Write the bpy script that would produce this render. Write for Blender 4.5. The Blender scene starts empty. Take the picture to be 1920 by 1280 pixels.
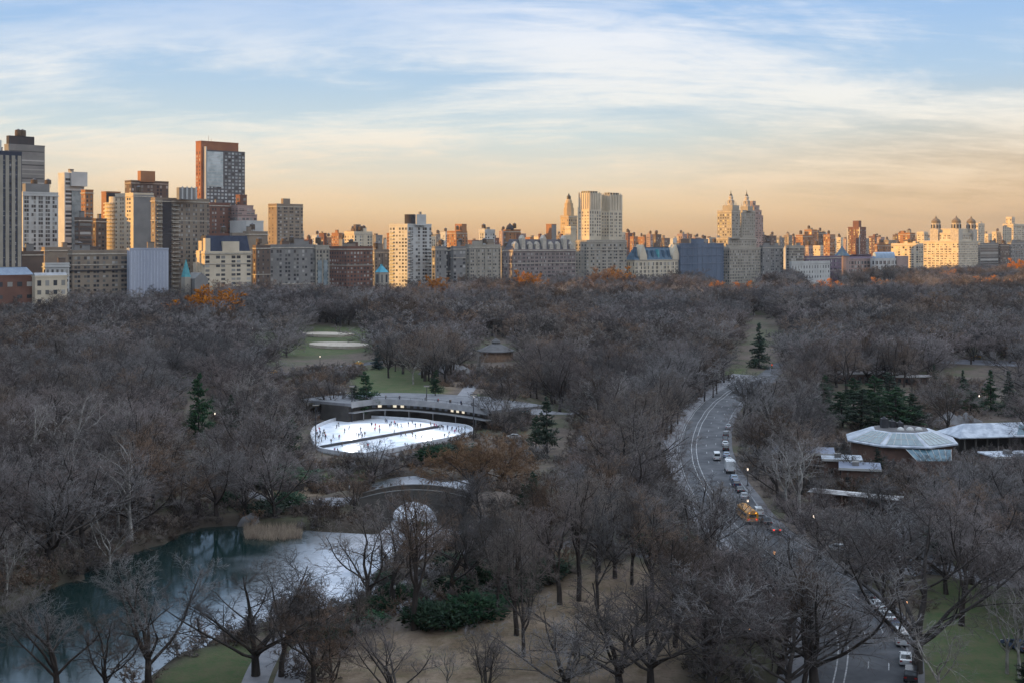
import bpy, bmesh, math, random
import numpy as np
from mathutils import Vector, Matrix
F, HC, YH = 2400.0, 60.0, 457.0          # focal length in photo pixels, eye height, horizon row
R = math.radians
scene = bpy.context.scene
col = scene.collection
rnd = random.Random(7)

# ------------------------------------------------------------------ camera, light, sky
cam_d = bpy.data.cameras.new('camera'); cam = bpy.data.objects.new('camera', cam_d); col.objects.link(cam)
cam.location = (0, 0, HC); cam.rotation_euler = (R(90), 0, 0)
cam_d.sensor_width = 36.0; cam_d.lens = 36.0*F/1920.0
cam_d.shift_y = -(640.0-YH)/1920.0
cam_d.clip_start = 1.0; cam_d.clip_end = 40000.0
scene.camera = cam

OVERHEAD_BOOST = 2.9
SUN_EL = 7.0
SUN_AZ = 255.7                            # clockwise from +Y: low on the left, a little behind the camera
sd = Vector((math.sin(R(SUN_AZ))*math.cos(R(SUN_EL)), math.cos(R(SUN_AZ))*math.cos(R(SUN_EL)), math.sin(R(SUN_EL))))
sun_d = bpy.data.lights.new('sun', 'SUN'); sun = bpy.data.objects.new('sun', sun_d); col.objects.link(sun)
sun_d.energy = 5.0; sun_d.angle = R(0.5); sun_d.color = (1.0, 0.51, 0.08)
sun.rotation_euler = (-sd).to_track_quat('-Z', 'Y').to_euler()

def nt_math(nt, op, a, b=None, c=None, clamp=False):
    n = nt.nodes.new('ShaderNodeMath'); n.operation = op; n.use_clamp = clamp
    for i, v in enumerate((a, b, c)):
        if v is None: continue
        if isinstance(v, (int, float)): n.inputs[i].default_value = v
        else: nt.links.new(v, n.inputs[i])
    return n.outputs[0]
def nt_ramp(nt, fac, stops, interp='LINEAR'):
    n = nt.nodes.new('ShaderNodeValToRGB'); n.color_ramp.interpolation = interp
    e = n.color_ramp.elements
    while len(e) > 1: e.remove(e[-1])
    e[0].position = stops[0][0]; e[0].color = (*stops[0][1], 1)
    for p, c in stops[1:]:
        k = e.new(p); k.color = (*c, 1)
    nt.links.new(fac, n.inputs[0]); return n.outputs[0]
def nt_mix(nt, fac, a, b, mode='MIX'):
    n = nt.nodes.new('ShaderNodeMix'); n.data_type = 'RGBA'; n.blend_type = mode
    for k, v in ((0, fac), (6, a), (7, b)):
        if isinstance(v, (int, float)): n.inputs[k].default_value = v
        elif isinstance(v, tuple): n.inputs[k].default_value = (*v, 1)
        else: nt.links.new(v, n.inputs[k])
    return n.outputs[2]
def nt_noise(nt, vec, scale, detail=4, rough=.55, dist=0.0):
    n = nt.nodes.new('ShaderNodeTexNoise'); n.inputs['Scale'].default_value = scale
    n.inputs['Detail'].default_value = detail; n.inputs['Roughness'].default_value = rough; n.inputs['Distortion'].default_value = dist
    if vec is not None: nt.links.new(vec, n.inputs['Vector'])
    return n.outputs['Fac']
def nt_map(nt, vec, rot=(0,0,0), scale=(1,1,1), loc=(0,0,0)):
    n = nt.nodes.new('ShaderNodeMapping'); n.inputs['Rotation'].default_value = rot
    n.inputs['Scale'].default_value = scale; n.inputs['Location'].default_value = loc
    nt.links.new(vec, n.inputs['Vector']); return n.outputs[0]
def nt_smooth(nt, v, lo, hi, a=0.0, b=1.0):
    n = nt.nodes.new('ShaderNodeMapRange'); n.interpolation_type = 'SMOOTHSTEP'
    nt.links.new(v, n.inputs[0])
    for i, x in enumerate((lo, hi, a, b)): n.inputs[1+i].default_value = x
    return n.outputs[0]

def build_world():
    w = bpy.data.worlds.new('World'); scene.world = w; w.use_nodes = True
    nt = w.node_tree; nt.nodes.clear()
    out = nt.nodes.new('ShaderNodeOutputWorld'); bg = nt.nodes.new('ShaderNodeBackground')
    nt.links.new(bg.outputs[0], out.inputs[0])
    sky = nt.nodes.new('ShaderNodeTexSky'); sky.sky_type = 'NISHITA'; sky.sun_disc = False
    sky.sun_elevation = R(SUN_EL); sky.sun_rotation = R(SUN_AZ); sky.air_density = 1.2; sky.dust_density = 1.6; sky.ozone_density = 1.5
    tc = nt.nodes.new('ShaderNodeTexCoord').outputs['Generated']
    sp = nt.nodes.new('ShaderNodeSeparateXYZ'); nt.links.new(tc, sp.inputs[0])
    x, y, z = sp.outputs
    # dusk gradient: warm haze at the horizon, cream, then clear blue
    k = nt_math(nt, 'MULTIPLY', z, 5.0, clamp=True)
    grad = nt_ramp(nt, k, [(0.0, (.50,.265,.10)), (.06, (.58,.35,.14)), (.14, (.67,.485,.255)), (.26, (.66,.58,.44)),
                           (.42, (.52,.60,.60)), (.62, (.38,.52,.66)), (.90, (.27,.44,.70)), (1.0, (.26,.42,.68))])
    right = nt_smooth(nt, x, .02, .42)
    low = nt_smooth(nt, z, .01, .14, 1.0, 0.0)
    grad = nt_mix(nt, nt_math(nt, 'MULTIPLY', right, low), grad, (.47,.30,.145))
    nsk = nt_mix(nt, 1.0, sky.outputs[0], (1.05,1.05,1.05), 'MULTIPLY')
    up = nt_smooth(nt, z, .15, .55)
    # above the dusk band the clear sky takes over (scaled to the band's brightness)
    hi = nt_mix(nt, 1.0, nsk, (.11,.115,.13), 'MULTIPLY')
    hi = nt_mix(nt, .45, hi, (.36,.47,.66))
    base = nt_mix(nt, up, nt_mix(nt, .12, grad, hi), hi)
    # cirrus: noise on a plane high above, seen in perspective
    den = nt_math(nt, 'ADD', nt_math(nt, 'MAXIMUM', z, 0.0), .22)
    px, py = nt_math(nt, 'DIVIDE', x, den), nt_math(nt, 'DIVIDE', y, den)
    cb = nt.nodes.new('ShaderNodeCombineXYZ'); nt.links.new(px, cb.inputs[0]); nt.links.new(py, cb.inputs[1])
    p = cb.outputs[0]
    n1 = nt_noise(nt, nt_map(nt, p, rot=(0,0,R(12)), scale=(.62,1.15,1), loc=(3.1,.4,0)), 1.5, 10, .62, .5)
    n2 = nt_noise(nt, nt_map(nt, p, rot=(0,0,R(-16)), scale=(.60,1.5,1), loc=(9.3,4.0,0)), 2.4, 10, .66, 1.0)
    n3 = nt_noise(nt, nt_map(nt, p, rot=(0,0,R(15)), scale=(.7,.7,1), loc=(1.7,8.2,0)), 1.3, 3, .5, .3)
    c = nt_math(nt, 'ADD', nt_math(nt, 'MULTIPLY', n1, .6), nt_math(nt, 'MULTIPLY', n2, .4))
    c = nt_math(nt, 'ADD', c, nt_math(nt, 'MULTIPLY', nt_math(nt, 'SUBTRACT', n3, .5), .45))
    n4 = nt_noise(nt, nt_map(nt, p, rot=(0,0,R(20)), scale=(.9,2.6,1), loc=(5.5,2.2,0)), 4.2, 8, .68, 1.2)
    c = nt_math(nt, 'ADD', c, nt_math(nt, 'MULTIPLY', nt_math(nt, 'SUBTRACT', n4, .5), .22))
    m = nt_smooth(nt, c, .40, .63)
    # a clear blue gap high on the left, thicker veil on the right
    gap = nt_math(nt, 'MULTIPLY', nt_smooth(nt, x, .05, -.16), nt_smooth(nt, z, .12, .18))
    m = nt_math(nt, 'MULTIPLY', m, nt_math(nt, 'SUBTRACT', 1.0, nt_math(nt, 'MULTIPLY', gap, .62)))
    m = nt_math(nt, 'MULTIPLY', m, nt_smooth(nt, z, .0, .07, .25, .82))
    ccol = nt_ramp(nt, k, [(0, (.57,.31,.13)), (.12, (.70,.46,.24)), (.28, (.76,.62,.45)), (.5, (.78,.75,.68)), (.8, (.74,.75,.77)), (1, (.68,.71,.78))])
    fin = nt_mix(nt, m, base, ccol)
    # unseen upper sky boosted beyond nature to lift the park's ambient light
    ov = nt_smooth(nt, z, .19, .50, 1.0, OVERHEAD_BOOST)
    ov = nt_math(nt, 'MULTIPLY', ov, nt_math(nt, 'SUBTRACT', 1.0, nt_math(nt, 'MULTIPLY', nt_smooth(nt, y, -.15, -.6), nt_smooth(nt, z, .3, .75, .5, 0.0))))   # low sky behind the camera dimmed to darken the shaded facades
    cc = nt.nodes.new('ShaderNodeCombineColor')
    for i, kk in enumerate((1.05, 1.0, .89)): nt.links.new(nt_math(nt, 'ADD', 1.0, nt_math(nt, 'MULTIPLY', nt_math(nt, 'SUBTRACT', ov, 1.0), kk)), cc.inputs[i])
    fin = nt_mix(nt, 1.0, fin, cc.outputs[0], 'MULTIPLY')
    # below the horizon: dim ground bounce
    fin = nt_mix(nt, nt_smooth(nt, z, -.02, 0, 1, 0), fin, (.10,.085,.075))
    nt.links.new(fin, bg.inputs[0]); bg.inputs[1].default_value = 1.0
build_world()
vs = scene.view_settings; vs.view_transform = 'Standard'; vs.look = 'None'; vs.exposure = 0.34; vs.gamma = 1.0
cy = scene.cycles; cy.max_bounces = 5; cy.diffuse_bounces = 2; cy.glossy_bounces = 3; cy.transmission_bounces = 3; cy.volume_bounces = 0
cy.transparent_max_bounces = 4; cy.use_denoising = True; cy.caustics_reflective = False; cy.caustics_refractive = False

# ------------------------------------------------------------------ materials
MATS = {}
def mat(name, c1, c2=None, scale=.6, rough=.85, spec=.25, metal=0.0, objvar=0.0, detail=5, coords='Object', objcol=False, emit=None, bump=0.0, island=0.0, stretch=None, lo=.35, hi=.65):
    """Noise between two true surface colours, an optional random tint per object, optional object colour."""
    if name in MATS: return MATS[name]
    m = bpy.data.materials.new(name); m.use_nodes = True; nt = m.node_tree
    b = nt.nodes['Principled BSDF']
    b.inputs['Roughness'].default_value = rough; b.inputs['Metallic'].default_value = metal
    b.inputs['Specular IOR Level'].default_value = spec
    if coords == 'World':
        vec = nt.nodes.new('ShaderNodeNewGeometry').outputs['Position']
    else:
        vec = nt.nodes.new('ShaderNodeTexCoord').outputs[coords]
    if stretch: vec = nt_map(nt, vec, scale=stretch)
    if c2 is None: c2 = tuple(x*.8 for x in c1)
    n = nt_noise(nt, vec, scale, detail)
    c = nt_mix(nt, nt_smooth(nt, n, lo, hi), c1, c2)
    oi = nt.nodes.new('ShaderNodeObjectInfo')
    if objcol: c = nt_mix(nt, 1.0, oi.outputs['Color'], nt_mix(nt, nt_smooth(nt, n, .3, .7), (1,1,1), (.82,.82,.82)), 'MULTIPLY')
    if objvar:
        h = nt.nodes.new('ShaderNodeHueSaturation'); nt.links.new(c, h.inputs['Color'])
        nt.links.new(nt_smooth(nt, oi.outputs['Random'], 0, 1, 1-objvar, 1+objvar), h.inputs['Value'])
        r2 = nt_math(nt, 'FRACT', nt_math(nt, 'MULTIPLY', oi.outputs['Random'], 17.3))
        nt.links.new(nt_smooth(nt, r2, 0, 1, 1-objvar, 1+objvar), h.inputs['Saturation'])
        c = h.outputs[0]
    if island:
        g = nt.nodes.new('ShaderNodeNewGeometry')
        f = nt_smooth(nt, g.outputs['Random Per Island'], 0, 1, 1-island, 1+island)
        cc = nt.nodes.new('ShaderNodeCombineColor')
        for i in range(3): nt.links.new(f, cc.inputs[i])
        c = nt_mix(nt, 1.0, c, cc.outputs[0], 'MULTIPLY')
    nt.links.new(c, b.inputs['Base Color'])
    if bump:
        bn = nt.nodes.new('ShaderNodeBump'); bn.inputs['Strength'].default_value = bump; bn.inputs['Distance'].default_value = .3
        nt.links.new(n, bn.inputs['Height']); nt.links.new(bn.outputs[0], b.inputs['Normal'])
    if emit:
        b.inputs['Emission Color'].default_value = (*emit[0], 1); b.inputs['Emission Strength'].default_value = emit[1]
    MATS[name] = m; return m

# ------------------------------------------------------------------ mesh helpers
class MB:
    """Collects boxes, tubes, prisms and lathes, then links them as ONE mesh object."""
    def __init__(s): s.v = []; s.f = []; s.m = []
    def add(s, verts, faces, mi=0):
        o = len(s.v); s.v.extend(verts); s.f.extend([tuple(i+o for i in f) for f in faces]); s.m.extend([mi]*len(faces)); return s
    def box(s, x0, x1, y0, y1, z0, z1, mi=0, top=True):
        v = [(x0,y0,z0),(x1,y0,z0),(x1,y1,z0),(x0,y1,z0),(x0,y0,z1),(x1,y0,z1),(x1,y1,z1),(x0,y1,z1)]
        f = [(0,3,2,1),(0,1,5,4),(1,2,6,5),(2,3,7,6),(3,0,4,7)]
        if top: f.append((4,5,6,7))
        return s.add(v, f, mi)
    def prism(s, poly, z0, z1, mi=0, cap=True, top=None):
        n = len(poly); t = top or poly
        v = [(p[0],p[1],z0) for p in poly] + [(p[0],p[1],z1) for p in t]
        f = [(i,(i+1)%n,n+(i+1)%n,n+i) for i in range(n)]
        if cap: f += [tuple(range(n))[::-1], tuple(range(n,2*n))]
        return s.add(v, f, mi)
    def lathe(s, prof, n=12, c=(0,0), mi=0):
        v = []; f = []
        for r, z in prof:
            for i in range(n):
                a = 2*math.pi*i/n; v.append((c[0]+r*math.cos(a), c[1]+r*math.sin(a), z))
        for k in range(len(prof)-1):
            for i in range(n):
                j = (i+1) % n; f.append((k*n+i, k*n+j, (k+1)*n+j, (k+1)*n+i))
        f.append(tuple(range(n))[::-1]); f.append(tuple(range((len(prof)-1)*n, len(prof)*n)))
        return s.add(v, f, mi)
    def tube(s, p0, p1, r0, r1=None, n=6, mi=0):
        r1 = r0 if r1 is None else r1
        a, b = Vector(p0), Vector(p1); d = (b-a).normalized()
        u = d.cross(Vector((0,0,1)) if abs(d.z) < .9 else Vector((1,0,0))).normalized(); w = d.cross(u)
        v = []
        for q, r in ((a, r0), (b, r1)):
            for i in range(n):
                t = 2*math.pi*i/n; v.append(tuple(q + u*(r*math.cos(t)) + w*(r*math.sin(t))))
        f = [(i,(i+1)%n,n+(i+1)%n,n+i) for i in range(n)] + [tuple(range(n))[::-1], tuple(range(n,2*n))]
        return s.add(v, f, mi)
    def mesh(s, name, mats):
        me = bpy.data.meshes.new(name); me.from_pydata(s.v, [], s.f)
        for m in (mats if isinstance(mats, (list, tuple)) else [mats]): me.materials.append(m)
        if any(s.m): me.polygons.foreach_set('material_index', s.m)
        me.update(); return me
    def build(s, name, mats, parent=None, loc=None, smooth=False):
        me = s.mesh(name, mats)
        if smooth: me.polygons.foreach_set('use_smooth', [True]*len(me.polygons))
        return link(name, me, parent, loc)
def link(name, me, parent=None, loc=None, rotz=0, scale=None):
    o = bpy.data.objects.new(name, me); col.objects.link(o)
    if parent is not None: o.parent = parent
    if loc is not None: o.location = loc
    if rotz: o.rotation_euler = (0,0,rotz)
    if scale is not None: o.scale = scale
    return o
def empty(name, loc, rotz=0):
    o = bpy.data.objects.new(name, None); col.objects.link(o); o.location = loc; o.rotation_euler = (0,0,rotz); o.empty_display_size = .5
    return o
def tag(o, label=None, cat=None, group=None, kind=None):
    if label: o['label'] = label
    if cat: o['category'] = cat
    if group: o['group'] = group
    if kind: o['kind'] = kind
    return o
def kids(o): return [c for c in KID.get(o.name, [])]
KID = {}
def reg(parent, child): KID.setdefault(parent.name, []).append(child); return child
def dup(root, loc, rotz=0, label=None, group=None, scale=None, color=None):
    """A copy of a thing with copies of its parts and sub-parts, sharing mesh data."""
    def cp(o, par):
        c = o.copy(); col.objects.link(c)
        if par is not None: c.parent = par
        if color is not None: c.color = color
        for ch in o.children: cp(ch, c)
        return c
    r = cp(root, None); r.location = loc; r.rotation_euler = (0,0,rotz)
    if scale is not None: r.scale = scale
    if label: r['label'] = label
    if group: r['group'] = group
    return r
def np_mesh(name, V, Q=None, T=None, mats=(), mi=None, smooth=False):
    """Fast mesh from numpy quads and triangles."""
    me = bpy.data.meshes.new(name)
    nq = 0 if Q is None else len(Q); ntr = 0 if T is None else len(T)
    me.vertices.add(len(V)); me.vertices.foreach_set('co', np.asarray(V, np.float32).ravel())
    loops = np.concatenate([x.ravel() for x in ((Q if nq else None), (T if ntr else None)) if x is not None]).astype(np.int32)
    me.loops.add(len(loops)); me.loops.foreach_set('vertex_index', loops)
    me.polygons.add(nq+ntr)
    st = np.concatenate([np.arange(nq)*4, nq*4+np.arange(ntr)*3]).astype(np.int32)
    me.polygons.foreach_set('loop_start', st)
    for m in mats: me.materials.append(m)
    if mi is not None: me.polygons.foreach_set('material_index', np.asarray(mi, np.int32))
    if smooth: me.polygons.foreach_set('use_smooth', np.ones(nq+ntr, bool))
    me.update(calc_edges=True); return me

# ------------------------------------------------------------------ from photo pixel to ground
def pxy(px, py, z=0.0):
    Y = (HC-z)*F/(py-YH); return ((px-960.0)/F*Y, Y)
def sdf(poly, X, Y):
    """Signed distance to a polygon, negative inside (numpy)."""
    P = np.asarray(poly, float); X = np.asarray(X, float); Y = np.asarray(Y, float)
    d = np.full(X.shape, 1e9); ins = np.zeros(X.shape, bool)
    for i in range(len(P)):
        ax, ay = P[i]; bx, by = P[(i+1) % len(P)]
        ex, ey = bx-ax, by-ay; L = ex*ex+ey*ey + 1e-12
        t = np.clip(((X-ax)*ex+(Y-ay)*ey)/L, 0, 1)
        d = np.minimum(d, np.hypot(X-ax-t*ex, Y-ay-t*ey))
        c = ((ay > Y) != (by > Y)) & (X < (bx-ax)*(Y-ay)/((by-ay) if abs(by-ay) > 1e-12 else 1e-12)+ax)
        ins ^= c
    return np.where(ins, -d, d)
def sstep(a, b, x):
    t = np.clip((x-a)/(b-a), 0, 1); return t*t*(3-2*t)
def inpoly(poly, x, y):
    ins = False; n = len(poly)
    for i in range(n):
        ax, ay = poly[i]; bx, by = poly[(i+1) % n]
        if (ay > y) != (by > y) and x < (bx-ax)*(y-ay)/(by-ay)+ax: ins = not ins
    return ins
# ------------------------------------------------------------------ terrain
WZ = -1.5                                   # level of the pond
POND_PX = [(-90,1190),(0,1151),(45,1136),(79,1111),(124,1091),(158,1086),(155,1066),(206,1053),(275,1027),(309,1019),(337,1001),(378,988),
 (440,984),(458,988),(537,990),(606,996),(706,1001),(726,988),(733,955),(712,934),(690,926),(698,906),(735,895),(778,891),(830,903),(880,898),(898,914),(862,932),
 (832,938),(824,960),(829,986),(880,1000),(876,1012),(830,1028),(800,1046),(778,1056),(737,1063),(703,1070),(699,1085),(722,1100),(712,1118),
 (661,1134),(592,1150),(490,1173),(400,1197),(378,1221),(330,1230),(289,1263),(235,1300),(-120,1340)]
POND = [pxy(a, b, WZ) for a, b in POND_PX]
RINK_PX = [(583,817),(587,808),(592,803),(609,795),(630,788),(649,785),(674,784),(698,784),(733,786),(790,790),(812,794),(840,797),(872,801),(884,806),(886,811),(874,817),
           (831,827),(777,837),(722,849),(690,854),(660,854),(641,852),(609,847),(595,841),(587,830)]
RINK0 = [pxy(a, b, .1) for a, b in RINK_PX]
def gh(x, y):
    """Height of the ground (numpy)."""
    x = np.asarray(x, float); y = np.asarray(y, float)
    h = 6.2*np.exp(-((x-13)/17)**2-((y-224)/17)**2) + 2.6*np.exp(-((x-2)/20)**2-((y-196)/16)**2)
    h = h + 3.4*np.exp(-((x+38)/8)**2-((y-293)/8)**2) + 3.4*np.exp(-((x+4)/8)**2-((y-293)/8)**2)
    win = sstep(-110,-78,x)*(1-sstep(-4,22,x))
    h = h + 5.6*win*sstep(441,455,y)*(1-sstep(520,680,y))
    far = sstep(480, 640, y)
    h = h + far*(2.2*np.sin(x/83+1.3)*np.cos(y/97+.4)+1.6*np.sin(x/37+y/51))
    h = h + far*3.0*np.exp(-((x-60)/60)**2-((y-700)/60)**2)
    h = h + .25*np.sin(x/9.0+y/13.0)*np.cos(y/8.0-x/17.0)*(1-far)
    near = (y > 140) & (y < 360) & (x > -160) & (x < 20)
    d = np.full(x.shape, 99.0)
    if near.any(): d[near] = sdf(POND, x[near], y[near])
    h = h + 9.5*sstep(560, 1080, y)
    nr = (y > 340) & (y < 470) & (x > -90) & (x < 10); dr = np.full(x.shape, 99.0)
    if nr.any(): dr[nr] = sdf(RINK0, x[nr], y[nr])
    h = h*sstep(1, 6, dr)-.25*(1-sstep(1,6,dr))
    h = h*sstep(-1, 9, d) + (-3.4)*(1-sstep(-4.0, 3.2, d))
    return h
def g1(x, y): return float(gh(np.array([x]), np.array([y]))[0])
def P(px, py, dz=0.0):
    """Point of the ground seen at a photo pixel."""
    z = 0.0
    for _ in range(9):
        x, y = pxy(px, py, z); z = .5*z+.5*g1(x, y)
    return Vector((x, y, z+dz))
def U(v):
    """Photo pixel of a world point."""
    return (960+F*v[0]/v[1], YH+F*(HC-v[2])/v[1])

LAWN_PX = [[(285,1266),(385,1224),(440,1207),(478,1228),(508,1272),(500,1300),(280,1300)],
 [(1738,1088),(1830,1082),(1940,1104),(1960,1300),(1738,1300),(1730,1180)],
 [(668,702),(700,690),(770,690),(840,735),(795,742),(700,742),(655,725)],
 [(440,632),(560,612),(720,612),(735,655),(560,668),(450,662)],
 [(820,742),(900,738),(915,752),(830,755)], [(1330,690),(1400,690),(1395,705),(1330,708)], [(590,890),(690,880),(700,912),(600,915)],
 [(300,700),(470,690),(470,706),(300,716)]]
DRY_PX = [[(690,1188),(780,1178),(900,1162),(950,1122),(1030,1080),(1150,1062),(1260,1066),(1330,1110),(1310,1200),(1270,1310),(560,1310)],
 [(500,900),(700,900),(700,930),(500,935)], [(660,740),(840,738),(900,700),(820,680),(760,700)]]
LAWNS = [[tuple(P(a,b))[:2] for a,b in q] for q in LAWN_PX]
DRYS = [[tuple(P(a,b))[:2] for a,b in q] for q in DRY_PX]

def build_ground():
    xs = np.concatenate([np.linspace(-4500,-1500,12), np.linspace(-1400,-420,26), np.linspace(-400,-150,60), np.arange(-146,150,1.25), np.linspace(154,420,60), np.linspace(440,1500,30), np.linspace(1700,4500,12)])
    ys = np.concatenate([np.linspace(-400,130,12), np.arange(140,470,1.25), np.arange(474,700,4.0), np.arange(710,1500,14.0), np.linspace(1520,4000,24), np.linspace(4200,6500,8)])
    X, Y = np.meshgrid(xs, ys); Z = gh(X.ravel(), Y.ravel())
    nx, ny = len(xs), len(ys)
    V = np.stack([X.ravel(), Y.ravel(), Z], 1)
    i = np.arange(nx*ny).reshape(ny, nx)
    Q = np.stack([i[:-1,:-1].ravel(), i[:-1,1:].ravel(), i[1:,1:].ravel(), i[1:,:-1].ravel()], 1)
    me = np_mesh('ground', V, Q=Q, mats=[ground_mat()], smooth=True)
    a = me.color_attributes.new('cover', 'FLOAT_COLOR', 'POINT')
    c = np.zeros((len(V), 4), np.float32); c[:,3] = 1
    sel = (V[:,1] > 120) & (V[:,1] < 1200) & (np.abs(V[:,0]) < 420)
    for q in LAWNS: c[sel,0] = np.maximum(c[sel,0], 1-sstep(-2,2.5,sdf(q, V[sel,0], V[sel,1])))
    for q in DRYS: c[sel,1] = np.maximum(c[sel,1], 1-sstep(-3,3,sdf(q, V[sel,0], V[sel,1])))
    c[sel,2] = 1-sstep(.5, 5, sdf(POND, V[sel,0], V[sel,1]))
    a.data.foreach_set('color', c.ravel())
    tag(link('ground', me), 'park ground of leaf litter, thin grass and bare soil', 'ground', kind='structure')
def ground_mat():
    m = bpy.data.materials.new('park_ground'); m.use_nodes = True; nt = m.node_tree; b = nt.nodes['Principled BSDF']
    b.inputs['Roughness'].default_value = .95; b.inputs['Specular IOR Level'].default_value = .1
    pos = nt.nodes.new('ShaderNodeNewGeometry').outputs['Position']
    big = nt_noise(nt, pos, .03, 4, .6); mid = nt_noise(nt, pos, .25, 6, .65); fine = nt_noise(nt, pos, 1.7, 6, .7)
    lit = nt_mix(nt, nt_smooth(nt, mid, .35, .65), (.098,.077,.064), (.140,.110,.090))
    lit = nt_mix(nt, nt_smooth(nt, big, .45, .62), lit, (.085,.086,.052))
    lit = nt_mix(nt, nt_math(nt, 'MULTIPLY', nt_smooth(nt, fine, .5, .75), .5), lit, (.19,.15,.125))
    at = nt.nodes.new('ShaderNodeVertexColor'); at.layer_name = 'cover'
    s = nt.nodes.new('ShaderNodeSeparateColor'); nt.links.new(at.outputs[0], s.inputs[0])
    dry = nt_mix(nt, nt_smooth(nt, mid, .3, .7), (.20,.145,.105), (.29,.22,.165))
    dry = nt_mix(nt, nt_smooth(nt, fine, .45, .75, 0, .75), dry, (.125,.105,.07))
    dry = nt_mix(nt, nt_smooth(nt, nt_noise(nt, nt_map(nt, pos, rot=(0,0,R(35)), scale=(.35,1.6,1)), .5, 7, .7), .45, .7, 0, .6), dry, (.15,.135,.075))
    dry = nt_mix(nt, nt_smooth(nt, nt_noise(nt, pos, .12, 6, .7), .42, .62), dry, nt_mix(nt, 1.0, dry, (.66,.64,.58), 'MULTIPLY'))
    gr = nt_mix(nt, nt_smooth(nt, mid, .32, .68), (.052,.092,.034), (.105,.108,.055))
    gr = nt_mix(nt, nt_smooth(nt, fine, .42, .72, 0, .8), gr, (.115,.09,.058))
    c = nt_mix(nt, nt_math(nt, 'MULTIPLY', s.outputs[1], nt_smooth(nt, mid, .2, .45, .6, 1)), lit, dry)
    c = nt_mix(nt, nt_math(nt, 'MULTIPLY', s.outputs[0], nt_smooth(nt, mid, .2, .45, .7, 1)), c, gr)
    c = nt_mix(nt, nt_math(nt, 'MULTIPLY', s.outputs[2], .75), c, (.04,.034,.027))
    nt.links.new(c, b.inputs['Base Color'])
    bn = nt.nodes.new('ShaderNodeBump'); bn.inputs['Strength'].default_value = .6; bn.inputs['Distance'].default_value = .25
    nt.links.new(fine, bn.inputs['Height']); nt.links.new(bn.outputs[0], b.inputs['Normal'])
    return m
build_ground()

# ------------------------------------------------------------------ pond: open water at one end, thin ice towards the bridge
def build_pond():
    m = bpy.data.materials.new('pond_water'); m.use_nodes = True; nt = m.node_tree; b = nt.nodes['Principled BSDF']
    pos = nt.nodes.new('ShaderNodeNewGeometry').outputs['Position']
    sx = nt.nodes.new('ShaderNodeSeparateXYZ'); nt.links.new(pos, sx.inputs[0])
    n = nt_noise(nt, pos, .055, 5, .6); f = nt_noise(nt, nt_map(nt, pos, scale=(1,2.2,1)), .8, 5, .6)
    along = nt_math(nt, 'ADD', nt_math(nt, 'ADD', sx.outputs[0], nt_math(nt, 'MULTIPLY', n, 34.0)), nt_math(nt, 'MULTIPLY', sx.outputs[1], -.12))
    ice = nt_smooth(nt, along, -68, -40)
    c = nt_mix(nt, ice, (.007,.020,.019), nt_mix(nt, nt_smooth(nt, n, .42, .62), nt_mix(nt, nt_smooth(nt, f, .35, .7), (.56,.56,.60), (.74,.74,.78)), (.34,.36,.40)))
    nt.links.new(c, b.inputs['Base Color'])
    nt.links.new(nt_smooth(nt, ice, 0, 1, .02, .2), b.inputs['Roughness'])
    b.inputs['IOR'].default_value = 1.33
    bn = nt.nodes.new('ShaderNodeBump'); bn.inputs['Strength'].default_value = .06; bn.inputs['Distance'].default_value = .12
    rip = nt_noise(nt, nt_map(nt, pos, rot=(0,0,R(30)), scale=(1,1.8,1)), 1.1, 4, .6)
    nt.links.new(rip, bn.inputs['Height']); nt.links.new(bn.outputs[0], b.inputs['Normal'])
    # a sheet a little larger than the outline: the banks rise through it
    v = [(-170,120,WZ),(12,120,WZ),(12,352,WZ),(-170,352,WZ)]
    mb = MB().add(v, [(0,1,2,3)]); o = mb.build('pond', m); tag(o, 'pond with dark open water turning to pale thin ice by the stone bridge', 'pond', kind='structure')
build_pond()

# ------------------------------------------------------------------ roads and paths
def spline(pts, step=1.5):
    pts = [Vector((p[0], p[1])) for p in pts]; out = []
    q = [pts[0]*2-pts[1]] + pts + [pts[-1]*2-pts[-2]]
    for i in range(1, len(q)-2):
        a, b, c, d = q[i-1:i+3]; n = max(2, int((c-b).length/step))
        for k in range(n):
            t = k/n; out.append(.5*((2*b)+(c-a)*t+(2*a-5*b+4*c-d)*t*t+(3*b-a-3*c+d)*t*t*t))
    out.append(pts[-1]); return out
def ribbon_mesh(name, line, o0, o1, dz, m, nl=6, thick=0.0):
    """A strip between two offsets from a centre line, lying on the ground."""
    n = len(line); T = []
    for i in range(n):
        t = (line[min(i+1,n-1)]-line[max(i-1,0)]).normalized(); T.append(Vector((t.y,-t.x)))
    offs = np.linspace(o0, o1, nl+1); V = []
    for p, s in zip(line, T):
        for o in offs: V.append((p.x+s.x*o, p.y+s.y*o))
    V = np.array(V); Z = gh(V[:,0], V[:,1])+dz
    top = np.column_stack([V, Z]); k = nl+1
    i = np.arange(n*k).reshape(n, k)
    Q = np.stack([i[:-1,:-1].ravel(), i[:-1,1:].ravel(), i[1:,1:].ravel(), i[1:,:-1].ravel()], 1)
    if thick:
        base = top.copy(); base[:,2] -= thick; N = len(top); top = np.vstack([top, base])
        S = [np.stack([i[:-1,0], i[1:,0], i[1:,0]+N, i[:-1,0]+N], 1), np.stack([i[1:,-1], i[:-1,-1], i[:-1,-1]+N, i[1:,-1]+N], 1)]
        Q = np.vstack([Q]+S)
    return np_mesh(name, top, Q=Q, mats=[m])
def ribbon(name, line, o0, o1, dz, m, nl=6, thick=0.0, label=None):
    return tag(link(name, ribbon_mesh(name, line, o0, o1, dz, m, nl, thick)), label, None, None, 'structure')
asph = mat('asphalt', (.070,.072,.080), (.125,.126,.134), .16, .9, coords='World', detail=8, bump=.1)
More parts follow.
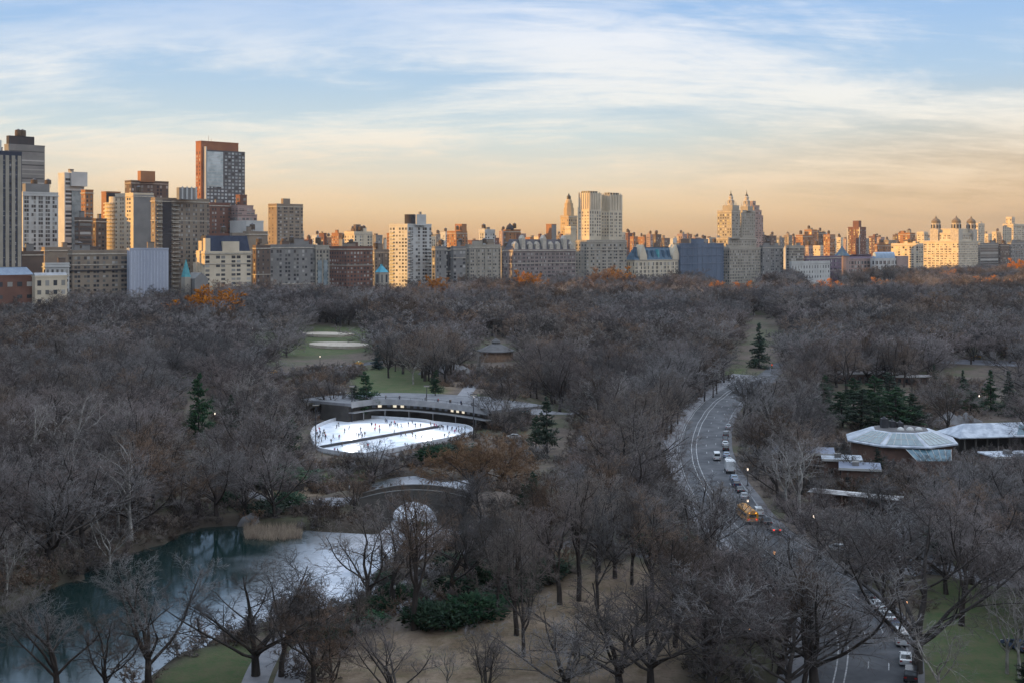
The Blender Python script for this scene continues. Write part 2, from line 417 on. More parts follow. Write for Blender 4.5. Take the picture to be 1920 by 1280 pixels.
pave = mat('paving', (.19,.19,.205), (.25,.245,.255), .5, .9, coords='World', detail=8)
kerbm = mat('kerb_stone', (.30,.30,.31), (.22,.22,.23), .8, .9, coords='World')
paint = mat('road_paint', (.50,.50,.50), (.28,.28,.29), 1.5, .8, coords='World')
ROAD_PX = [(1440,706),(1392,726),(1352,755),(1327,790),(1316,827),(1318,860),(1334,900),(1380,970),(1425,1012),(1475,1052),(1552,1113),(1592,1160),(1608,1203),(1609,1245),(1600,1300)]
ROAD = spline([P(a,b) for a,b in ROAD_PX[::-1]])
HW = 6.8
ribbon('road', ROAD, -HW, HW, .04, asph, 10, label='park drive of grey asphalt curving past the zoo')
for s in (-1, 1): ribbon('kerb', ROAD, s*HW, s*(HW+.28), .16, kerbm, 1, .3)
ribbon('pavement', ROAD, HW+.28, HW+2.2, .13, mat('dark_paving', (.12,.12,.13), (.16,.155,.16), .4, .9, coords='World', detail=8), 3)
# the tree-lined paved strip beside the bend (beyond the bike lane)
I0 = min(range(len(ROAD)), key=lambda i: (ROAD[i]-P(1330,785).xy).length)
ribbon('pavement', ROAD[I0-48:], -HW-9.5, -HW-.28, .13, pave, 6)
ribbon('pavement', ROAD[:I0-47], -HW-3.4, -HW-.28, .13, pave, 3)
for o, w in ((-HW+.5,.16), (-2.9,.20), (-1.5,.20)): ribbon('lane_marking', ROAD, o-w/2, o+w/2, .052, paint, 1)
def dashes(o, w, L, gap):
    k = int(L/1.5); g = int(gap/1.5)
    for i in range(6, len(ROAD)-k, k+g): ribbon('lane_dash', ROAD[i:i+k+1], o-w/2, o+w/2, .056, paint, 1)
dashes(1.4, .18, 3, 12); dashes(4.2, .15, 3, 13.5)
def path(px, w, label=None, m=None, dz=.05): 
    return ribbon('path', spline([P(a,b) for a,b in px]), -w/2, w/2, dz, m or pave, 4, label=label)
path([(960,990),(925,1008),(900,1024),(874,1040),(830,1053),(797,1068),(775,1087),(755,1109),(710,1132),(665,1146),(600,1166),(545,1186),(512,1215),(490,1250),(470,1300)], 3.6)
path([(985,1012),(950,1034),(912,1058),(881,1077),(840,1098),(800,1117),(755,1139),(700,1158),(640,1181),(585,1206),(556,1240),(535,1300)], 4.2)
path([(452,872),(449,903),(470,926),(520,938),(580,942),(640,941),(672,937)], 3.4)
path([(893,700),(885,722),(868,742),(850,758)], 5)
path([(570,742),(600,752),(640,748),(690,742),(760,744),(850,742),(960,757),(1060,775),(1110,770)], 5)
path([(602,752),(598,765),(612,778),(640,786)], 4)
path([(1080,860),(1085,830),(1110,790),(1112,770)], 4)
path([(1690,1075),(1740,1058),(1790,1072),(1840,1086),(1960,1100)], 5.5)
path([(1735,1075),(1745,1052),(1735,1030),(1700,1000),(1660,975)], 8, m=asph)
path([(480,706),(560,697),(640,688),(705,679),(760,672)], 9, 'crosstown road across the park', asph)
path([(200,716),(300,712),(400,709),(480,706)], 8, None, asph)
path([(1560,668),(1680,672),(1760,676),(1960,684)], 16, None, mat('pale_road', (.22,.22,.25), (.28,.28,.31), .2, .9, coords='World'))
path([(1400,735),(1450,697),(1480,680),(1560,668)], 9, None, asph)
# paved yards of the zoo and car park
def sheet(name, px, dz, m, label=None, cat=None, kind='structure'):
    pts = [P(a,b) for a,b in px]; z = max(p.z for p in pts)+dz
    return tag(MB().add([(p.x,p.y,z) for p in pts], [tuple(range(len(pts)))[::-1]]).build(name, m), label, cat, None, kind)
sand = mat('infield_sand', (.46,.40,.33), (.36,.30,.24), .4, .95, coords='World')
sheet('pavement', [(1640,960),(1760,945),(1930,965),(1940,1000),(1900,1020),(1760,1012),(1690,1010)], .12, mat('car_park', (.11,.11,.125), (.15,.15,.165), .3, .9, coords='World'))
# sandy infields on the green ball fields
def infield(px, label):
    pts = [P(a,b) for a,b in px]; z = max(p.z for p in pts)+.25
    o = MB().prism([(p.x,p.y) for p in pts][::-1], z-1.5, z).build('infield', sand); tag(o, label, 'ball field', None, 'structure')
def ell(cx, cy, rx, ry, n=20, ph=0): return [(cx+rx*math.cos(2*math.pi*i/n+ph), cy+ry*math.sin(2*math.pi*i/n+ph)) for i in range(n)]
infield(ell(612,628,53,5), 'upper sandy infield'); infield(ell(636,648,57,6.5), 'lower sandy infield'); infield(ell(436,648,22,4), 'sandy infield half hidden by trees')
infield(ell(1300,733,22,3), 'pale bare patch'); infield(ell(480,618,26,3), 'far sandy infield')

# ------------------------------------------------------------------ evening haze: one closed box of thin even air round the camera and the whole scene
def haze():
    m = bpy.data.materials.new('haze'); m.use_nodes = True; nt = m.node_tree; nt.nodes.clear()
    out = nt.nodes.new('ShaderNodeOutputMaterial'); v = nt.nodes.new('ShaderNodeVolumePrincipled'); nt.links.new(v.outputs[0], out.inputs['Volume'])
    v.inputs['Color'].default_value = (.92,.94,1.0,1); v.inputs['Density'].default_value = HAZE; v.inputs['Anisotropy'].default_value = .15
    o = MB().box(-4700,4700,-700,6700,-5,240).build('haze', m); tag(o, 'thin evening haze over the park and skyline', 'haze', None, 'stuff')
HAZE = 0.000024
haze()
# ------------------------------------------------------------------ trees
bark_dark = mat('bark_dark', (.036,.030,.028), (.062,.052,.047), 1.2, .95, objvar=.25, stretch=(1,1,.25))
bark_pale = mat('bark_pale', (.36,.34,.31), (.15,.135,.12), 1.0, .9, objvar=.2, stretch=(1,1,.5))
twig_grey = mat('twig_grey', (.172,.150,.145), (.115,.100,.096), .35, .95, objvar=.5, spec=.1)
twig_brown = mat('twig_brown', (.172,.132,.108), (.112,.086,.072), .35, .95, objvar=.45, spec=.1)
twig_pale = mat('twig_pale', (.27,.245,.23), (.17,.15,.145), .35, .95, objvar=.25, spec=.1)
twig_rust = mat('twig_rust', (.20,.125,.078), (.13,.084,.056), .35, .95, objvar=.2, spec=.1)
needle = mat('needles', (.022,.044,.028), (.042,.068,.040), .5, .9, objvar=.35, spec=.15, island=.45)
needle_blue = mat('needles_blue', (.030,.058,.060), (.052,.084,.080), .5, .9, objvar=.25, spec=.15, island=.4)

def poly_lines(rng, P0, D, L, S, wob, up):
    """Crooked polylines from start points, all at once: (N,S+1,3) points."""
    N = len(P0); pts = np.zeros((N, S+1, 3)); pts[:,0] = P0; d = D.copy()
    for k in range(S):
        d = d + rng.normal(0, wob, (N,3)); d[:,2] += up
        d /= np.linalg.norm(d, axis=1, keepdims=True)
        pts[:,k+1] = pts[:,k] + d*(L/S)[:,None]
    return pts
def children(rng, pts, R0, R1, L, n, t0, t1, a0, a1, l0, l1, taper, rr):
    """Branches leaving parent polylines: start, direction, length, radius."""
    N, S1, _ = pts.shape; S = S1-1
    t = t0+(t1-t0)*((np.arange(n)[None,:]+rng.random((N,n)))/n); f = t*S
    i = np.minimum(f.astype(int), S-1); u = f-i; r = np.arange(N)[:,None]
    A, B = pts[r,i], pts[r,i+1]; p = A+(B-A)*u[...,None]
    T = (B-A); T /= np.linalg.norm(T, axis=2, keepdims=True)+1e-9
    ref = np.where(np.abs(T[...,2:3]) > .9, np.array([1.,0,0]), np.array([0,0,1.]))
    a = np.cross(T, ref); a /= np.linalg.norm(a, axis=2, keepdims=True)+1e-9; b = np.cross(T, a)
    az = rng.random((N,1))*6.28+np.arange(n)[None,:]*2.4+rng.normal(0,.35,(N,n))
    an = np.radians(a0+(a1-a0)*rng.random((N,n)))
    d = T*np.cos(an)[...,None] + (a*np.cos(az)[...,None]+b*np.sin(az)[...,None])*np.sin(an)[...,None]
    ln = L[:,None]*(l0+(l1-l0)*rng.random((N,n)))*(1-taper*(t-t0)/(1-t0+1e-6))
    rad = (R0[:,None]+(R1-R0)[:,None]*t)*rr
    return p.reshape(-1,3), d.reshape(-1,3), ln.ravel(), rad.ravel()
class TB:
    def __init__(s): s.V=[]; s.Q=[]; s.T=[]; s.n=0
    def tubes(s, pts, R0, R1, k):
        N, S1, _ = pts.shape
        T = np.zeros_like(pts); T[:,1:-1] = pts[:,2:]-pts[:,:-2]; T[:,0] = pts[:,1]-pts[:,0]; T[:,-1] = pts[:,-1]-pts[:,-2]
        T /= np.linalg.norm(T, axis=2, keepdims=True)+1e-9
        ref = np.where(np.abs(T[:,:1,2:3]) > .85, np.array([1.,0,0]), np.array([0,0,1.]))
        a = np.cross(T, np.broadcast_to(ref, T.shape)); a /= np.linalg.norm(a, axis=2, keepdims=True)+1e-9; b = np.cross(T, a)
        rad = R0[:,None]+(R1-R0)[:,None]*np.linspace(0,1,S1)[None,:]
        th = np.arange(k)*2*np.pi/k
        V = pts[:,:,None,:] + rad[:,:,None,None]*(a[:,:,None,:]*np.cos(th)[None,None,:,None]+b[:,:,None,:]*np.sin(th)[None,None,:,None])
        idx = np.arange(N*S1*k).reshape(N,S1,k)+s.n; nx = np.roll(idx,-1,2)
        s.V.append(V.reshape(-1,3)); s.n += N*S1*k
        s.Q.append(np.stack([idx[:,:-1],nx[:,:-1],nx[:,1:],idx[:,1:]],-1).reshape(-1,4))
    def spikes(s, p, d, L, r, bend=None):
        N = len(p); ref = np.where(np.abs(d[:,2:3]) > .85, np.array([1.,0,0]), np.array([0,0,1.]))
        a = np.cross(d, ref); a /= np.linalg.norm(a,axis=1,keepdims=True)+1e-9; b = np.cross(d,a)
        V = np.zeros((N,4,3))
        for k in range(3):
            th = k*2.0944; V[:,k] = p+(a*math.cos(th)+b*math.sin(th))*r[:,None]
        V[:,3] = p+d*L[:,None]
        i = np.arange(N)*4+s.n
        for k in range(3): s.T.append(np.stack([i+k,i+(k+1)%3,i+3],1))
        s.V.append(V.reshape(-1,3)); s.n += N*4
    def mesh(s, name, m, smooth=True):
        return np_mesh(name, np.vstack(s.V), Q=np.vstack(s.Q) if s.Q else None, T=np.vstack(s.T) if s.T else None, mats=[m], smooth=smooth)

def bare_tree(seed, H=20., spread=1.0, trunk=.26, nl=5, la=(18,46), nb=6, ns=6, nt=7, nf=3, up=.06, wob=.10, rtw=.018, bark=None, twig=None, lean=.05, far=False, thin=1.0):
    """Two meshes of a leafless tree: trunk with limbs, and crown of branches and twigs."""
    rng = np.random.default_rng(seed)
    A, C = TB(), TB()
    D = np.array([[rng.normal(0,lean), rng.normal(0,lean), 1.0]]); D /= np.linalg.norm(D)
    L = np.array([H*trunk]); R0 = np.array([H*.0175*thin]); R1 = R0*.72
    p = poly_lines(rng, np.array([[0,0,-.5]]), D, L, 5, .06, .05); A.tubes(p, R0*1.12, R1, 8)
    base = p[:, -1]
    # limbs fork from the trunk's head; one carries the trunk on
    q = children(rng, p, R0, R1, np.array([H*.60]), nl, .62, 1.0, la[0], la[1], .75, 1.1, .1, .66)
    lead = (base, (p[:,-1]-p[:,-2])/np.linalg.norm(p[:,-1]-p[:,-2]), np.array([H*.52]), R1*.9)
    P1 = np.vstack([q[0], lead[0]]); D1 = np.vstack([q[1], lead[1]]); L1 = np.concatenate([q[2], lead[2]]); r1 = np.concatenate([q[3], lead[3]])
    D1[:,:2] *= spread; D1 /= np.linalg.norm(D1,axis=1,keepdims=True)
    limb = poly_lines(rng, P1, D1, L1, 8, wob, up); A.tubes(limb, r1, r1*.22, 6)
    q = children(rng, limb, r1, r1*.22, L1, nb, .24, 1.0, 25, 62, .34, .58, .45, .55)
    br = poly_lines(rng, q[0], q[1], q[2], 5, wob*1.25, up*.9); A.tubes(br, q[3], q[3]*.3, 5 if not far else 4)
    s = children(rng, br, q[3], q[3]*.3, q[2], ns, .18, 1.0, 25, 65, .36, .62, .4, .55)
    sub = poly_lines(rng, s[0], s[1], s[2], 3, wob*1.4, up*.8); C.tubes(sub, np.maximum(s[3], rtw*1.1), np.maximum(s[3]*.35, rtw*.7), 3)
    t = children(rng, sub, s[3], s[3]*.35, s[2], nt, .12, 1.0, 22, 62, .42, .75, .35, .5)
    if far:
        C.spikes(t[0], t[1], t[2]*1.15, np.full(len(t[2]), rtw))
    else:
        tw = poly_lines(rng, t[0], t[1], t[2], 2, wob*1.3, up*.6); C.tubes(tw, np.full(len(t[2]), rtw), np.full(len(t[2]), rtw*.6), 3)
        f = children(rng, tw, t[3], t[3], t[2], nf, .15, 1.0, 20, 58, .45, .85, .3, .5)
        C.spikes(f[0], f[1], f[2], np.full(len(f[2]), rtw*.75))
    V = np.vstack(C.V); k = H/V[:,2].max()
    for T in (A, C): T.V = [v*k for v in T.V]
    return A.mesh('trunk', bark or bark_dark), C.mesh('crown', twig or twig_grey)
def conifer(seed, H=20., rad=4.2, kind='pine', m=None):
    rng = np.random.default_rng(seed); A, C = TB(), TB()
    p = poly_lines(rng, np.array([[0,0,-.4]]), np.array([[0,0,1.]]), np.array([H*.97]), 8, .012, .0); A.tubes(p, np.array([H*.016]), np.array([.04]), 7)
    az0 = rng.random()*6; n = int(H*(5.0 if kind == 'pine' else 6.5)); t = np.sort(rng.random(n))
    lo = .16 if kind == 'pine' else .05
    z = lo+(1-lo)*t
    if kind == 'pine': prof = np.clip(1.25*(1-z)**.6*(.55+.45*np.sin(z*22+rng.random()*6)**2), .08, 1)
    else: prof = np.clip((1-z)*1.08+.03, .05, 1)*(.72+.40*np.sin(z*31+az0)**2)
    L = rad*prof*(.6+.7*rng.random(n)); az = rng.random(n)*6.28
    tilt = (.10 if kind == 'pine' else -.22)+rng.normal(0,.12,n)
    D = np.stack([np.cos(az), np.sin(az), tilt], 1); D /= np.linalg.norm(D,axis=1,keepdims=True)
    f = z*(8); i = np.minimum(f.astype(int),7); u = f-i; B = p[0][i]+(p[0][i+1]-p[0][i])*u[:,None]
    br = poly_lines(rng, B, D, L, 4, .08, .03 if kind == 'pine' else .05); A.tubes(br, np.full(n,.07), np.full(n,.02), 4)
    # sprays of needles: small flattened cones all along each branch
    k = 16 if kind == 'pine' else 13
    q = children(rng, br, np.full(n,.1), np.full(n,.1), L, k, .12, 1.0, 20, 75, .16, .38, .25, .6)
    C.spikes(q[0], q[1], np.maximum(q[2],.35)*1.25, .10+.15*rng.random(len(q[2])))
    sp = poly_lines(rng, q[0], q[1], np.maximum(q[2],.35), 1, 0, 0)
    q2 = children(rng, sp, np.full(len(sp),.1), np.full(len(sp),.1), np.maximum(q[2],.4), 5, .1, 1.0, 25, 80, .4, .8, .2, .6)
    C.spikes(q2[0], q2[1], np.maximum(q2[2],.22), .05+.09*rng.random(len(q2[2])))
    return A.mesh('trunk', bark_dark), C.mesh('crown', m or needle, smooth=False)
def leafy_shrub(seed, H=2.2, rad=2.2, n=900, m=None):
    rng = np.random.default_rng(seed); A, C = TB(), TB()
    k = 9; az = np.arange(k)*2*np.pi/k; D = np.stack([np.cos(az)*.8, np.sin(az)*.8, np.ones(k)*.8],1); D /= np.linalg.norm(D,axis=1,keepdims=True)
    st = poly_lines(rng, np.zeros((k,3)), D, np.full(k,H*.75), 3, .2, .1); A.tubes(st, np.full(k,.05), np.full(k,.02), 4)
    c = rng.normal(0,1,(n,3)); c /= np.linalg.norm(c,axis=1,keepdims=True); rr = (.55+.5*rng.random((n,1)))*(1+.25*np.sin(c[:,:1]*5+seed)*np.cos(c[:,1:2]*6))
    p = c*rr*np.array([rad,rad,H*.62])+np.array([0,0,H*.5]); p = p[p[:,2] > .05]
    d = p-np.array([0,0,H*.3]); d += rng.normal(0,.7,d.shape)*rad*.5; d /= np.linalg.norm(d,axis=1,keepdims=True)
    C.spikes(p, d, .25+.35*rng.random(len(p)), .09+.10*rng.random(len(p)))
    return A.mesh('stem', bark_dark), C.mesh('foliage', m or needle, smooth=False)

# prototypes: (trunk mesh, crown mesh, height)
NEAR = [bare_tree(11, 20, 1.0, .24, 5, (20,44), bark=None, twig=twig_grey),
        bare_tree(23, 20, 1.25, .20, 6, (25,55), nb=6, twig=twig_grey, up=.05),
        bare_tree(37, 20, .8, .34, 4, (14,34), nb=7, twig=twig_brown, up=.08),
        bare_tree(41, 20, 1.1, .28, 5, (20,50), twig=twig_brown, wob=.14),
        bare_tree(53, 20, 1.4, .17, 7, (28,58), twig=twig_grey, up=.07, wob=.12),
        bare_tree(67, 20, .9, .30, 4, (16,40), nb=7, ns=7, twig=twig_grey, wob=.16, lean=.12)]
SYC = [bare_tree(71, 20, 1.0, .30, 4, (20,48), nb=5, ns=5, nt=5, nf=3, wob=.17, bark=bark_pale, twig=twig_pale, thin=.8),
       bare_tree(83, 20, .9, .36, 4, (16,40), nb=5, ns=5, nt=5, nf=3, wob=.19, bark=bark_pale, twig=twig_pale, thin=.8)]
RUST = [bare_tree(91, 12, 1.5, .14, 8, (25,60), nb=7, ns=7, nt=7, nf=4, up=.02, wob=.16, twig=twig_rust, rtw=.028)]
SUNTINT = [bare_tree(97, 12, 1.2, .2, 7, (25,58), nb=7, ns=7, nt=9, up=.05, wob=.14, twig=mat('twig_sun_painted', (.50,.215,.075), (.34,.145,.055), .35, .95, objvar=.2, spec=.1), rtw=.06, far=True)]  # low evening sunlight put into the twig colour of far treetops
FAR = [bare_tree(101+i*7, 18, sp, tr, nl, (18,52), nb=6, ns=6, nt=8, rtw=.05, up=u, far=True, twig=tw, thin=.9) for i, (sp, tr, nl, u, tw) in enumerate(
       [(1.1,.22,5,.06,twig_grey),(1.35,.18,6,.06,twig_grey),(.9,.28,5,.08,twig_brown),(1.2,.24,5,.05,twig_brown),(1.5,.16,7,.07,twig_grey)])] \
    + [bare_tree(171, 18, 1.0, .28, 4, (18,46), nb=5, ns=5, nt=6, rtw=.05, far=True, bark=bark_pale, twig=twig_pale, thin=.8)]
PINE = [conifer(5, 20, 5.2, 'pine'), conifer(6, 20, 4.6, 'pine')]
SPRUCE = [conifer(7, 20, 4.6, 'spruce'), conifer(8, 20, 5.0, 'spruce', needle_blue)]
SHRUB = [leafy_shrub(3), leafy_shrub(4, 1.8, 2.6)]

def plant(protos, i, name, x, y, H, base=20., width=1.0, rot=None, label=None, cat='tree', group=None, parts=('trunk','crown')):
    tr, cr = protos[i % len(protos)]
    r = empty(name, (x, y, g1(x,y)), rnd.random()*6.28 if rot is None else rot); s = H/base; w = width*(1.3 if protos is NEAR or protos is SYC else 1.0); r.scale = (s*w, s*w, s)
    link(parts[0], tr, r); link(parts[1], cr, r)
    return tag(r, label, cat, group)

# hand-placed trees: kind, base pixel, top pixel row, width, label
TREES = []        # (px, base, top) for spacing the rest
def ht(protos, i, name, px, pb, pt, label, width=1.0, base=20., group=None, rot=None):
    b = P(px, pb); H = (pb-pt)/F*b.y; TREES.append((b.x, b.y, H))
    return plant(protos, i, name, b.x, b.y, H, base, width, rot, label, group=group)
B = 'bare_tree'
ht(NEAR,0,B,280,1288,1035,'bare tree with fine pale twigs at the pond edge, beside the green lawn corner',1.0)
ht(NEAR,1,B,478,1266,1035,'broad dark many-limbed bare tree standing on the green lawn corner',1.25)
ht(NEAR,5,B,527,1268,1045,'leaning bare tree on the path next to the green lawn corner')
ht(NEAR,3,B,590,1292,1075,'slim bare tree on the footpath beside the brown slope')
ht(NEAR,0,B,110,1310,1090,'bare tree rising over the open water in the corner',1.1)
ht(NEAR,3,B,200,1318,1130,'low bare tree by the water, left of the green lawn corner',1.1)
ht(NEAR,3,B,692,1143,935,'stout dark tree on the small shrubby point in the ice')
ht(NEAR,5,B,733,1140,918,'forked dark tree between the two footpaths below the bridge',.9)
ht(NEAR,2,B,777,1180,885,'tallest slim tree in front of the bridge arch, above green shrubs',.85)
ht(NEAR,5,B,845,1125,940,'thin bare tree on the slope under the footpath, left of the rock')
ht(NEAR,2,B,1008,1068,880,'bare tree at the left end of the grey rock',.9)
ht(NEAR,5,B,1050,1132,900,'double-stemmed bare tree on the brown slope below the rock',.9)
ht(NEAR,2,B,1085,1125,865,'tall straight dark tree on the brown slope before the rock',.8)
ht(NEAR,3,B,1122,1072,880,'bare tree growing on the middle of the grey rock')
ht(NEAR,1,B,1152,1082,890,'broad bare tree at the right side of the grey rock',.8)
ht(NEAR,5,B,1237,1060,890,'bare tree beside the dark green bush at the rock')
ht(NEAR,2,B,968,1190,930,'pair-stemmed tall bare tree at the lower edge of the brown slope',.75)
ht(NEAR,3,B,982,1230,960,'slim bare tree on the open brown slope',.6)
ht(NEAR,1,B,1309,1064,880,'widest dark tree of the row beside the drive',.9)
ht(NEAR,2,B,1340,1068,890,'upright dark tree in the row beside the drive',.8)
ht(NEAR,5,B,1352,1098,925,'crooked bare tree at the kerb across from the school bus',.6)
ht(NEAR,0,B,1394,1104,1003,'slender bare tree at the kerb below the school bus',.8)
ht(NEAR,3,B,1263,1045,880,'dark bare tree behind the row beside the drive',.8)
ht(NEAR,4,B,1160,1292,1060,'huge grey-twigged spreading tree at the bottom centre',1.25)
ht(NEAR,1,B,1218,1292,1050,'dark-limbed tree inside the big grey thicket at the bottom',1.1)
ht(NEAR,0,B,1330,1306,1080,'grey bare tree on the paved strip at the bottom edge',1.1)
ht(NEAR,4,B,1060,1306,1120,'low grey-twigged tree at the foot of the brown slope',1.2)
ht(NEAR,1,B,1530,1290,1000,'large dark spreading tree standing beside the drive at the bottom',1.15)
ht(NEAR,2,B,1508,1296,1030,'dark upright stem twinned with the large tree beside the drive',.8)
ht(NEAR,1,B,1722,1262,930,'large dark tree rooted between white parked cars and the lawn',1.1)
ht(NEAR,5,B,1803,1172,905,'dark bare tree in the middle of the right-hand lawn',.9)
ht(NEAR,3,B,1822,1094,890,'dark leaning tree where the footpath meets the lawn')
ht(SYC,0,'sycamore_tree',1888,1262,1090,'white-barked sycamore at the far side of the lawn corner',.9)
ht(SYC,1,'sycamore_tree',1912,1270,1075,'taller white-barked sycamore beside the lawn, at the edge',.8)
ht(SYC,0,'sycamore_tree',1760,1312,1160,'white-barked sycamore low at the bottom of the lawn',1.0)
ht(SYC,1,'sycamore_tree',840,1304,1200,'small pale sycamore at the bottom of the brown slope',1.0)
ht(SYC,0,'sycamore_tree',205,1075,950,'pale sycamore leaning from the wood over the pond bank',1.0)
ht(SYC,1,'sycamore_tree',12,1120,980,'pale sycamore at the water edge of the wood',.9)
ht(SYC,0,'sycamore_tree',775,720,645,'pale forked tree behind the rink lawn',1.1)
ht(SYC,1,'sycamore_tree',795,705,640,'second pale forked tree behind the rink lawn',.9)
ht(SYC,0,'sycamore_tree',897,712,655,'pale tree beneath the carousel pavilion',1.0)
ht(SYC,0,'sycamore_tree',1392,815,740,'white-stemmed tree behind the parked cars on the bend',.8)
ht(SYC,1,'sycamore_tree',1475,960,830,'white-limbed tree in the brown wood beside the school bus',1.0)
ht(SYC,0,'sycamore_tree',1455,835,745,'white-limbed tree above the bend of the drive',1.0)
ht(SYC,0,'sycamore_tree',520,690,610,'pale forked sycamore beside the crosstown road',1.0)
ht(RUST,0,'willow_tree',884,918,815,'broad rust-brown willow at the rink corner',1.1,12.)
ht(RUST,0,'willow_tree',940,905,815,'smaller rust-brown willow behind the bridge end',1.1,12.)
ht(NEAR,4,B,700,905,810,'dark wide tree in front of the white rink',1.1)
ht(NEAR,4,B,462,925,820,'pale-twigged tree at the bend of the footpath by the bridge',.9)
ht(NEAR,0,B,430,800,680,'broad grey-lilac tree beside the tall pine',1.5)
for px in (1271,1321,1337,1344): ht(NEAR,2,B,px,{1271:795,1321:752,1337:745,1344:738}[px],{1271:700,1321:655,1337:655,1344:660}[px],
    {1271:'slim dark tree on the paved strip inside the bend, lowest of four',1321:'slim dark tree on the paved strip, second of four up the bend',1337:'slim dark tree on the paved strip, third of four up the bend',1344:'slim dark tree at the far end of the paved strip'}[px],.6)
ht(NEAR,4,B,622,760,668,'spreading dark tree above the rink evergreens',.9)
for k, (px, pb, pt, w) in enumerate([(1418,1190,1010,1.1),(1462,1262,1040,1.2),(1388,1150,985,1.0),(1455,1128,1015,1.1),(1478,1310,1090,1.2),(1352,1180,1010,1.1)]):
    ht(NEAR,(0,4,5,3,1,0)[k],B,px,pb,pt,['grey bare tree at the kerb between the dark row and the large drive tree','wide grey bare tree on the pavement left of the large drive tree','leaning bare tree behind the kerb under the row of dark trees','round bare tree at the kerb below the red brake lights','low wide bare tree at the bottom edge left of the large drive tree','grey bare tree behind the huge grey thicket'][k],w)
for k, (px, pb, pt, w, lb) in enumerate([(1487,1168,1010,1.2,'wide bare tree leaning over the drive above the large drive tree'),(1512,1215,1050,1.1,'bare tree pressed against the large drive tree'),(1538,1046,930,1.2,'bare tree of the thicket at the far kerb, upper one'),(1585,1078,950,1.2,'bare tree of the thicket at the far kerb, middle one'),(1622,1098,965,1.1,'bare tree of the thicket at the far kerb, lowest one'),(1655,1108,975,1.1,'bare tree between the thicket and the zoo lane')]):
    ht(NEAR,(1,0,4,5,1,0)[k],B,px,pb,pt,lb,w)
for k, (px, pb, pt, w, lb) in enumerate([(622,1312,1130,.9,'thin bare tree by the footpath at the foot of the slope'),(742,1345,1150,1.0,'bare tree cut by the bottom edge below the slope'),(905,1350,1165,.9,'second bare tree cut by the bottom edge below the slope'),(585,1250,1080,.8,'slender bare tree between the two footpaths at the slope foot'),(665,1215,1060,.7,'slim bare tree at the shrub line of the slope foot'),
   (1030,1095,880,.7,'tall slim tree just below the left end of the rock'),(1185,1095,900,.7,'tall slim tree below the right end of the rock'),(935,1150,930,.6,'tall slim tree at the shrub line of the slope'),(1120,1140,905,.6,'tall slim tree in the upper middle of the slope')]):
    ht(NEAR,(3,0,5,2,3,2,2,2,5)[k],B,px,pb,pt,lb,w)
for k, (px, pb, pt, w, lb) in enumerate([(375,566,540,1.6,'sun-painted orange tree in front of the church'),(812,562,522,1.0,'brightest sun-painted orange tree below the twin grey houses'),(832,562,526,1.0,'sun-painted orange tree right of the brightest one'),(972,548,512,1.0,'sun-painted orange tree below the brown mansard palace'),(1000,550,518,1.2,'sun-painted orange tree right of the one below the brown palace'),(1135,538,503,1.3,'sun-painted orange tree below the twin slab towers'),(1165,538,505,1.3,'wide sun-painted orange tree right of the twin slab towers'),(1352,556,532,1.2,'small sun-painted orange tree below the blue netted block'),(1395,560,532,1.6,'wide sun-painted orange tree under the twin spires'),
   (1545,556,528,1.6,'sun-painted orange tree left of a pair at the far park edge'),(1640,556,526,1.7,'wide sun-painted orange tree of a pair at the far park edge'),(1790,536,510,1.4,'sun-painted orange tree below the turreted palace'),(1850,545,522,1.9,'low sun-painted orange tree band right of the palace'),(1900,520,490,1.4,'sun-painted orange tree at the right end of the far park edge'),(1880,548,528,1.6,'lower sun-painted orange tree near the right end')]):
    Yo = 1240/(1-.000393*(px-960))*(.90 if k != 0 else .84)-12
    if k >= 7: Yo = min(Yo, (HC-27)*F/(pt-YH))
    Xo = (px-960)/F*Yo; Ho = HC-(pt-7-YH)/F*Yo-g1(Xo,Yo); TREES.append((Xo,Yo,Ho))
    plant(SUNTINT, 0, 'sun_painted_tree', Xo, Yo, Ho, 12., w*(.95 if k < 7 else .75), None, lb)  # far-edge treetops with the evening sun painted into their colour
for k, (px, pb, pt, w, lb) in enumerate([(664,968,880,1.0,'bare tree at the near left end of the stone bridge'),(868,982,868,1.1,'bare tree at the near right end of the stone bridge'),(902,990,885,1.0,'bare tree beyond the right end of the stone bridge'),(838,992,900,.7,'slim bare tree against the right side of the arch')]):
    ht(NEAR,(3,0,5,2)[k],B,px,pb,pt,lb,w)
for k, (px, pb, pt, w, lb) in enumerate([(1606,902,838,1.2,'bare tree before the walls of the zoo house, at its lower left corner'),(1700,918,856,1.2,'bare tree before the glass annex of the zoo house'),(1762,902,842,1.2,'bare tree at the right corner of the zoo house'),(1822,912,838,1.2,'bare tree before the colonnade of the long zoo wing'),(1540,950,880,1.2,'bare tree rising through the left end of the arbor'),(1500,1008,905,1.2,'bare tree of the thicket above the lit brake lights'),(1560,1010,915,1.2,'bare tree of the thicket below the arbor'),(1418,1066,962,1.0,'bare tree at the near kerb opposite the red brake lights')]):
    ht(NEAR,(0,1,4,1,5,4,0,3)[k],B,px,pb,pt,lb,w)
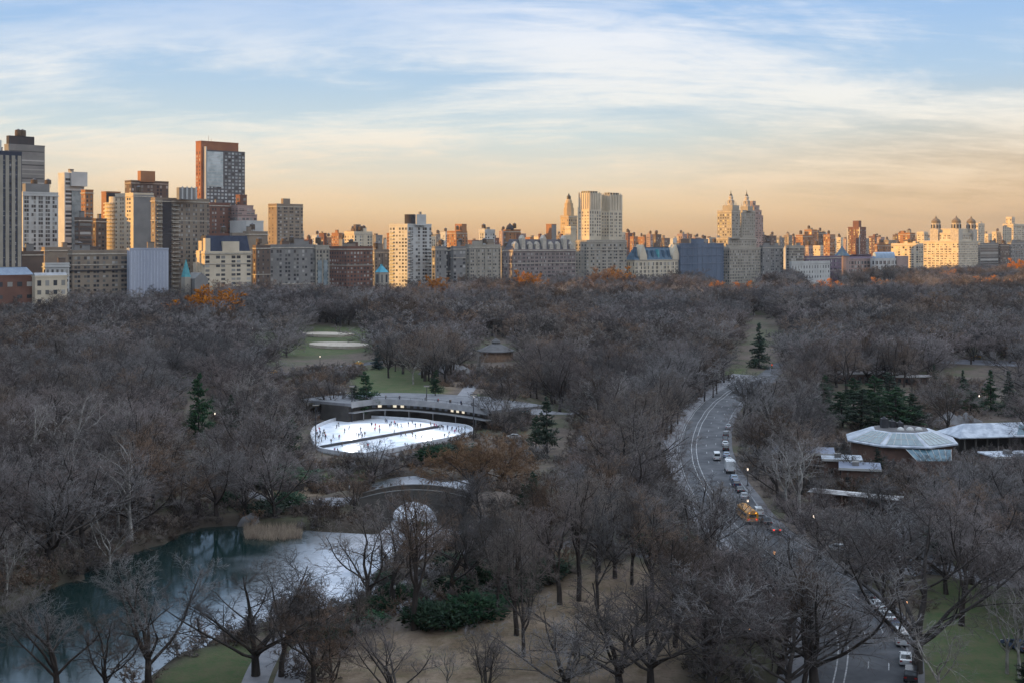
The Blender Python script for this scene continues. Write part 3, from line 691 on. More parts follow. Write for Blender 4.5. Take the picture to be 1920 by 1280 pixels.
# evergreens
PN, SN = 'pine_tree', 'spruce_tree'
ht(PINE,0,PN,372,832,693,'tall dark green pine in the left wood',.85)
ht(PINE,1,PN,433,815,735,'smaller pine right of the tall pine',1.0)
ht(PINE,0,PN,505,860,762,'dark pine left of the rink, nearest the wood',1.0)
ht(PINE,1,PN,532,865,755,'dark pine of the clump left of the rink',1.0)
ht(PINE,0,PN,548,862,775,'dark pine just left of the rink rim',.9)
ht(PINE,1,PN,690,775,682,'broad pine leaning at the end of the rink terrace',1.2)
ht(PINE,0,PN,665,780,722,'low pine below the broad terrace pine',1.4)
ht(SPRUCE,1,SN,710,694,645,'blue-green spruce beside the crosstown road',1.3)
ht(PINE,1,PN,816,745,690,'flat-topped pine above the rink terrace',1.2)
ht(PINE,1,PN,1026,850,738,'big green pine right of the rink',1.0)
ht(PINE,0,PN,1005,840,775,'smaller pine beside the big rink pine',1.1)
ht(SPRUCE,0,SN,1423,690,600,'tall dark spruce standing alone above the bend',1.15)
ht(SPRUCE,0,SN,1858,770,688,'dark spruce of the pair above the zoo',1.2)
ht(SPRUCE,0,SN,1893,780,690,'wider dark spruce of the pair above the zoo',1.3)
ht(SPRUCE,0,SN,1806,745,690,'small spruce left of the pair above the zoo',1.2)
ht(SPRUCE,0,SN,1752,725,680,'lone small spruce behind the zoo pines',1.1)
for k, (px, pb, pt, w) in enumerate([(1545,790,715,1.5),(1580,800,730,1.4),(1615,806,725,1.6),(1650,808,740,1.5),(1680,806,722,1.6),(1712,804,735,1.5),(1640,775,700,1.3),(1672,770,695,1.2),(1600,765,705,1.4),(1780,770,715,1.5),(1820,775,728,1.5),(1545,755,700,1.3)]):
    ht(PINE,k,PN,px,pb,pt,['lowest pine at the left end of the zoo grove','second pine from the left in the zoo grove','bushy pine left of the zoo roof vents','pine directly behind the zoo roof vents','lighter bushy pine behind the glass roof','pine at the right end of the zoo grove','pine in the back row of the zoo grove','tallest pine in the back row of the zoo grove','back-row pine at the left of the zoo grove','pine between the grove and the spruce pair','pine beneath the spruce pair','pine highest up at the left of the zoo grove'][k],w*1.45)
ht(PINE,1,PN,1648,895,838,'dark pine in front of the zoo glass roof',1.3)
ht(PINE,0,PN,1000,945,880,'dark pine among bare trees above the rock',1.2)
ht(PINE,1,PN,985,960,905,'low pine above the left end of the rock',1.3)
ht(PINE,0,PN,18,655,620,'lone green pine at the left edge',1.6)
ht(PINE,0,PN,900,1105,1040,'ivy-green small pine at the footpath by the bridge',.8)
ht(PINE,1,PN,1925,1310,1215,'green pine top in the bottom corner by the lawn',1.1)
def shrub(px, py, H, w, label, i=0):
    b = P(px, py); r = plant(SHRUB, i, 'evergreen_shrub', b.x, b.y, H, 2.2 if i == 0 else 1.8, w, None, label, 'shrub', None, ('stem','foliage'))
for k, (px, py, H, w, lb) in enumerate([(802,1172,3.0,1.2,'leftmost round green shrub at the top of the brown slope'),(840,1172,2.8,1.1,'middle round green shrub at the top of the brown slope'),(888,1160,3.2,1.4,'largest round green shrub at the top of the brown slope'),
  (700,1150,2.2,1.2,'dark shrub under the stout tree on the point'),(735,1120,2.0,1.1,'dark shrub on the shrubby point by the ice'),(765,1118,1.6,1.3,'low dark shrub beside the lower footpath bend'),(720,1095,1.8,1.3,'dark shrub at the tip of the shrubby point'),(690,1170,1.6,1.4,'low dark shrub beside the path under the point'),
  (1242,1025,4.5,1.2,'big dark green bush right of the grey rock'),(1222,1035,3.0,1.2,'lower dark bush at the right end of the rock'),(1108,1018,2.2,1.6,'green bush behind the top of the rock'),(1028,1080,2.5,1.0,'dark bush at the lower left foot of the rock'),
  (540,952,3.0,1.3,'dark round bush beside the footpath near the bridge'),(500,962,2.4,1.4,'dark bush on the bank below the footpath'),(432,945,2.4,1.2,'dark bush at the edge of the wood by the path'),(520,905,3.2,2.2,'wide dark thicket above the footpath bend'),
  (815,868,4.0,1.3,'dark green bush below the rink'),(850,862,3.6,1.5,'wider dark green bush below the rink'),(790,1000,2.2,1.2,'small bush by the arch water'),(600,1195,1.8,1.6,'low brown-green bush between the paths'),
  (1785,1035,4.0,1.4,'dark green hedge bush by the zoo footpath'),(1830,1038,4.2,1.4,'larger dark green hedge bush by the zoo footpath'),(1760,1030,3.2,1.3,'small dark hedge bush at the car park corner'),
  (850,1065,2.2,1.2,'green bush beside the upper footpath'),(915,1075,2.0,2.0,'ivy bank between the footpaths'),(880,1110,2.0,2.2,'ivy bank on the slope under the lower footpath'),(940,1090,2.0,1.8,'ivy bank at the left foot of the rock')]):
    shrub(px, py, H, w, lb, k % 2)
for k, (px, py, lb) in enumerate([(640,1190,'low shrub at the left end of the shrub line'),(668,1178,'second low shrub along the shrub line'),(925,1140,'shrub line bush right of the round green shrubs'),(955,1126,'shrub line bush below the slim tree'),(985,1108,'shrub line bush climbing towards the rock'),(1012,1090,'shrub line bush at the rock foot')]):
    shrub(px, py, 1.7, 1.5, lb, k % 2)
# ------------------------------------------------------------------ the woods: single trees near the eye, one mass beyond
KEEP = [[(566,800),(640,772),(880,786),(900,815),(700,862),(575,862)], [(690,742),(900,752),(960,790),(690,785)], [(730,945),(780,935),(828,955),(828,990),(730,990)],
  [(500,668),(700,655),(705,700),(490,712)], [(558,618),(700,618),(700,658),(560,655)], [(455,612),(520,612),(520,625),(455,625)], [(700,690),(790,690),(830,735),(700,745)],
  [(1262,790),(1330,738),(1385,728),(1372,760),(1395,850),(1412,912),(1395,930),(1370,930),(1330,900),(1268,850)], [(1372,935),(1425,935),(1470,1000),(1420,1010),(1380,990)],
  [(1575,802),(1800,800),(1800,838),(1740,850),(1650,845),(1575,828)], [(1780,790),(1930,770),(1930,835),(1800,830)], [(1490,845),(1630,855),(1630,885),(1490,880)], [(1515,915),(1680,930),(1680,955),(1515,945)],
  [(885,632),(970,632),(970,682),(885,682)], [(1500,1080),(1720,1080),(1720,1300),(1480,1300),(1500,1150)], [(1640,980),(1720,980),(1720,1060),(1640,1060)],
  [(1730,1070),(1930,1070),(1930,1300),(1730,1300)], [(650,1180),(780,1160),(930,1130),(1040,1070),(1130,1060),(1090,1190),(880,1260),(620,1290)],
  [(1000,1005),(1200,1005),(1220,1060),(1000,1060)], [(0,1180),(79,1135),(158,1108),(210,1078),(309,1042),(380,1010),(440,1002),(560,1004),(700,1012),(880,1005),(870,1060),(760,1110),(640,1200),(480,1260),(0,1300)],
  [(448,885),(480,925),(690,928),(690,948),(480,945)], [(640,735),(720,735),(690,775),(650,775)], [(680,895),(890,890),(890,935),(690,935)], [(290,1225),(520,1210),(520,1300),(290,1300)],
  [(1392,600),(1454,600),(1454,690),(1392,690)], [(340,700),(402,700),(402,805),(340,805)], [(830,835),(940,815),(960,900),(850,915)], [(1580,690),(1670,690),(1670,715),(1580,715)], [(985,745),(1072,745),(1072,850),(985,850)],
  [(800,690),(835,690),(835,740),(800,740)],[(1550,718),(1725,718),(1725,795),(1550,795)],[(1842,700),(1912,700),(1912,780),(1842,780)],[(1725,660),(1930,660),(1930,690),(1725,690)], [(1480,650),(1490,650),(1490,660),(1480,660)], [(1440,675),(1470,675),(1470,700),(1440,700)]]
def seg_dist(line, x, y):
    A = np.array([(p.x,p.y) for p in line[::3]]); return np.hypot(A[:,0]-x, A[:,1]-y).min()
PATHS = [spline([P(a,b) for a,b in q], 3) for q in ([(960,990),(900,1024),(830,1053),(775,1087),(755,1109),(665,1146),(545,1186),(490,1250)],[(985,1012),(912,1058),(840,1098),(755,1139),(640,1181),(556,1240)],[(452,872),(470,926),(580,942),(672,937)])]
STRICT = {0,13,21,22,24,25,28,30,31}
SUNTINT_PX = [(375,566,540,22),(812,562,522,20),(832,562,526,18),(972,548,512,20),(1000,550,518,22),(1135,538,503,26),(1165,538,505,26),(1352,556,532,16),(1395,560,532,30),(1545,556,528,32),(1640,556,526,36),(1790,536,510,26),(1850,545,522,34),(1900,520,490,26),(1880,548,528,26)]
KEEP += [[(a-w,t-3),(a+w,t-3),(a+w,b-12),(a-w,b-12)] for a, b, t, w in SUNTINT_PX]
N0 = len(KEEP)-len(SUNTINT_PX)
CRIT = {0,1,2,3,4,5,6,7,8,9,10,13,14,18,21,22,24,25,26,28,30,31}
def scatter():
    rg = random.Random(5); out = []
    y = 172.0
    while y < 2080:
        st = 8.0 if y < 330 else 8.6 if y < 520 else 9.6 if y < 1000 else 11.5
        x = -.44*y-14
        while x < .44*y+14:
            X, Y = x+rg.uniform(-.45,.45)*st, y+rg.uniform(-.45,.45)*st; x += st
            px, py = U((X,Y,0))
            if Y > min(1240/(1-.000393*(px-960)), 1990)-22: continue
            if Y > 1500 and px < 1380: continue
            H = rg.uniform(12.5, 18) if rg.random() < .6 else rg.uniform(17, 23); wv = rg.uniform(.85, 1.25)
            if Y < 460:
                if rg.random() < (.24 if px > 640 else .14): continue
                if px > 1000 and py > 1000: H *= .95
            elif rg.random() < .05: continue
            z = 0
            if Y < 700:
                z = g1(X, Y)
                if Y < 360 and float(sdf(POND, np.array([X]), np.array([Y]))[0]) < (.9 if X < -35 else 2.2): continue
                if seg_dist(ROAD, X, Y) < HW+2.6: continue
                if Y < 330 and min(seg_dist(q, X, Y) for q in PATHS) < 3.2: continue
            if any(math.hypot(X-a, Y-b) < 4.5 for a, b, h in TREES): continue
            w = .40*H*wv; bad = False
            if Y < 1600:
                for qi, q in enumerate(KEEP):
                    hits = 0
                    xs = [v[0] for v in q]; ys = [v[1] for v in q]
                    u0, t0 = U((X,Y,z+H)); u1, t1 = U((X,Y,z+.25*H)); ww = w*F/Y
                    if u0+ww < min(xs) or u0-ww > max(xs) or t0 > max(ys) or t1 < min(ys): continue
                    for fh, fw in ((.97,0),(.95,.35),(.95,-.35),(.75,.95),(.75,-.95),(.85,.5),(.85,-.5),(.65,.8),(.65,-.8),(.65,0),(.4,.6),(.4,-.6),(.4,0),(.15,0),(.0,0)):
                        if inpoly(q, *U((X+w*fw, Y, z+H*fh))): hits += 1
                    if hits >= (1 if qi in STRICT or qi >= N0 else 2 if qi in CRIT else 3): bad = True; break
            if bad: continue
            out.append((X, Y, H, wv))
        y += st
    return out
SPOTS = scatter()
LAND = [('far bank of the pond',150,1040),('reed patch in the pond',515,985),('dark water corner',70,1130),('footpath bend near the bridge',460,915),('stone bridge',780,930),('white rink',640,830),
 ('rink end by the willow',885,810),('big green rink pine',1026,800),('tall pine of the left wood',372,760),('pines left of the rink',530,810),('rust-brown willow',885,870),('carousel pavilion',930,655),
 ('grey rock outcrop',1110,1030),('dark bush at the rock',1242,1010),('school bus',1398,965),('white delivery truck',1367,880),('bend of the drive',1310,800),('four slim trees on the bend',1320,720),
 ('lone tall spruce',1423,645),('zoo glass roof',1660,830),('zoo pine grove',1630,760),('long pale arbor roof',1590,935),('long zoo wing',1860,800),('car park',1770,985),('spruce pair above the zoo',1875,735),
 ('white parked cars',1660,1150),('lawn by the drive',1820,1140),('big grey thicket at the bottom',1160,1160),('brown slope',860,1220),('green lawn corner',400,1245),('blue flat zoo roof',1500,865),('rink terrace',790,760),
 ('footpath by the zoo hedge',1790,1060),('pale sycamore on the bank',205,1010),('pale sycamore at the water edge',5,900),('red brake lights',1455,990),('blue-green spruce',710,670),('lower footpath',640,1180)]
ORD = ['nearest','second closest','third closest','fourth closest','fifth closest','sixth closest','seventh closest','eighth closest','ninth closest','tenth closest']
SHAPE = ['round-crowned','wide-crowned','narrow upright','open-crowned','vase-shaped','leaning']
def scatter_nodes(o, srcs):
    """Copies of the source meshes on the points of o, as one object."""
    g = bpy.data.node_groups.new('scatter', 'GeometryNodeTree')
    g.interface.new_socket('Geometry', in_out='INPUT', socket_type='NodeSocketGeometry'); g.interface.new_socket('Geometry', in_out='OUTPUT', socket_type='NodeSocketGeometry')
    gi, go = g.nodes.new('NodeGroupInput'), g.nodes.new('NodeGroupOutput')
    ip = g.nodes.new('GeometryNodeInstanceOnPoints'); jn = g.nodes.new('GeometryNodeJoinGeometry')
    # the join lists its inputs last link first
    for s in reversed(srcs):
        oi = g.nodes.new('GeometryNodeObjectInfo'); oi.inputs['Object'].default_value = s
        gt = g.nodes.new('GeometryNodeGeometryToInstance'); g.links.new(oi.outputs['Geometry'], gt.inputs[0]); g.links.new(gt.outputs[0], jn.inputs[0])
    def attr(n, t):
        a = g.nodes.new('GeometryNodeInputNamedAttribute'); a.data_type = t; a.inputs['Name'].default_value = n
        return a.outputs['Attribute']
    cx = g.nodes.new('ShaderNodeCombineXYZ'); g.links.new(attr('rot','FLOAT'), cx.inputs[2])
    g.links.new(gi.outputs[0], ip.inputs['Points']); g.links.new(jn.outputs[0], ip.inputs['Instance'])
    ip.inputs['Pick Instance'].default_value = True
    g.links.new(attr('idx','INT'), ip.inputs['Instance Index']); g.links.new(cx.outputs[0], ip.inputs['Rotation']); g.links.new(attr('scl','FLOAT_VECTOR'), ip.inputs['Scale'])
    g.links.new(ip.outputs[0], go.inputs[0])
    md = o.modifiers.new('scatter', 'NODES'); md.node_group = g
def patch(x, y): return math.sin(x/31+1.1*math.sin(y/47))*math.cos(y/39+.8*math.sin(x/53))
def pick(rg, x, y):
    g = patch(x, y)+rg.uniform(-.55,.55)
    return rg.choice((0,1,4,5)) if g > 0 else rg.choice((2,3,3,1))
def build_woods():
    rg = random.Random(8)
    inview = [s for s in SPOTS if abs(U((s[0],s[1],0))[0]-960) < 985]
    near = sorted(inview, key=lambda s: s[1])
    n_ind = 300-sum(1 for o in col.objects if o.name.split('.')[0] == 'bare_tree')
    near = near[:n_ind]; ns = set(near); rows = {}
    items = []
    for s in near:
        i = pick(rg, s[0], s[1]); px, py = U((s[0], s[1], s[2]*.6)); px = min(max(px,0),1920); py = min(py,1270)
        l = min(LAND, key=lambda q: math.hypot(px-q[1], py-q[2])); dx, dy = px-l[1], py-l[2]
        side = ('right of' if dx > 0 else 'left of') if abs(dx) > abs(dy)*1.2 else ('below' if dy > 0 else 'above')
        items.append((s, i, l[0], side, math.hypot(dx, dy)))
    for k, (s, i, l, side, d) in enumerate(sorted(items, key=lambda t: t[4])):
        n = rows[(l, side)] = rows.get((l, side), -1)+1
        o = ORD[n] if n < 10 else f'{n+1}th closest'
        lab = f'{SHAPE[i]} bare tree, {o} {side} the {l}'
        if len(lab.split()) > 16: lab = lab.replace('narrow upright','narrow')
        if k % 8 == 4: plant(SYC, i % 2, 'sycamore_tree', s[0], s[1], s[2], 20., s[3]*.85, None, 'pale-barked'+lab[lab.index(' bare'):].replace(' bare tree', ' sycamore'), group='bare trees of the park woods')
        else: plant(NEAR, i, 'bare_tree', s[0], s[1], s[2], 20., s[3], None, lab, group='bare trees of the park woods')
    rest = [s for s in SPOTS if s not in ns]
    # the wood beyond, one mass: copies of a few leafless trees on points
    srcs = []
    for tr, cr in FAR+NEAR:
        vs_, fs = [], []
        bm = bmesh.new(); bm.from_mesh(tr); nf = len(bm.faces); bm.from_mesh(cr); bm.faces.ensure_lookup_table()
        for f in bm.faces[nf:]: f.material_index = 1
        for f in bm.faces: f.smooth = True
        me = bpy.data.meshes.new('woodland_tree'); bm.to_mesh(me); bm.free()
        me.materials.append(tr.materials[0]); me.materials.append(cr.materials[0])
        srcs.append(bpy.data.objects.new('woodland_tree', me))
    V = []; idx = []; rot = []; scl = []
    Z = gh(np.array([s[0] for s in rest]), np.array([s[1] for s in rest]))
    for s, z in zip(rest, Z):
        if s[1] < 560: i = len(FAR)+pick(rg, s[0], s[1]); b = 20.
        else: i = 5 if rg.random() < .07 else (0,1,2,3,4,4)[pick(rg, s[0]*.6, s[1]*.6)]; b = 18.
        V.append((s[0], s[1], z)); idx.append(i); rot.append(rg.random()*6.28); k = s[2]/b; scl.append((k*s[3]*1.3, k*s[3]*1.3, k))
    me = bpy.data.meshes.new('woodland'); me.from_pydata(V, [], [])
    me.attributes.new('idx','INT','POINT').data.foreach_set('value', idx)
    me.attributes.new('rot','FLOAT','POINT').data.foreach_set('value', rot)
    me.attributes.new('scl','FLOAT_VECTOR','POINT').data.foreach_set('vector', np.array(scl,np.float32).ravel())
    o = link('woodland', me); tag(o, 'leafless grey-brown woodland filling the park up to the skyline', 'woodland', None, 'stuff')
    scatter_nodes(o, srcs)
    print('WOOD', len(near), len(rest))
build_woods()
# ------------------------------------------------------------------ the skyline: every building stands on the street grid, turned 45 degrees to the view
TH = R(-44.7); EV = Vector((math.cos(TH), math.sin(TH))); NV = Vector((-math.sin(TH), math.cos(TH)))   # grid east, grid north
LIME = mat('limestone', (0.340,0.303,0.252), (0.281,0.252,0.207), .08, .9, detail=6)
CREAM = mat('cream_brick', (.60,.51,.385), (.51,.43,.32), .08, .9)
TANB = mat('tan_brick', (0.266,0.215,0.163), (0.215,0.170,0.133), .08, .9)
REDB = mat('red_brick', (0.185,0.092,0.067), (0.141,0.074,0.056), .08, .9)
BRWN = mat('brown_brick', (0.148,0.107,0.085), (0.115,0.085,0.070), .08, .9)
GREY = mat('grey_brick', (0.222,0.211,0.200), (0.178,0.170,0.163), .08, .9)
WHIT = mat('white_brick', (0.488,0.481,0.459), (0.414,0.407,0.392), .08, .9)
DARK = mat('dark_brick', (0.056,0.050,0.052), (0.041,0.037,0.041), .08, .9)
NETB = mat('blue_scaffold_net', (.12,.15,.205), (.085,.11,.155), .06, .9, stretch=(1,1,.15))
NETW = mat('white_scaffold_net', (0.385,0.400,0.459), (0.311,0.333,0.400), .06, .9, stretch=(1,1,.12))
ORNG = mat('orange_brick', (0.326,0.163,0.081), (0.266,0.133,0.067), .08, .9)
PINK = mat('pink_brick', (0.340,0.244,0.215), (0.281,0.200,0.178), .08, .9)
GLSS = mat('facade_glass', (.24,.29,.31), (.13,.17,.19), .15, .12, spec=.9)
SLAT = mat('blue_slate', (.045,.085,.13), (.07,.12,.17), .3, .6)
TARR = mat('roof_tar', (.13,.12,.12), (.09,.085,.085), .2, .9)
ROOFP = mat('roof_pale', (.40,.40,.41), (.30,.30,.31), .2, .9)
COPP = mat('copper_green', (.10,.34,.36), (.07,.25,.28), .3, .6)
TILE = mat('roof_tile_purple', (.17,.12,.16), (.13,.095,.125), .3, .7)
WOODT = mat('tank_wood', (.12,.085,.06), (.08,.06,.045), .6, .9)
STON = mat('carved_stone', (.50,.44,.36), (.36,.32,.27), .5, .9)
BRNZ = mat('dark_bronze', (.06,.055,.05), (.09,.08,.06), .5, .5, metal=.4)
def win_mat(name, isl):
    m = bpy.data.materials.new(name); m.use_nodes = True; nt = m.node_tree; b = nt.nodes['Principled BSDF']
    r = (nt.nodes.new('ShaderNodeNewGeometry').outputs['Random Per Island'] if isl else nt.nodes.new('ShaderNodeObjectInfo').outputs['Random'])
    nt.links.new(nt_ramp(nt, r, [(0,(.030,.032,.038)),(.35,(.055,.058,.065)),(.55,(.10,.10,.10)),(.8,(.20,.19,.17)),(1,(.40,.38,.35))]), b.inputs['Base Color'])
    nt.links.new(nt_smooth(nt, r, .4, .9, .08, .45), b.inputs['Roughness']); b.inputs['Specular IOR Level'].default_value = .6
    return m
WIN, WINI = win_mat('window_glass', False), win_mat('window_glass_many', True)
WPAL = mat('pale_window', (.42,.43,.42), (.26,.28,.29), .3, .2, objvar=.3)
UNIT = MB().box(-.5,.5,-.5,.5,-.5,.5).mesh('window', WIN)
def lodge(name, mb, mats, par, smooth=False): return mb.build(name, mats, par, None, smooth)
def YC(px): return 1240/(1-.000393*(px-960))

class Bld:
    def __init__(s, name, label, xc, yf=1.0, cat='building', group=None, cap=60, seed=None):
        s.Y = YC(xc)*yf; X = (xc-960)/F*s.Y; s.o = Vector((X, s.Y)); s.g = g1(X, s.Y)
        s.root = tag(empty(name, (X, s.Y, min(s.g, 0)), TH), label, cat, group); s.W = []; s.cap = cap; s.rg = random.Random(xc*7+int(yf*100) if seed is None else seed); s.z0 = min(s.g, 0)
    def zz(s, py, Y=None): return HC-(py-YH)/F*(Y or s.Y)-s.z0
    def ext(s, xl, xc, xr, back=0.0):
        """Local box whose near corner shows at column xc and whose faces end at xl and xr; back: metres set behind the root corner."""
        Y = s.Y+back; c = Vector(((xc-960)/F*Y, Y))
        k = (xl-960)/F; a = (c.x-k*c.y)/(EV.x-k*EV.y)
        k = (xr-960)/F; b = (k*c.y-c.x)/(NV.x-k*NV.y)
        d = c-s.o; lx, ly = d.dot(EV), d.dot(NV)
        return (lx-max(a,3), lx, ly, ly+max(b,3))
    def block(s, e, z0, z1, wall, roof=TARR, name='wall', parapet=1.0, cornice=None, depth=None):
        x0, x1, y0, y1 = e
        o = lodge(name, MB().box(x0,x1,y0,y1,z0,z1,top=False), wall, s.root)
        rf = MB().box(x0+.35,x1-.35,y0+.35,y1-.35,z1-.6,z1-.25)
        if parapet:
            for q in ((x0-.15,x1+.15,y0-.15,y0+.35),(x0-.15,x1+.15,y1-.35,y1+.15),(x0-.15,x0+.35,y0+.35,y1-.35),(x1-.35,x1+.15,y0+.35,y1-.35)): rf.box(*q, z1-.2, z1+parapet, 1)
        r = lodge('roof', rf, [roof, wall], s.root)
        if cornice:
            for zc, hh, pr in cornice:
                lodge('cornice', MB().box(x0-pr,x1+pr,y0-pr,y1+pr,zc,zc+hh), STON if wall is not WHIT else WHIT, s.root)
        return r
    def win(s, e, z0, z1, bay=3.3, fl=3.3, w=1.6, h=1.9, south=True, east=True, m=1.2, pos=None):
        x0, x1, y0, y1 = e; nf = max(1, int((z1-z0-.8)/fl))
        for face, A, B in (('s', x0, x1), ('e', y0, y1)):
            if not (south if face == 's' else east): continue
            n = int((B-A-2*m+bay-w)/bay)
            if n < 1: continue
            st = (B-A)/(n); rh = s.rg.choice((0,0,1,1,2)); gapf = s.rg.choice((0,0,5,7)); wv = s.rg.uniform(.8,1.2); hv = s.rg.uniform(.85,1.15)
            for j in range(nf):
                z = z1-.9-fl*(j+.5)
                for i in range(n):
                    c = A+st*(i+.5)
                    if rh == 1: c += st*(.17 if i % 2 == 0 else -.17)
                    if rh == 2 and i % 3 == 1: continue
                    if gapf and i % gapf == 2 and j % 2: continue
                    hh = h*hv*(1.25 if j == 0 else 1); ww = w*wv*(1.5 if rh == 2 else 1)
                    if face == 's': s.W.append((z, c, y0-.03, ww, .12, hh))
                    else: s.W.append((z, x1+.03, c, .12, ww, hh))
    def bands(s, e, z0, z1, fl=3.4, h=1.5, south=True, east=True, m=.8):
        x0, x1, y0, y1 = e; nf = int((z1-z0-.8)/fl)
        for j in range(nf):
            z = z1-1.0-fl*(j+.5)
            if south: s.W.append((z, (x0+x1)/2, y0-.03, x1-x0-2*m, .12, h))
            if east: s.W.append((z, x1+.03, (y0+y1)/2, .12, y1-y0-2*m, h))
    def balconies(s, e, z0, z1, face, c0, c1, fl=3.3, mt=None, d=1.5):
        x0, x1, y0, y1 = e; nf = min(40, int((z1-z0-.8)/fl))
        for j in range(nf):
            z = z1-.9-fl*(j+1)
            b = MB().box(c0,c1,y0-d,y0-.01,z,z+.9) if face == 's' else MB().box(x1+.01,x1+d,c0,c1,z,z+.9)
            lodge('balcony', b, mt or WHIT, s.root)
    def tank(s, roof, x, y, z, r=2.0, h=4.2):
        t = MB()
        for a in range(4): t.tube((x+r*.7*math.cos(a*1.571+.8), y+r*.7*math.sin(a*1.571+.8), z-.5), (x+r*.7*math.cos(a*1.571+.8), y+r*.7*math.sin(a*1.571+.8), z+2.4), .14, n=4)
        t.lathe([(r,z+2.3),(r*1.02,z+2.3+h*.5),(r*.96,z+2.3+h)], 12, (x,y)).lathe([(r*1.05,z+2.3+h),(r*.5,z+2.9+h),(.05,z+3.6+h)], 12, (x,y), 1)
        lodge('water_tank', t, [WOODT, TARR], roof)
    def clutter(s, roof, e, z, wall, n=2, tanks=1, mx=1.0):
        x0, x1, y0, y1 = e; g = s.rg
        for k in range(n):
            w, d, h = (x1-x0)*g.uniform(.2,.42), (y1-y0)*g.uniform(.16,.34), g.uniform(2.5,6)*mx
            cx, cy_ = g.uniform(x0+w/2+1, x1-w/2-1), g.uniform(y0+d/2+1, y1-d/2-1)
            p = MB().box(cx-w/2,cx+w/2,cy_-d/2,cy_+d/2,z-.4,z+h).box(cx-w/2-.2,cx+w/2+.2,cy_-d/2-.2,cy_+d/2+.2,z+h,z+h+.4,1)
            lodge('penthouse', p, [g.choice([wall, wall, GREY, BRWN, TANB]), TARR], roof)
        for k in range(tanks): s.tank(roof, g.uniform(x0+3,x1-3), g.uniform(y0+3,y1-3), z, g.uniform(1.7,2.4), g.uniform(3.6,4.8))
    def finish(s):
        W = sorted(s.W, key=lambda t: (-t[0], t[2], t[1]))
        for z, x, y, a, b, c in W[:s.cap]:
            link('window', UNIT, s.root, (x,y,z), 0, (a,b,c))
        if W[s.cap:]:
            m = MB()
            for z, x, y, a, b, c in W[s.cap:]: m.box(x-a/2,x+a/2,y-b/2,y+b/2,z-c/2,z+c/2)
            tag(lodge('window', m, WINI, s.root), kind='stuff')
        return s
NB = []     # (label key, px, py) for naming the small roofs behind
def simple(label, xl, xc, xr, yt, yf, wall, style='punch', name='apartment_building', cap=40, n=2, tanks=1, cornice=True, mx=1.0, bay=3.3, fl=3.3, w=1.6, h=1.9, zb=12, roof=TARR, key=None, **kw):
    b = Bld(name, label, xc, yf, cap=cap); e = b.ext(xl, xc, xr); z = b.zz(yt)
    co = [(z-2.2,.8,.5)] if cornice else None
    r = b.block(e, 0, z, wall, roof, cornice=co)
    if style == 'punch':
        b.win(e, zb, z-2.2, bay, fl, w, h, **kw); q = b.rg.random(); x0, x1, y0, y1 = e
        if q < .45:
            for f in b.rg.sample((.25,.45,.6,.82), 2): lodge('belt_course', MB().box(x0-.25,x1+.25,y0-.25,y1+.25,z*f,z*f+.55), STON, b.root)
        elif q < .8:
            k = max(2, int((y1-y0)/9))
            for i in range(k+1): lodge('pier', MB().box(x1+.01,x1+.5,y0+(y1-y0-.9)*i/k,y0+(y1-y0-.9)*i/k+.9,4,z-2.4), wall, b.root)
    elif style == 'bands': b.bands(e, zb, z-2, fl, h, **kw)
    elif style == 'grid': b.win(e, zb, z-1, 2.6, 3.2, 1.9, 2.2, **kw)
    b.clutter(r, e, z, wall, n, tanks, mx)
    NB.append((key or label, (xl+xr)/2, yt))
    return b, e, z, r
def add(*a, **k): simple(*a, **k)[0].finish()

# --- far left towers
b, e, z, r = simple('dark tower with narrow white and navy vertical stripes at the left edge', -46, -28, 41, 284, .98, mat('navy_panel', (.055,.06,.085), (.04,.045,.065), .08, .8), None, cap=80, n=1, tanks=0, cornice=False, name='striped_tower')
for i in range(6):
    y0 = e[2]+(e[3]-e[2])*(i+.28)/6; y1 = y0+(e[3]-e[2])*.085
    lodge('wall_stripe', MB().box(e[1],e[1]+.4,y0,y1+.3,10,z-2), LIME, b.root)
b.bands(e, 30, z-3, 3.2, .5, south=False); b.win(e, 30, z-3, 2.9, 3.2, 1.2, 1.7, south=False); lodge('penthouse', MB().box(e[0]+3,e[1]-6,e[2]+2,e[2]+14,z,z+b.Y*.010), WHIT, r); b.finish()
b, e, z, r = simple('tall warm grey slab with thin horizontal bands and two round tanks on top', 8, 16, 84, 272, 1.25, GREY, 'bands', cap=60, n=0, tanks=0, cornice=False, name='office_tower', fl=4.0, h=1.0)
e2 = (e[0]+2, e[1]-1.5, e[2]+1, e[3]-9); lodge('roof_crown', MB().box(*e2, z, z+8.5), DARK, r)
for k in (.42, .58): b.tank(r, (e2[0]+e2[1])/2, e2[2]+(e2[3]-e2[2])*k, z+6.5, 3.0, 5)
b.finish()
b, e, z, r = simple('pale grid-fronted block with square windows and a lower step on each side', 36, 43, 109, 362, 1.06, WHIT, 'grid', cap=100, n=0, tanks=0, name='apartment_building')
e2 = b.ext(42, 48, 93, 3); lodge('upper_storey', MB().box(*e2, z-.4, b.zz(344)), GREY, r); b.tank(r, e2[1]-5, e2[2]+9, b.zz(344)-2, 2.4, 3); b.tank(r, e2[1]-5, e2[2]+20, b.zz(344)-2, 2.4, 3); b.finish()
b, e, z, r = simple('slim white and glass tower with a stepped white crown', 109, 121, 158, 326, 1.12, WHIT, 'bands', cap=70, n=1, tanks=0, name='glass_tower', cornice=False, south=False)
e2 = b.ext(128, 134, 164, 2); lodge('crown', MB().box(*e2, z-10, b.zz(322)), WHIT, r); lodge('curtain_wall', MB().box(e[1]+.2,e[1]+.6,e[2]+6,e[3]-1,10,z-14), GLSS, b.root); b.finish()
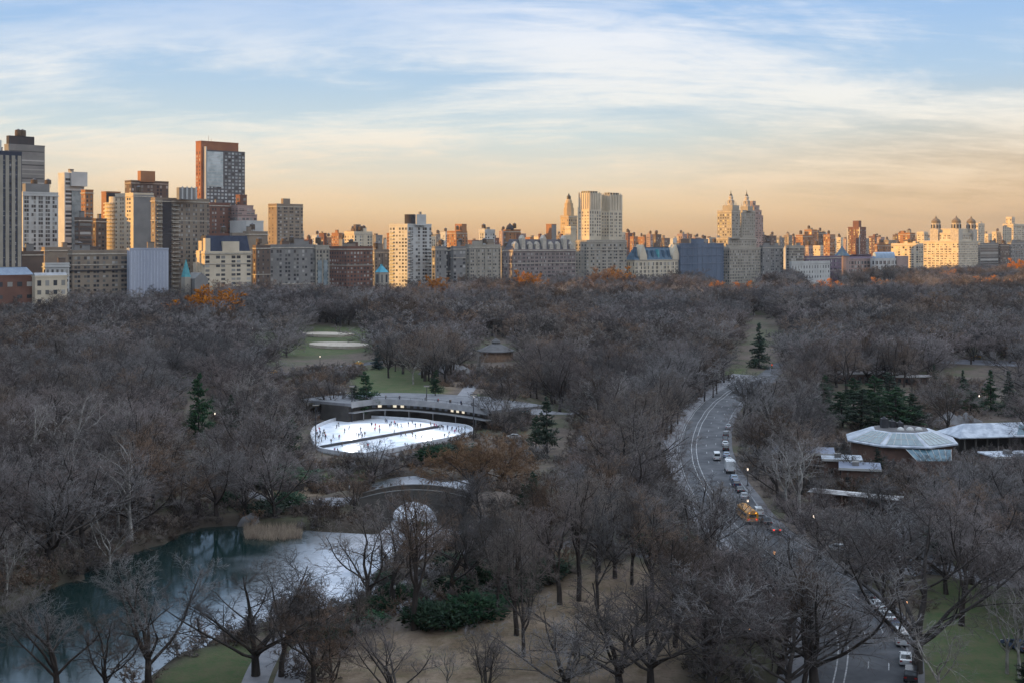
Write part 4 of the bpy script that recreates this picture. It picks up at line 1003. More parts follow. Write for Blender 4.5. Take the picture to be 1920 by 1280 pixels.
b, e, z, r = simple('copper-brown ribbed front leaning on the slim white glass tower', 152, 160, 175, 358, 1.09, ORNG, 'punch', cap=40, n=0, tanks=0, name='apartment_building', bay=2.8, w=1.5); b.finish()
add('low grey-brown stepped block below the copper front', 140, 148, 172, 410, 1.04, BRWN, 'bands', n=1, tanks=0, cap=20)
add('small brown block between the copper front and the golden curved tower', 172, 180, 200, 412, 1.1, BRWN, 'punch', n=1, tanks=0, cap=30)
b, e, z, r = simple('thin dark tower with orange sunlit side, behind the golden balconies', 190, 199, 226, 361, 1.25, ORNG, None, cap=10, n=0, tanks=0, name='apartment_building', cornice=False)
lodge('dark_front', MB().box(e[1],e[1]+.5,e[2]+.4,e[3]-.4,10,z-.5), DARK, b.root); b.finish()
b = Bld('balcony_tower', 'slender golden tower with rounded stacked balconies', 210, 1.12, cap=40); z = b.zz(380)
pr = [(8.4*math.cos(a)-6, 8.4*math.sin(a)+6) for a in [i*math.pi/12 for i in range(24)]]
lodge('wall', MB().prism(pr, 0, z), CREAM, b.root)
for k in range(24): lodge('balcony', MB().prism([(9.6*math.cos(a)-6, 9.6*math.sin(a)+6) for a in [i*math.pi/10 for i in range(20)]], z-3.2*k-1.2, z-3.2*k-.2), CREAM, b.root)
lodge('crown', MB().prism([(5*math.cos(a)-6, 5*math.sin(a)+6) for a in [i*math.pi/8 for i in range(16)]], z, z+5), CREAM, b.root); NB.append(('golden curved tower',210,380)); b.finish()
b, e, z, r = simple('golden square-windowed slab with a blank grey side wall', 216, 250, 288, 364, 1.08, CREAM, None, cap=100, n=0, tanks=1, name='apartment_building', key='golden slab')
b.win(e, 20, z-1.5, 3.4, 3.3, 1.5, 1.8, east=False); b.win((e[0],e[1],e[2]+1,e[2]+9), 20, z-3, 3.4, 3.3, 2.4, 1.8, south=False); b.win((e[0],e[1],e[3]-9,e[3]-1), 20, z-3, 3.4, 3.3, 2.4, 1.8, south=False)
lodge('blank_wall', MB().box(e[1],e[1]+.25,e[2]+.4,e[3]-.4,8,z-.6), GREY, b.root); b.finish()
b, e, z, r = simple('brown tower with orange top house, behind the golden slab', 234, 246, 316, 340, 1.28, BRWN, 'punch', cap=50, n=0, tanks=1, name='apartment_building', key='brown tower')
e2 = b.ext(258, 264, 291, 4); lodge('penthouse', MB().box(*e2, z-.4, b.zz(320)), ORNG, r); b.finish()
b, e, z, r = simple('broad dark taupe tower with a white balcony column down its front', 283, 291, 392, 373, 1.0, TANB, 'punch', cap=100, n=0, tanks=0, name='apartment_building', key='taupe tower', bay=3.0, w=1.4)
m0 = e[2]+(e[3]-e[2])*.30; b.balconies(e, 12, z-1, 'e', m0, m0+6, mt=LIME); b.balconies(e, 12, z-1, 'e', e[2]+1.2, e[2]+5.5, mt=LIME)
lodge('dark_recess', MB().box(e[1],e[1]+.3,m0-8,m0-.4,10,z-.7), DARK, b.root)
e2 = b.ext(331, 336, 365, 6); lodge('penthouse', MB().box(*e2, z-.4, b.zz(351)), GREY, r)
for k in range(4): lodge('vent_stack', MB().box(e2[1]-.6,e2[1]+.4,e2[2]+2+k*4,e2[2]+3.4+k*4,z,b.zz(349)), WHIT, r)
b.finish()
# --- tallest tower
b = Bld('high_rise', 'tallest tower, brown crown above a white fin and glass grid front', 377, 1.22, cap=100)
e = b.ext(367, 377, 447); z = b.zz(266); r = b.block(e, 0, z, mat('russet_brick', (.30,.13,.07), (.24,.10,.06), .08, .9), cornice=None)
e2 = (e[0]+3, e[1]+3.2, e[2]+4.0, e[3]+5.5); z2 = b.zz(281); f = lodge('front_wing', MB().box(e[1]-.4,e2[1],e2[2],e2[3],0,z2), mat('anthracite', (.10,.095,.10), (.08,.075,.08), .1, .6), b.root)
lodge('white_fin', MB().box(e[1]-.2,e2[1]+.4,e2[2]-1.2,e2[2]+.1,10,z2+3), WHIT, b.root)
lodge('glass_bay', MB().box(e2[1],e2[1]+.5,e2[2]+.5,e2[2]+(e2[3]-e2[2])*.42,b.zz(350),z2-1.5), mat('sky_painted_glass', (.50,.56,.58), (.30,.36,.38), .12, .15, spec=.8), b.root)  # bright sky reflection put into the glass colour
n = 11; dy = (e2[3]-e2[2])/n; PW = MB()
for j in range(int((z2-20)/3.35)):
    zc = z2-2.4-3.35*j
    for i in range(n):
        if i < 4.6 and zc > b.zz(350): continue
        q = (e2[1]-.04,e2[1]+.1,e2[2]+dy*(i+.19),e2[2]+dy*(i+.81),zc-.95,zc+.95)
        if (i*7+j*5) % 9 > 6: b.W.append((zc, e2[1]+.03, e2[2]+dy*(i+.5), .14, dy*.62, 1.9))
        elif j < 12: lodge('window', MB().box(*q), WPAL, b.root)
        else: PW.box(*q)
tag(lodge('window', PW, WPAL, b.root), kind='stuff')
for j in range(int((z2-b.zz(350))/3.35)):
    lodge('floor_line', MB().box(e2[1]+.5,e2[1]+.62,e2[2]+.6,e2[2]+(e2[3]-e2[2])*.42,z2-4.2-3.35*j,z2-3.9-3.35*j), WHIT, b.root)
b.win((e[0],e[1],e[2],e[3]), 20, z-8, 3.2, 3.35, 1.4, 1.8, east=False)
lodge('antenna', MB().tube((e[1]-6,e[2]+12,z-.3),(e[1]-6,e[2]+12,z+7),.25).tube((e[1]-6,e[2]+15,z-.3),(e[1]-6,e[2]+15,z+4),.2), WHIT, r)
NB.append(('tallest tower',410,266)); b.finish()
add('dull red brick block with dark top floor at the foot of the tallest tower', 388, 394, 432, 382, 1.08, REDB, 'punch', n=1, tanks=0, cap=70, key='dull red block', name='apartment_building')
b = Bld('stepped_tower', 'red brick tower stepping down to one side, sunlit pink front', 446, 1.07, cap=90)
for k, (xl, xc, xr, yt) in enumerate([(430,446,482,403),(430,446,478,394),(430,446,475,386),(442,450,463,366)]):
    e = b.ext(xl, xc, xr, 0 if k < 3 else 5); zt = b.zz(yt); zb = 0 if k == 0 else b.zz((403,394,386)[min(k-1,2)])-1.0
    b.block(e, zb, zt, PINK if k != 3 else REDB, cornice=None, parapet=.6)
    b.win(e, max(zb+1.5, 14), zt-1, 3.6, 3.3, 2.2, 1.7)
NB.append(('stepped red tower',455,366)); b.finish()
b, e, z, r = simple('plain white windowless box roofed above the mansard building', 431, 462, 494, 416, 1.05, WHIT, None, n=0, tanks=0, cornice=False, name='white_hall', roof=ROOFP, key='white box'); lodge('vent_stack', MB().box(e[0]+2,e[0]+5,e[2]+2,e[2]+5,z-.4,z+4), GREY, r); lodge('doorway', MB().box(e[1],e[1]+.3,e[2]+4,e[2]+9,z-14,z-9), DARK, b.root); b.finish()
# --- cream building with dark mansard
b = Bld('mansard_building', 'cream hotel-like block with navy mansard roof and stepped shoulder', 384, .97, cap=100); e = b.ext(367, 384, 471); z = b.zz(474)
r = b.block(e, 0, z, CREAM, cornice=[(z-1.2,.8,.6),(z-9,.6,.35)]); zt = b.zz(442)
x0,x1,y0,y1 = e; navy = mat('navy_slate', (.020,.028,.055), (.032,.042,.075), .3, .55)
lodge('mansard', MB().prism([(x0,y0+1),(x1-.6,y0+1),(x1-.6,y1-.5),(x0,y1-.5)], z, zt, top=[(x0+2,y0+3),(x1-3,y0+3),(x1-3,y1-2),(x0+2,y1-2)]), navy, r)
dm = MB().box(x1-3.4,x1-.2,y0+(y1-y0)*.38,y0+(y1-y0)*.74,z,b.zz(453)); lodge('dormer', dm, CREAM, r); lodge('dormer', MB().box(x1-3.4,x1-.2,y0+.6,y0+5,z,b.zz(447)), CREAM, r)
lodge('stair_tower', MB().box(x0,x1-16,y1-9,y1+3,z,b.zz(436)), TANB, r)
for k, (xa, ya) in enumerate([(378,452),(374,470),(368,492)]): ee = b.ext(xa-6, xa, xa+8, 3); lodge('shoulder', MB().box(*ee, 0, b.zz(ya)), CREAM, b.root)
b.win(e, 12, z-1, 4.2, 3.4, 2.0, 2.1); NB.append(('navy mansard',425,442)); b.finish()
add('tan brick block behind the mansard, plain side wall', 456, 466, 502, 436, 1.04, TANB, None, n=1, tanks=1, key='tan block')
b, e, z, r = simple('detached tan tower with gold side and fine grid front', 503, 519, 568, 384, 1.15, TANB, None, cap=100, n=0, tanks=0, key='gold-sided tower', name='apartment_building')
b.win(e, 10, z-1, 2.9, 3.2, 1.9, 1.8, south=False); b.win((e[0],e[1]-4,e[2],e[3]), 10, z-1, 4.5, 3.2, 1.0, 1.6, east=False); e2 = b.ext(527, 531, 544, 7); lodge('penthouse', MB().box(*e2, z-.4, b.zz(372)), TANB, r); b.finish()
# --- the wall of apartment houses along the park
add('dark narrow apartment house beside the mansard building', 474, 480, 507, 462, .99, BRWN, 'punch', n=1, cap=40, key='dark narrow house')
add('long grey apartment house with many close rows of windows', 497, 507, 592, 461, 1.0, GREY, 'punch', n=3, tanks=2, cap=100, bay=2.8, w=1.3, key='long grey house')
b, e, z, r = simple('narrow tan apartment house with two dark bay columns', 588, 592, 617, 462, 1.0, LIME, 'punch', n=1, cap=40, key='narrow tan house')
for k in (.28,.72): lodge('bay_window', MB().box(e[1]+.1,e[1]+.5,e[2]+(e[3]-e[2])*k-2,e[2]+(e[3]-e[2])*k+2,8,z-12), GLSS, b.root)
b.finish()
b, e, z, r = simple('red brick apartment house with pale belt course and dark side', 617, 650, 699, 464, 1.0, REDB, None, n=2, cap=100, key='red brick house'); b.win(e, 10, z-2.5, 3.2, 3.3, 1.5, 1.9)
lodge('belt_course', MB().box(e[0]-.3,e[1]+.3,e[2]-.3,e[3]+.3,z-16,z-15.2), LIME, b.root); b.finish()
add('gold-topped cluster house with white turret, behind the red brick house', 646, 664, 698, 436, 1.22, CREAM, 'punch', n=3, tanks=2, cap=20, key='gold-topped house', mx=1.4)
b, e, z, r = simple('big white balconied apartment tower in the middle of the row', 730, 764, 809, 422, 1.02, WHIT, None, n=0, tanks=0, cap=100, key='white balcony tower', cornice=False)
b.win(e, 10, z-1, 3.6, 3.2, 2.0, 1.8); b.balconies(e, 10, z-3, 's', e[0]+1, e[0]+7, 3.2); b.balconies(e, 10, z-18, 'e', e[3]-7, e[3]-1, 3.2); b.balconies(e, 10, z-3, 'e', e[2]+1, e[2]+5, 3.2)
e2 = b.ext(763, 781, 799, 5); lodge('penthouse', MB().box(*e2, z-.4, b.zz(402)), WHIT, r); cxp = ((e2[0]+e2[1])/2-1, e2[2]-.5); lodge('plant_drum', MB().lathe([(5.6,z-.3),(5.6,b.zz(402))], 20, cxp), DARK, r)
lodge('flue', MB().box(e2[1]-3,e2[1]-1,e2[2]+5,e2[2]+7,b.zz(402),b.zz(397)), GREY, r); b.finish()
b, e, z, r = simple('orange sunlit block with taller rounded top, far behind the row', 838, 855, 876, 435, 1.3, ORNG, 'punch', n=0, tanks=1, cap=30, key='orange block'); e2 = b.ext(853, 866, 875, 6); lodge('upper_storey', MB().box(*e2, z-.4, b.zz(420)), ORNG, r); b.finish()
for k, (xl, xc, xr) in enumerate([(810,816,837),(845,850,873)]):
    add(['left half of the grey twin houses with arched top windows', 'right half of the grey twin houses with arched top windows'][k], xl, xc, xr, 464, 1.0, GREY, 'punch', n=1, cap=50, bay=3.6, w=1.9, h=2.2, key=('left','right')[k]+' twin grey house')
add('dark link house set back between the grey twins', 834, 840, 848, 466, 1.03, DARK, 'punch', n=0, tanks=0, cap=10)
add('wide cream apartment house with evenly spaced windows', 872, 880, 938, 461, 1.0, LIME, 'punch', n=3, tanks=1, cap=100, bay=3.5, key='wide cream house')
b, e, z, r = simple('pale stepped top house rising behind the wide cream house', 898, 909, 928, 432, 1.15, WHIT, 'punch', n=1, tanks=1, cap=20, key='pale stepped house'); b.finish()
b, e, z, r = simple('red and cream tower house with a round dark cap', 944, 954, 976, 432, 1.14, ORNG, 'punch', n=1, tanks=1, cap=30, key='round-capped house', mx=.7); lodge('cap', MB().lathe([(4.2,z),(4.4,z+2),(3.2,z+5),(1,z+7),(.1,z+8)], 14, (e[0]+5,e[2]+5)), DARK, r); b.finish()
# long brown house with dormered mansard
b = Bld('mansard_house', 'long brown apartment palace with dormered mansard and pale belt', 962, 1.0, cap=100); e = b.ext(944, 962, 1079); z = b.zz(470)
r = b.block(e, 0, z, mat('mauve_brick', (.25,.20,.185), (.20,.16,.15), .08, .9), cornice=[(z-.8,.8,.7),(z-13,.7,.4)]); x0,x1,y0,y1 = e
lodge('mansard', MB().prism([(x0,y0+.8),(x1-.8,y0+.8),(x1-.8,y1-.8),(x0,y1-.8)], z, b.zz(449), top=[(x0+3,y0+5),(x1-5,y0+5),(x1-5,y1-4),(x0+3,y1-4)]), mat('grey_slate', (.11,.10,.11), (.08,.075,.08), .3, .7), r)
for k in range(9):
    yy = y0+(y1-y0)*(k+.5)/9; big = k in (1, 4, 7)
    lodge('dormer', MB().box(x1-5,x1-.5,yy-2.6,yy+2.6,z,b.zz(447 if big else 458)).prism([(x1-5,yy-2.6),(x1-.5,yy-2.6),(x1-.5,yy+2.6),(x1-5,yy+2.6)], b.zz(447 if big else 458), b.zz(441 if big else 453), top=[(x1-5,yy-.2),(x1-1,yy-.2),(x1-1,yy+.2),(x1-5,yy+.2)]), STON, r)
for k in (.15,.5,.85): lodge('chimney', MB().box(x1-9,x1-7,y0+(y1-y0)*k,y0+(y1-y0)*k+2.5,z,b.zz(438)), REDB, r)
b.win(e, 10, z-1, 2.9, 3.6, 1.4, 2.2); NB.append(('brown mansard palace',1015,445)); b.finish()
b, e, z, r = simple('small orange and grey box tower over the brown palace roof', 1024, 1034, 1043, 422, 1.12, ORNG, None, n=0, tanks=0, cornice=False, key='box tower'); lodge('grey_side', MB().box(e[1],e[1]+.3,e[2]+.2,e[3]-.2,z-20,z-.3), GREY, b.root); b.finish()
# octagonal lantern tower
b = Bld('lantern_tower', 'golden octagonal tower with domed lantern beside the twin slabs', 1066, 1.12, cap=40); z1 = b.zz(406)
e = b.ext(1051, 1066, 1082); b.block(e, 0, z1, mat('gold_brick', (.46,.34,.21), (.38,.28,.17), .08, .9), cornice=[(z1-1,.8,.4)]); b.win(e, 14, z1-2, 3.4, 3.3, 1.4, 1.9); cx, cyy = (e[0]+e[1])/2, (e[2]+e[3])/2; hw = (e[1]-e[0])/2
def octa(r, a0=22.5): return [(cx+r*math.cos(R(45*i+a0)), cyy+r*math.sin(R(45*i+a0))) for i in range(8)]
lodge('octagon', MB().prism(octa(hw*1.0), z1, b.zz(390)).prism(octa(hw*.86), b.zz(390), b.zz(381)), mat('gold_brick', (.46,.34,.21), (.38,.28,.17), .08, .9), b.root); lodge('lantern', MB().lathe([(hw*.62,b.zz(381)),(hw*.6,b.zz(377)),(hw*.5,b.zz(374)),(hw*.34,b.zz(373)),(hw*.32,b.zz(369))], 12, (cx,cyy)), mat('gold_brick', (.46,.34,.21), (.38,.28,.17), .08, .9), b.root)
lodge('dome', MB().lathe([(hw*.40,b.zz(373)),(hw*.38,b.zz(368)),(hw*.2,b.zz(366)),(.1,b.zz(362))], 10, (cx,cyy)), BRNZ, b.root); NB.append(('lantern tower',1067,365)); b.finish()
add('gold flat-topped block at the foot of the lantern tower', 1059, 1070, 1080, 426, 1.06, CREAM, None, n=0, tanks=0, cap=10)
# twin slab towers on a broad base
b = Bld('twin_tower_house', 'cream apartment house carrying two tall ribbed slab towers', 1100, 1.0, cap=100); zb = b.zz(452); e = b.ext(1079, 1100, 1175)
b.block(e, 0, zb, LIME, cornice=[(zb-1,.7,.4),(b.zz(470),.7,.4)]); b.win(e, 10, zb-2, 3.0, 3.3, 1.5, 1.9)
for xl, xc, xr, yt, bk in ((1085,1105,1127,363,4),(1128,1142,1167,366,30)):
    e = b.ext(xl, xc, xr, bk); zt = b.zz(yt, b.Y+bk); r = b.block(e, zb-.5, zt, CREAM, cornice=None, parapet=.5)
    x0,x1,y0,y1 = e
    for k in range(5):
        lodge('rib', MB().box(x1,x1+.7,y0+(y1-y0)*(k+.12)/5,y0+(y1-y0)*(k+.34)/5,zt-16,zt+2.0), CREAM, b.root); lodge('rib', MB().box(x0+(x1-x0)*(k+.12)/5,x0+(x1-x0)*(k+.34)/5,y0-.7,y0,zt-16,zt+2.0), CREAM, b.root)
    lodge('flat_cap', MB().box(x0+2,x1-2,y0+2,y1-3,zt,zt+2.6), BRNZ, r); b.win(e, zb+2, zt-17, 3.2, 3.3, 1.4, 1.8)
    lodge('corner_shoulder', MB().box(x0-3,x0-.02,y0+2,y1-2,zb-.5,zt-14), CREAM, b.root)
NB.append(('twin slab towers',1125,365)); b.finish()
# gabled chateau block
b = Bld('gabled_house', 'gabled cream house with steep blue slate roof, short and wide', 1190, 1.0, cap=80); e = b.ext(1172, 1190, 1272); z = b.zz(489); x0,x1,y0,y1 = e
lodge('wall', MB().box(x0,x1,y0,y1,0,z,top=False), CREAM, b.root); lodge('cornice', MB().box(x0-.5,x1+.5,y0-.5,y1+.5,z,z+.7), STON, b.root)
rf = lodge('roof', MB().prism([(x0,y0),(x1,y0),(x1,y1),(x0,y1)], z+.7, b.zz(464), top=[(x0+6,y0+7),(x1-8,y0+7),(x1-8,y1-7),(x0+6,y1-7)]), SLAT, b.root)
for k, (w_, top) in enumerate([(3.2,464),(6,459),(3,470),(3,470),(3,468),(3,470),(3,470),(6,459)]):
    yy = y0+(y1-y0)*(k+.5)/8
    if w_ > 5: lodge('gable', MB().box(x1-9,x1+.6,yy-w_,yy+w_,z+.7,z+5).prism([(x1-9,yy-w_),(x1+.6,yy-w_),(x1+.6,yy+w_),(x1-9,yy+w_)], z+5, b.zz(top), top=[(x1-9,yy-.2),(x1+.6,yy-.2),(x1+.6,yy+.2),(x1-9,yy+.2)]), CREAM, rf)
    else: lodge('dormer', MB().box(x1-6,x1-1.2,yy-1.4,yy+1.4,z+.7,z+4.5).prism([(x1-6,yy-1.6),(x1-1.2,yy-1.6),(x1-1.2,yy+1.6),(x1-6,yy+1.6)], z+4.5, b.zz(top), top=[(x1-6,yy),(x1-1.2,yy),(x1-1.2,yy+.1),(x1-6,yy+.1)]), COPP if k == 4 else SLAT, rf)
for k in (.22,.4,.62,.78): lodge('chimney', MB().box(x1-12,x1-10.4,y0+(y1-y0)*k,y0+(y1-y0)*k+2.2,b.zz(470),b.zz(455)), BRWN, rf)
for k in (.1,.55,.95): lodge('finial', MB().tube((x1-9,y0+(y1-y0)*k,b.zz(465)),(x1-9,y0+(y1-y0)*k,b.zz(453)),.35,.05), COPP, rf)
b.win(e, 6, z-1, 3.4, 4.0, 1.5, 2.6); NB.append(('gabled house',1225,460)); b.finish()
b, e, z, r = simple('apartment block fully wrapped in blue scaffold netting', 1262, 1276, 1357, 458, 1.0, NETB, None, n=2, tanks=1, cornice=False, key='netted block')
for k in range(9): lodge('net_seam', MB().box(e[1]+.02,e[1]+.3,e[2]+(e[3]-e[2])*(k+.5)/9-.25,e[2]+(e[3]-e[2])*(k+.5)/9+.25,4,z-1), mat('net_seam', (.16,.19,.25)), b.root)
for k in range(3): lodge('roof_rail', MB().box(e[1]-.4,e[1]+.5,e[2]+.2,e[3]-.2,z-4-k*9,z-3.3-k*9), mat('net_seam', (.16,.19,.25)), b.root)
b.finish()
# twin-spired house
b = Bld('twin_spire_house', 'pale stone apartment house with two spired temple-topped towers', 1368, 1.0, cap=100); e = b.ext(1322, 1368, 1426); zb = b.zz(447)
b.block(e, 0, b.zz(466), LIME, cornice=[(b.zz(467),.8,.4)]); b.win(e, 10, b.zz(468), 3.0, 3.4, 1.5, 2.0)
e2 = (e[0]+4, e[1]-4, e[2]+3, e[3]-3); b.block(e2, b.zz(466)-.5, zb, LIME, cornice=[(zb-1,.8,.4)]); b.win(e2, b.zz(465), zb-1.5, 3.2, 3.3, 1.4, 1.8)
for k, (xl, xc, xr, yt, ytw, ysp, bk) in enumerate([(1345,1372,1388,396,385,356,6),(1384,1392,1416,396,387,356,36)]):
    e = b.ext(xl, xc, xr, bk); Yk = b.Y+bk; zt = b.zz(yt, Yk); x0,x1,y0,y1 = e
    b.block(e, zb-.5, zt, LIME, cornice=[(zt-1,.8,.3)]); b.win(e, zb+2, zt-2, 3.3, 3.3, 1.3, 1.8)
    cxm, cym = (x0+x1)/2+(3 if k == 0 else 0), (y0+y1)/2; q = max(6.6, min(x1-x0, y1-y0)/2)
    lodge('upper_storey', MB().box(cxm-q*.8,cxm+q*.8,cym-q*.8,cym+q*.8,zt,b.zz(ytw,Yk)), LIME, b.root)
    t0 = b.zz(ytw, Yk); t1 = b.zz(ysp, Yk); H = t1-t0; s = 5.8
    tp = lodge('temple', MB().prism([(cxm+s*.72*math.cos(R(45*i+22)), cym+s*.72*math.sin(R(45*i+22))) for i in range(8)], t0, t0+H*.12).lathe([(s*.56,t0+H*.12),(s*.56,t0+H*.3),(s*.66,t0+H*.31),(s*.62,t0+H*.35),(s*.42,t0+H*.37),(s*.42,t0+H*.52),(s*.5,t0+H*.53),(s*.44,t0+H*.57),(s*.28,t0+H*.64)], 14, (cxm,cym)), STON, b.root)
    for i in range(8): lodge('column', MB().tube((cxm+s*.66*math.cos(R(45*i)), cym+s*.66*math.sin(R(45*i)), t0+H*.12), (cxm+s*.66*math.cos(R(45*i)), cym+s*.66*math.sin(R(45*i)), t0+H*.30), s*.06), STON, tp)
    for i in range(4): lodge('obelisk', MB().tube((cxm+s*1.02*math.cos(R(90*i+45)), cym+s*1.02*math.sin(R(90*i+45)), t0-1), (cxm+s*1.02*math.cos(R(90*i+45)), cym+s*1.02*math.sin(R(90*i+45)), t0+H*.28), s*.13, s*.03, 4), STON, tp)
    lodge('spire', MB().lathe([(s*.32,t0+H*.62),(s*.30,t0+H*.68),(s*.12,t0+H*.76),(s*.06,t0+H*.86),(.05,t1)], 10, (cxm,cym)), BRNZ, tp)
NB.append(('twin spires',1385,360)); b.finish()
b = Bld('stepped_tower', 'pinkish brick tower stepping down behind the twin spires', 1416, 1.12, cap=60)
for k, (xl, xc, xr, yt) in enumerate([(1408,1416,1431,405),(1408,1416,1428,395),(1407,1414,1424,386),(1406,1411,1417,378)]):
    e = b.ext(xl, xc, xr); zb2 = 0 if k == 0 else b.zz((405,395,386)[k-1])-1; b.block(e, zb2, b.zz(yt), PINK, parapet=.6); b.win(e, max(zb2+1,14), b.zz(yt)-1, 3.4, 3.2, 2.2, 1.5)
NB.append(('pink stepped tower',1424,380)); b.finish()
add('grey-blue apartment house right of the twin spires', 1424, 1430, 1469, 462, 1.0, GREY, 'punch', n=2, cap=70, key='grey-blue house')
add('white house catching sun between the grey-blue and the pale house', 1464, 1473, 1482, 466, 1.05, WHIT, None, n=1, tanks=0, cap=10)
add('plain pale house with a fine grid front', 1474, 1480, 1507, 462, .99, LIME, 'grid', n=1, tanks=0, cap=60, key='pale grid house')
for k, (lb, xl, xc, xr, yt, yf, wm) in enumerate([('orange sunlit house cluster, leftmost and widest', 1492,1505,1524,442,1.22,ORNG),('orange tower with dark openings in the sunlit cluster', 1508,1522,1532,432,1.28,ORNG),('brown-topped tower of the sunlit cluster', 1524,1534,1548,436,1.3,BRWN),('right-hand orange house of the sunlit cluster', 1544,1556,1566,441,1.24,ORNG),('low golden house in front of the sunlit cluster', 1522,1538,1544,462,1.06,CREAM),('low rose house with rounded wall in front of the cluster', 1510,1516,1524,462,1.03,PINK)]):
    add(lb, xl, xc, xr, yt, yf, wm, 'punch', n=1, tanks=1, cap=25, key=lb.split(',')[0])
b, e, z, r = simple('low mauve museum range with shallow roof', 1504, 1512, 1578, 482, .99, TILE, 'punch', n=0, tanks=0, cap=30, name='museum_wing', key='mauve museum range', fl=5, h=2.6, bay=5, cornice=True); b.finish()
b, e, z, r = simple('white museum porch below the mauve range', 1480, 1484, 1556, 492, .97, WHIT, 'punch', n=0, tanks=0, cap=20, name='museum_porch', fl=6, h=3, bay=6, key='white porch'); b.finish()
b, e, z, r = simple('red brick tower with white edges standing alone on the skyline', 1589, 1612, 1624, 427, 1.22, REDB, None, n=0, tanks=0, cap=60, cornice=False, key='lone red tower'); b.win(e, 20, z-2, 3.2, 3.2, 1.3, 1.8)
lodge('white_edge', MB().box(e[0]-.3,e[0]+1.2,e[2]-.3,e[2],10,z), WHIT, b.root); lodge('white_edge', MB().box(e[1]-1.2,e[1]+.3,e[2]-.3,e[2],10,z), WHIT, b.root); e2 = b.ext(1599, 1610, 1615, 5); lodge('penthouse', MB().box(*e2, z-.4, b.zz(414)), REDB, r); b.finish()
b = Bld('turret_museum', 'grey museum wing with pointed cone turret', 1583, 1.0, cap=24); e = b.ext(1576, 1583, 1640); z = b.zz(487); b.block(e, 0, z, PINK); b.win(e, 4, z-1, 4, 5, 2, 3); lodge('roof', MB().prism([(e[0],e[2]),(e[1],e[2]),(e[1],e[3]),(e[0],e[3])], z+1, b.zz(478), top=[(e[0]+4,e[2]+6),(e[1]-6,e[2]+6),(e[1]-6,e[3]-6),(e[0]+4,e[3]-6)]), TILE, b.root)
tw = lodge('turret', MB().lathe([(9,0),(9,b.zz(480))], 14, (e[1]-6,e[2]+5)), PINK, b.root); lodge('cone_roof', MB().lathe([(10,b.zz(480)),(5,b.zz(472)),(.2,b.zz(461))], 14, (e[1]-6,e[2]+5)), SLAT, tw); NB.append(('cone turret',1585,462)); b.finish()
b = Bld('museum_hall', 'low museum hall with pale blue barrel roof', 1640, .99, cap=16); e = b.ext(1632, 1640, 1702); z = b.zz(486); b.block(e, 0, z, WHIT); b.win(e, 2, z-1, 5, 6, 2.4, 4); x0,x1,y0,y1 = e
v = MB(); ya, yb2 = y0+(y1-y0)*.05, y0+(y1-y0)*.62; pts = [((x0+x1)/2+(x1-x0)*.42*math.cos(R(15*i)), math.sin(R(15*i))) for i in range(13)]
vv = [(p[0], yy, z+p[1]*(b.zz(473)-z)) for yy in (ya, yb2) for p in pts]; v.add(vv, [(i,i+1,14+i,13+i) for i in range(12)]+[tuple(range(13))[::-1], tuple(range(13,26))]); lodge('barrel_roof', v, mat('blue_zinc', (.30,.40,.52), (.24,.33,.44), .2, .5), b.root); lodge('end_wing', MB().box(x0,x1+1,yb2+2,y1,0,b.zz(481)), PINK, b.root); NB.append(('barrel roof',1650,473)); b.finish()
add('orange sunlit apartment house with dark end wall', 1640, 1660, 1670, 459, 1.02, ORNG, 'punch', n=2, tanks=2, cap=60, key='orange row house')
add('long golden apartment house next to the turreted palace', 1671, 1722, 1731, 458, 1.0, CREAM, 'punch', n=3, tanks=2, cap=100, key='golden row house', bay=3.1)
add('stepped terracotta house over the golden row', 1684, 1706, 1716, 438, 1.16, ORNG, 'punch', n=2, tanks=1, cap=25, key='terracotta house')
add('cream upper block peeking left of the turrets', 1719, 1732, 1740, 436, 1.12, CREAM, 'punch', n=0, tanks=0, cap=20)
# turreted palace
b = Bld('turreted_palace', 'huge golden apartment palace with three domed turrets', 1797, 1.0, cap=100); e = b.ext(1731, 1797, 1834); z = b.zz(453)
b.block(e, 0, z, CREAM, cornice=[(z-1,.8,.5),(b.zz(478),.7,.3)]); b.win(e, 8, z-2, 3.1, 3.4, 1.5, 2.0); x0,x1,y0,y1 = e
e2 = (x0+14, x1-3, y0+4, y1-4); b.block(e2, z-.5, b.zz(438), CREAM, cornice=[(b.zz(438)-1,.7,.3)]); b.win(e2, z+1, b.zz(439), 3.1, 3.4, 1.5, 2.0)
e3 = (x0+22, x1-8, y0+8, y1-8); b.block(e3, b.zz(438)-.5, b.zz(430), CREAM)
for tx, ty in ((x0+16, y0+8), (x1-7, y0+8), (x1-7, y1-8)):
    q = 6.4; z0 = z-.5; t0 = b.zz(430); tr = lodge('turret', MB().box(tx-q,tx+q,ty-q,ty+q,z0,t0).prism([(tx+q*.98*math.cos(R(45*i+22)), ty+q*.98*math.sin(R(45*i+22))) for i in range(8)], t0, b.zz(418)), STON, b.root)
    lodge('dome', MB().lathe([(q*1.02,b.zz(418)),(q*.98,b.zz(414)),(q*.7,b.zz(411)),(q*.3,b.zz(409)),(.12,b.zz(404))], 14, (tx,ty)), mat('weathered_tile', (.20,.15,.10), (.14,.11,.08), .4, .8), tr)
    for i in range(8): lodge('arch_opening', MB().box(tx+q*.93*math.cos(R(45*i))-.9,tx+q*.93*math.cos(R(45*i))+.9,ty+q*.93*math.sin(R(45*i))-.9,ty+q*.93*math.sin(R(45*i))+.9,b.zz(428),b.zz(421)), DARK, tr)
NB.append(('turreted palace',1785,420)); b.finish()
add('cream tower block just right of the turrets', 1822, 1834, 1846, 420, 1.2, CREAM, 'punch', n=1, tanks=0, cap=40, key='cream tower block')
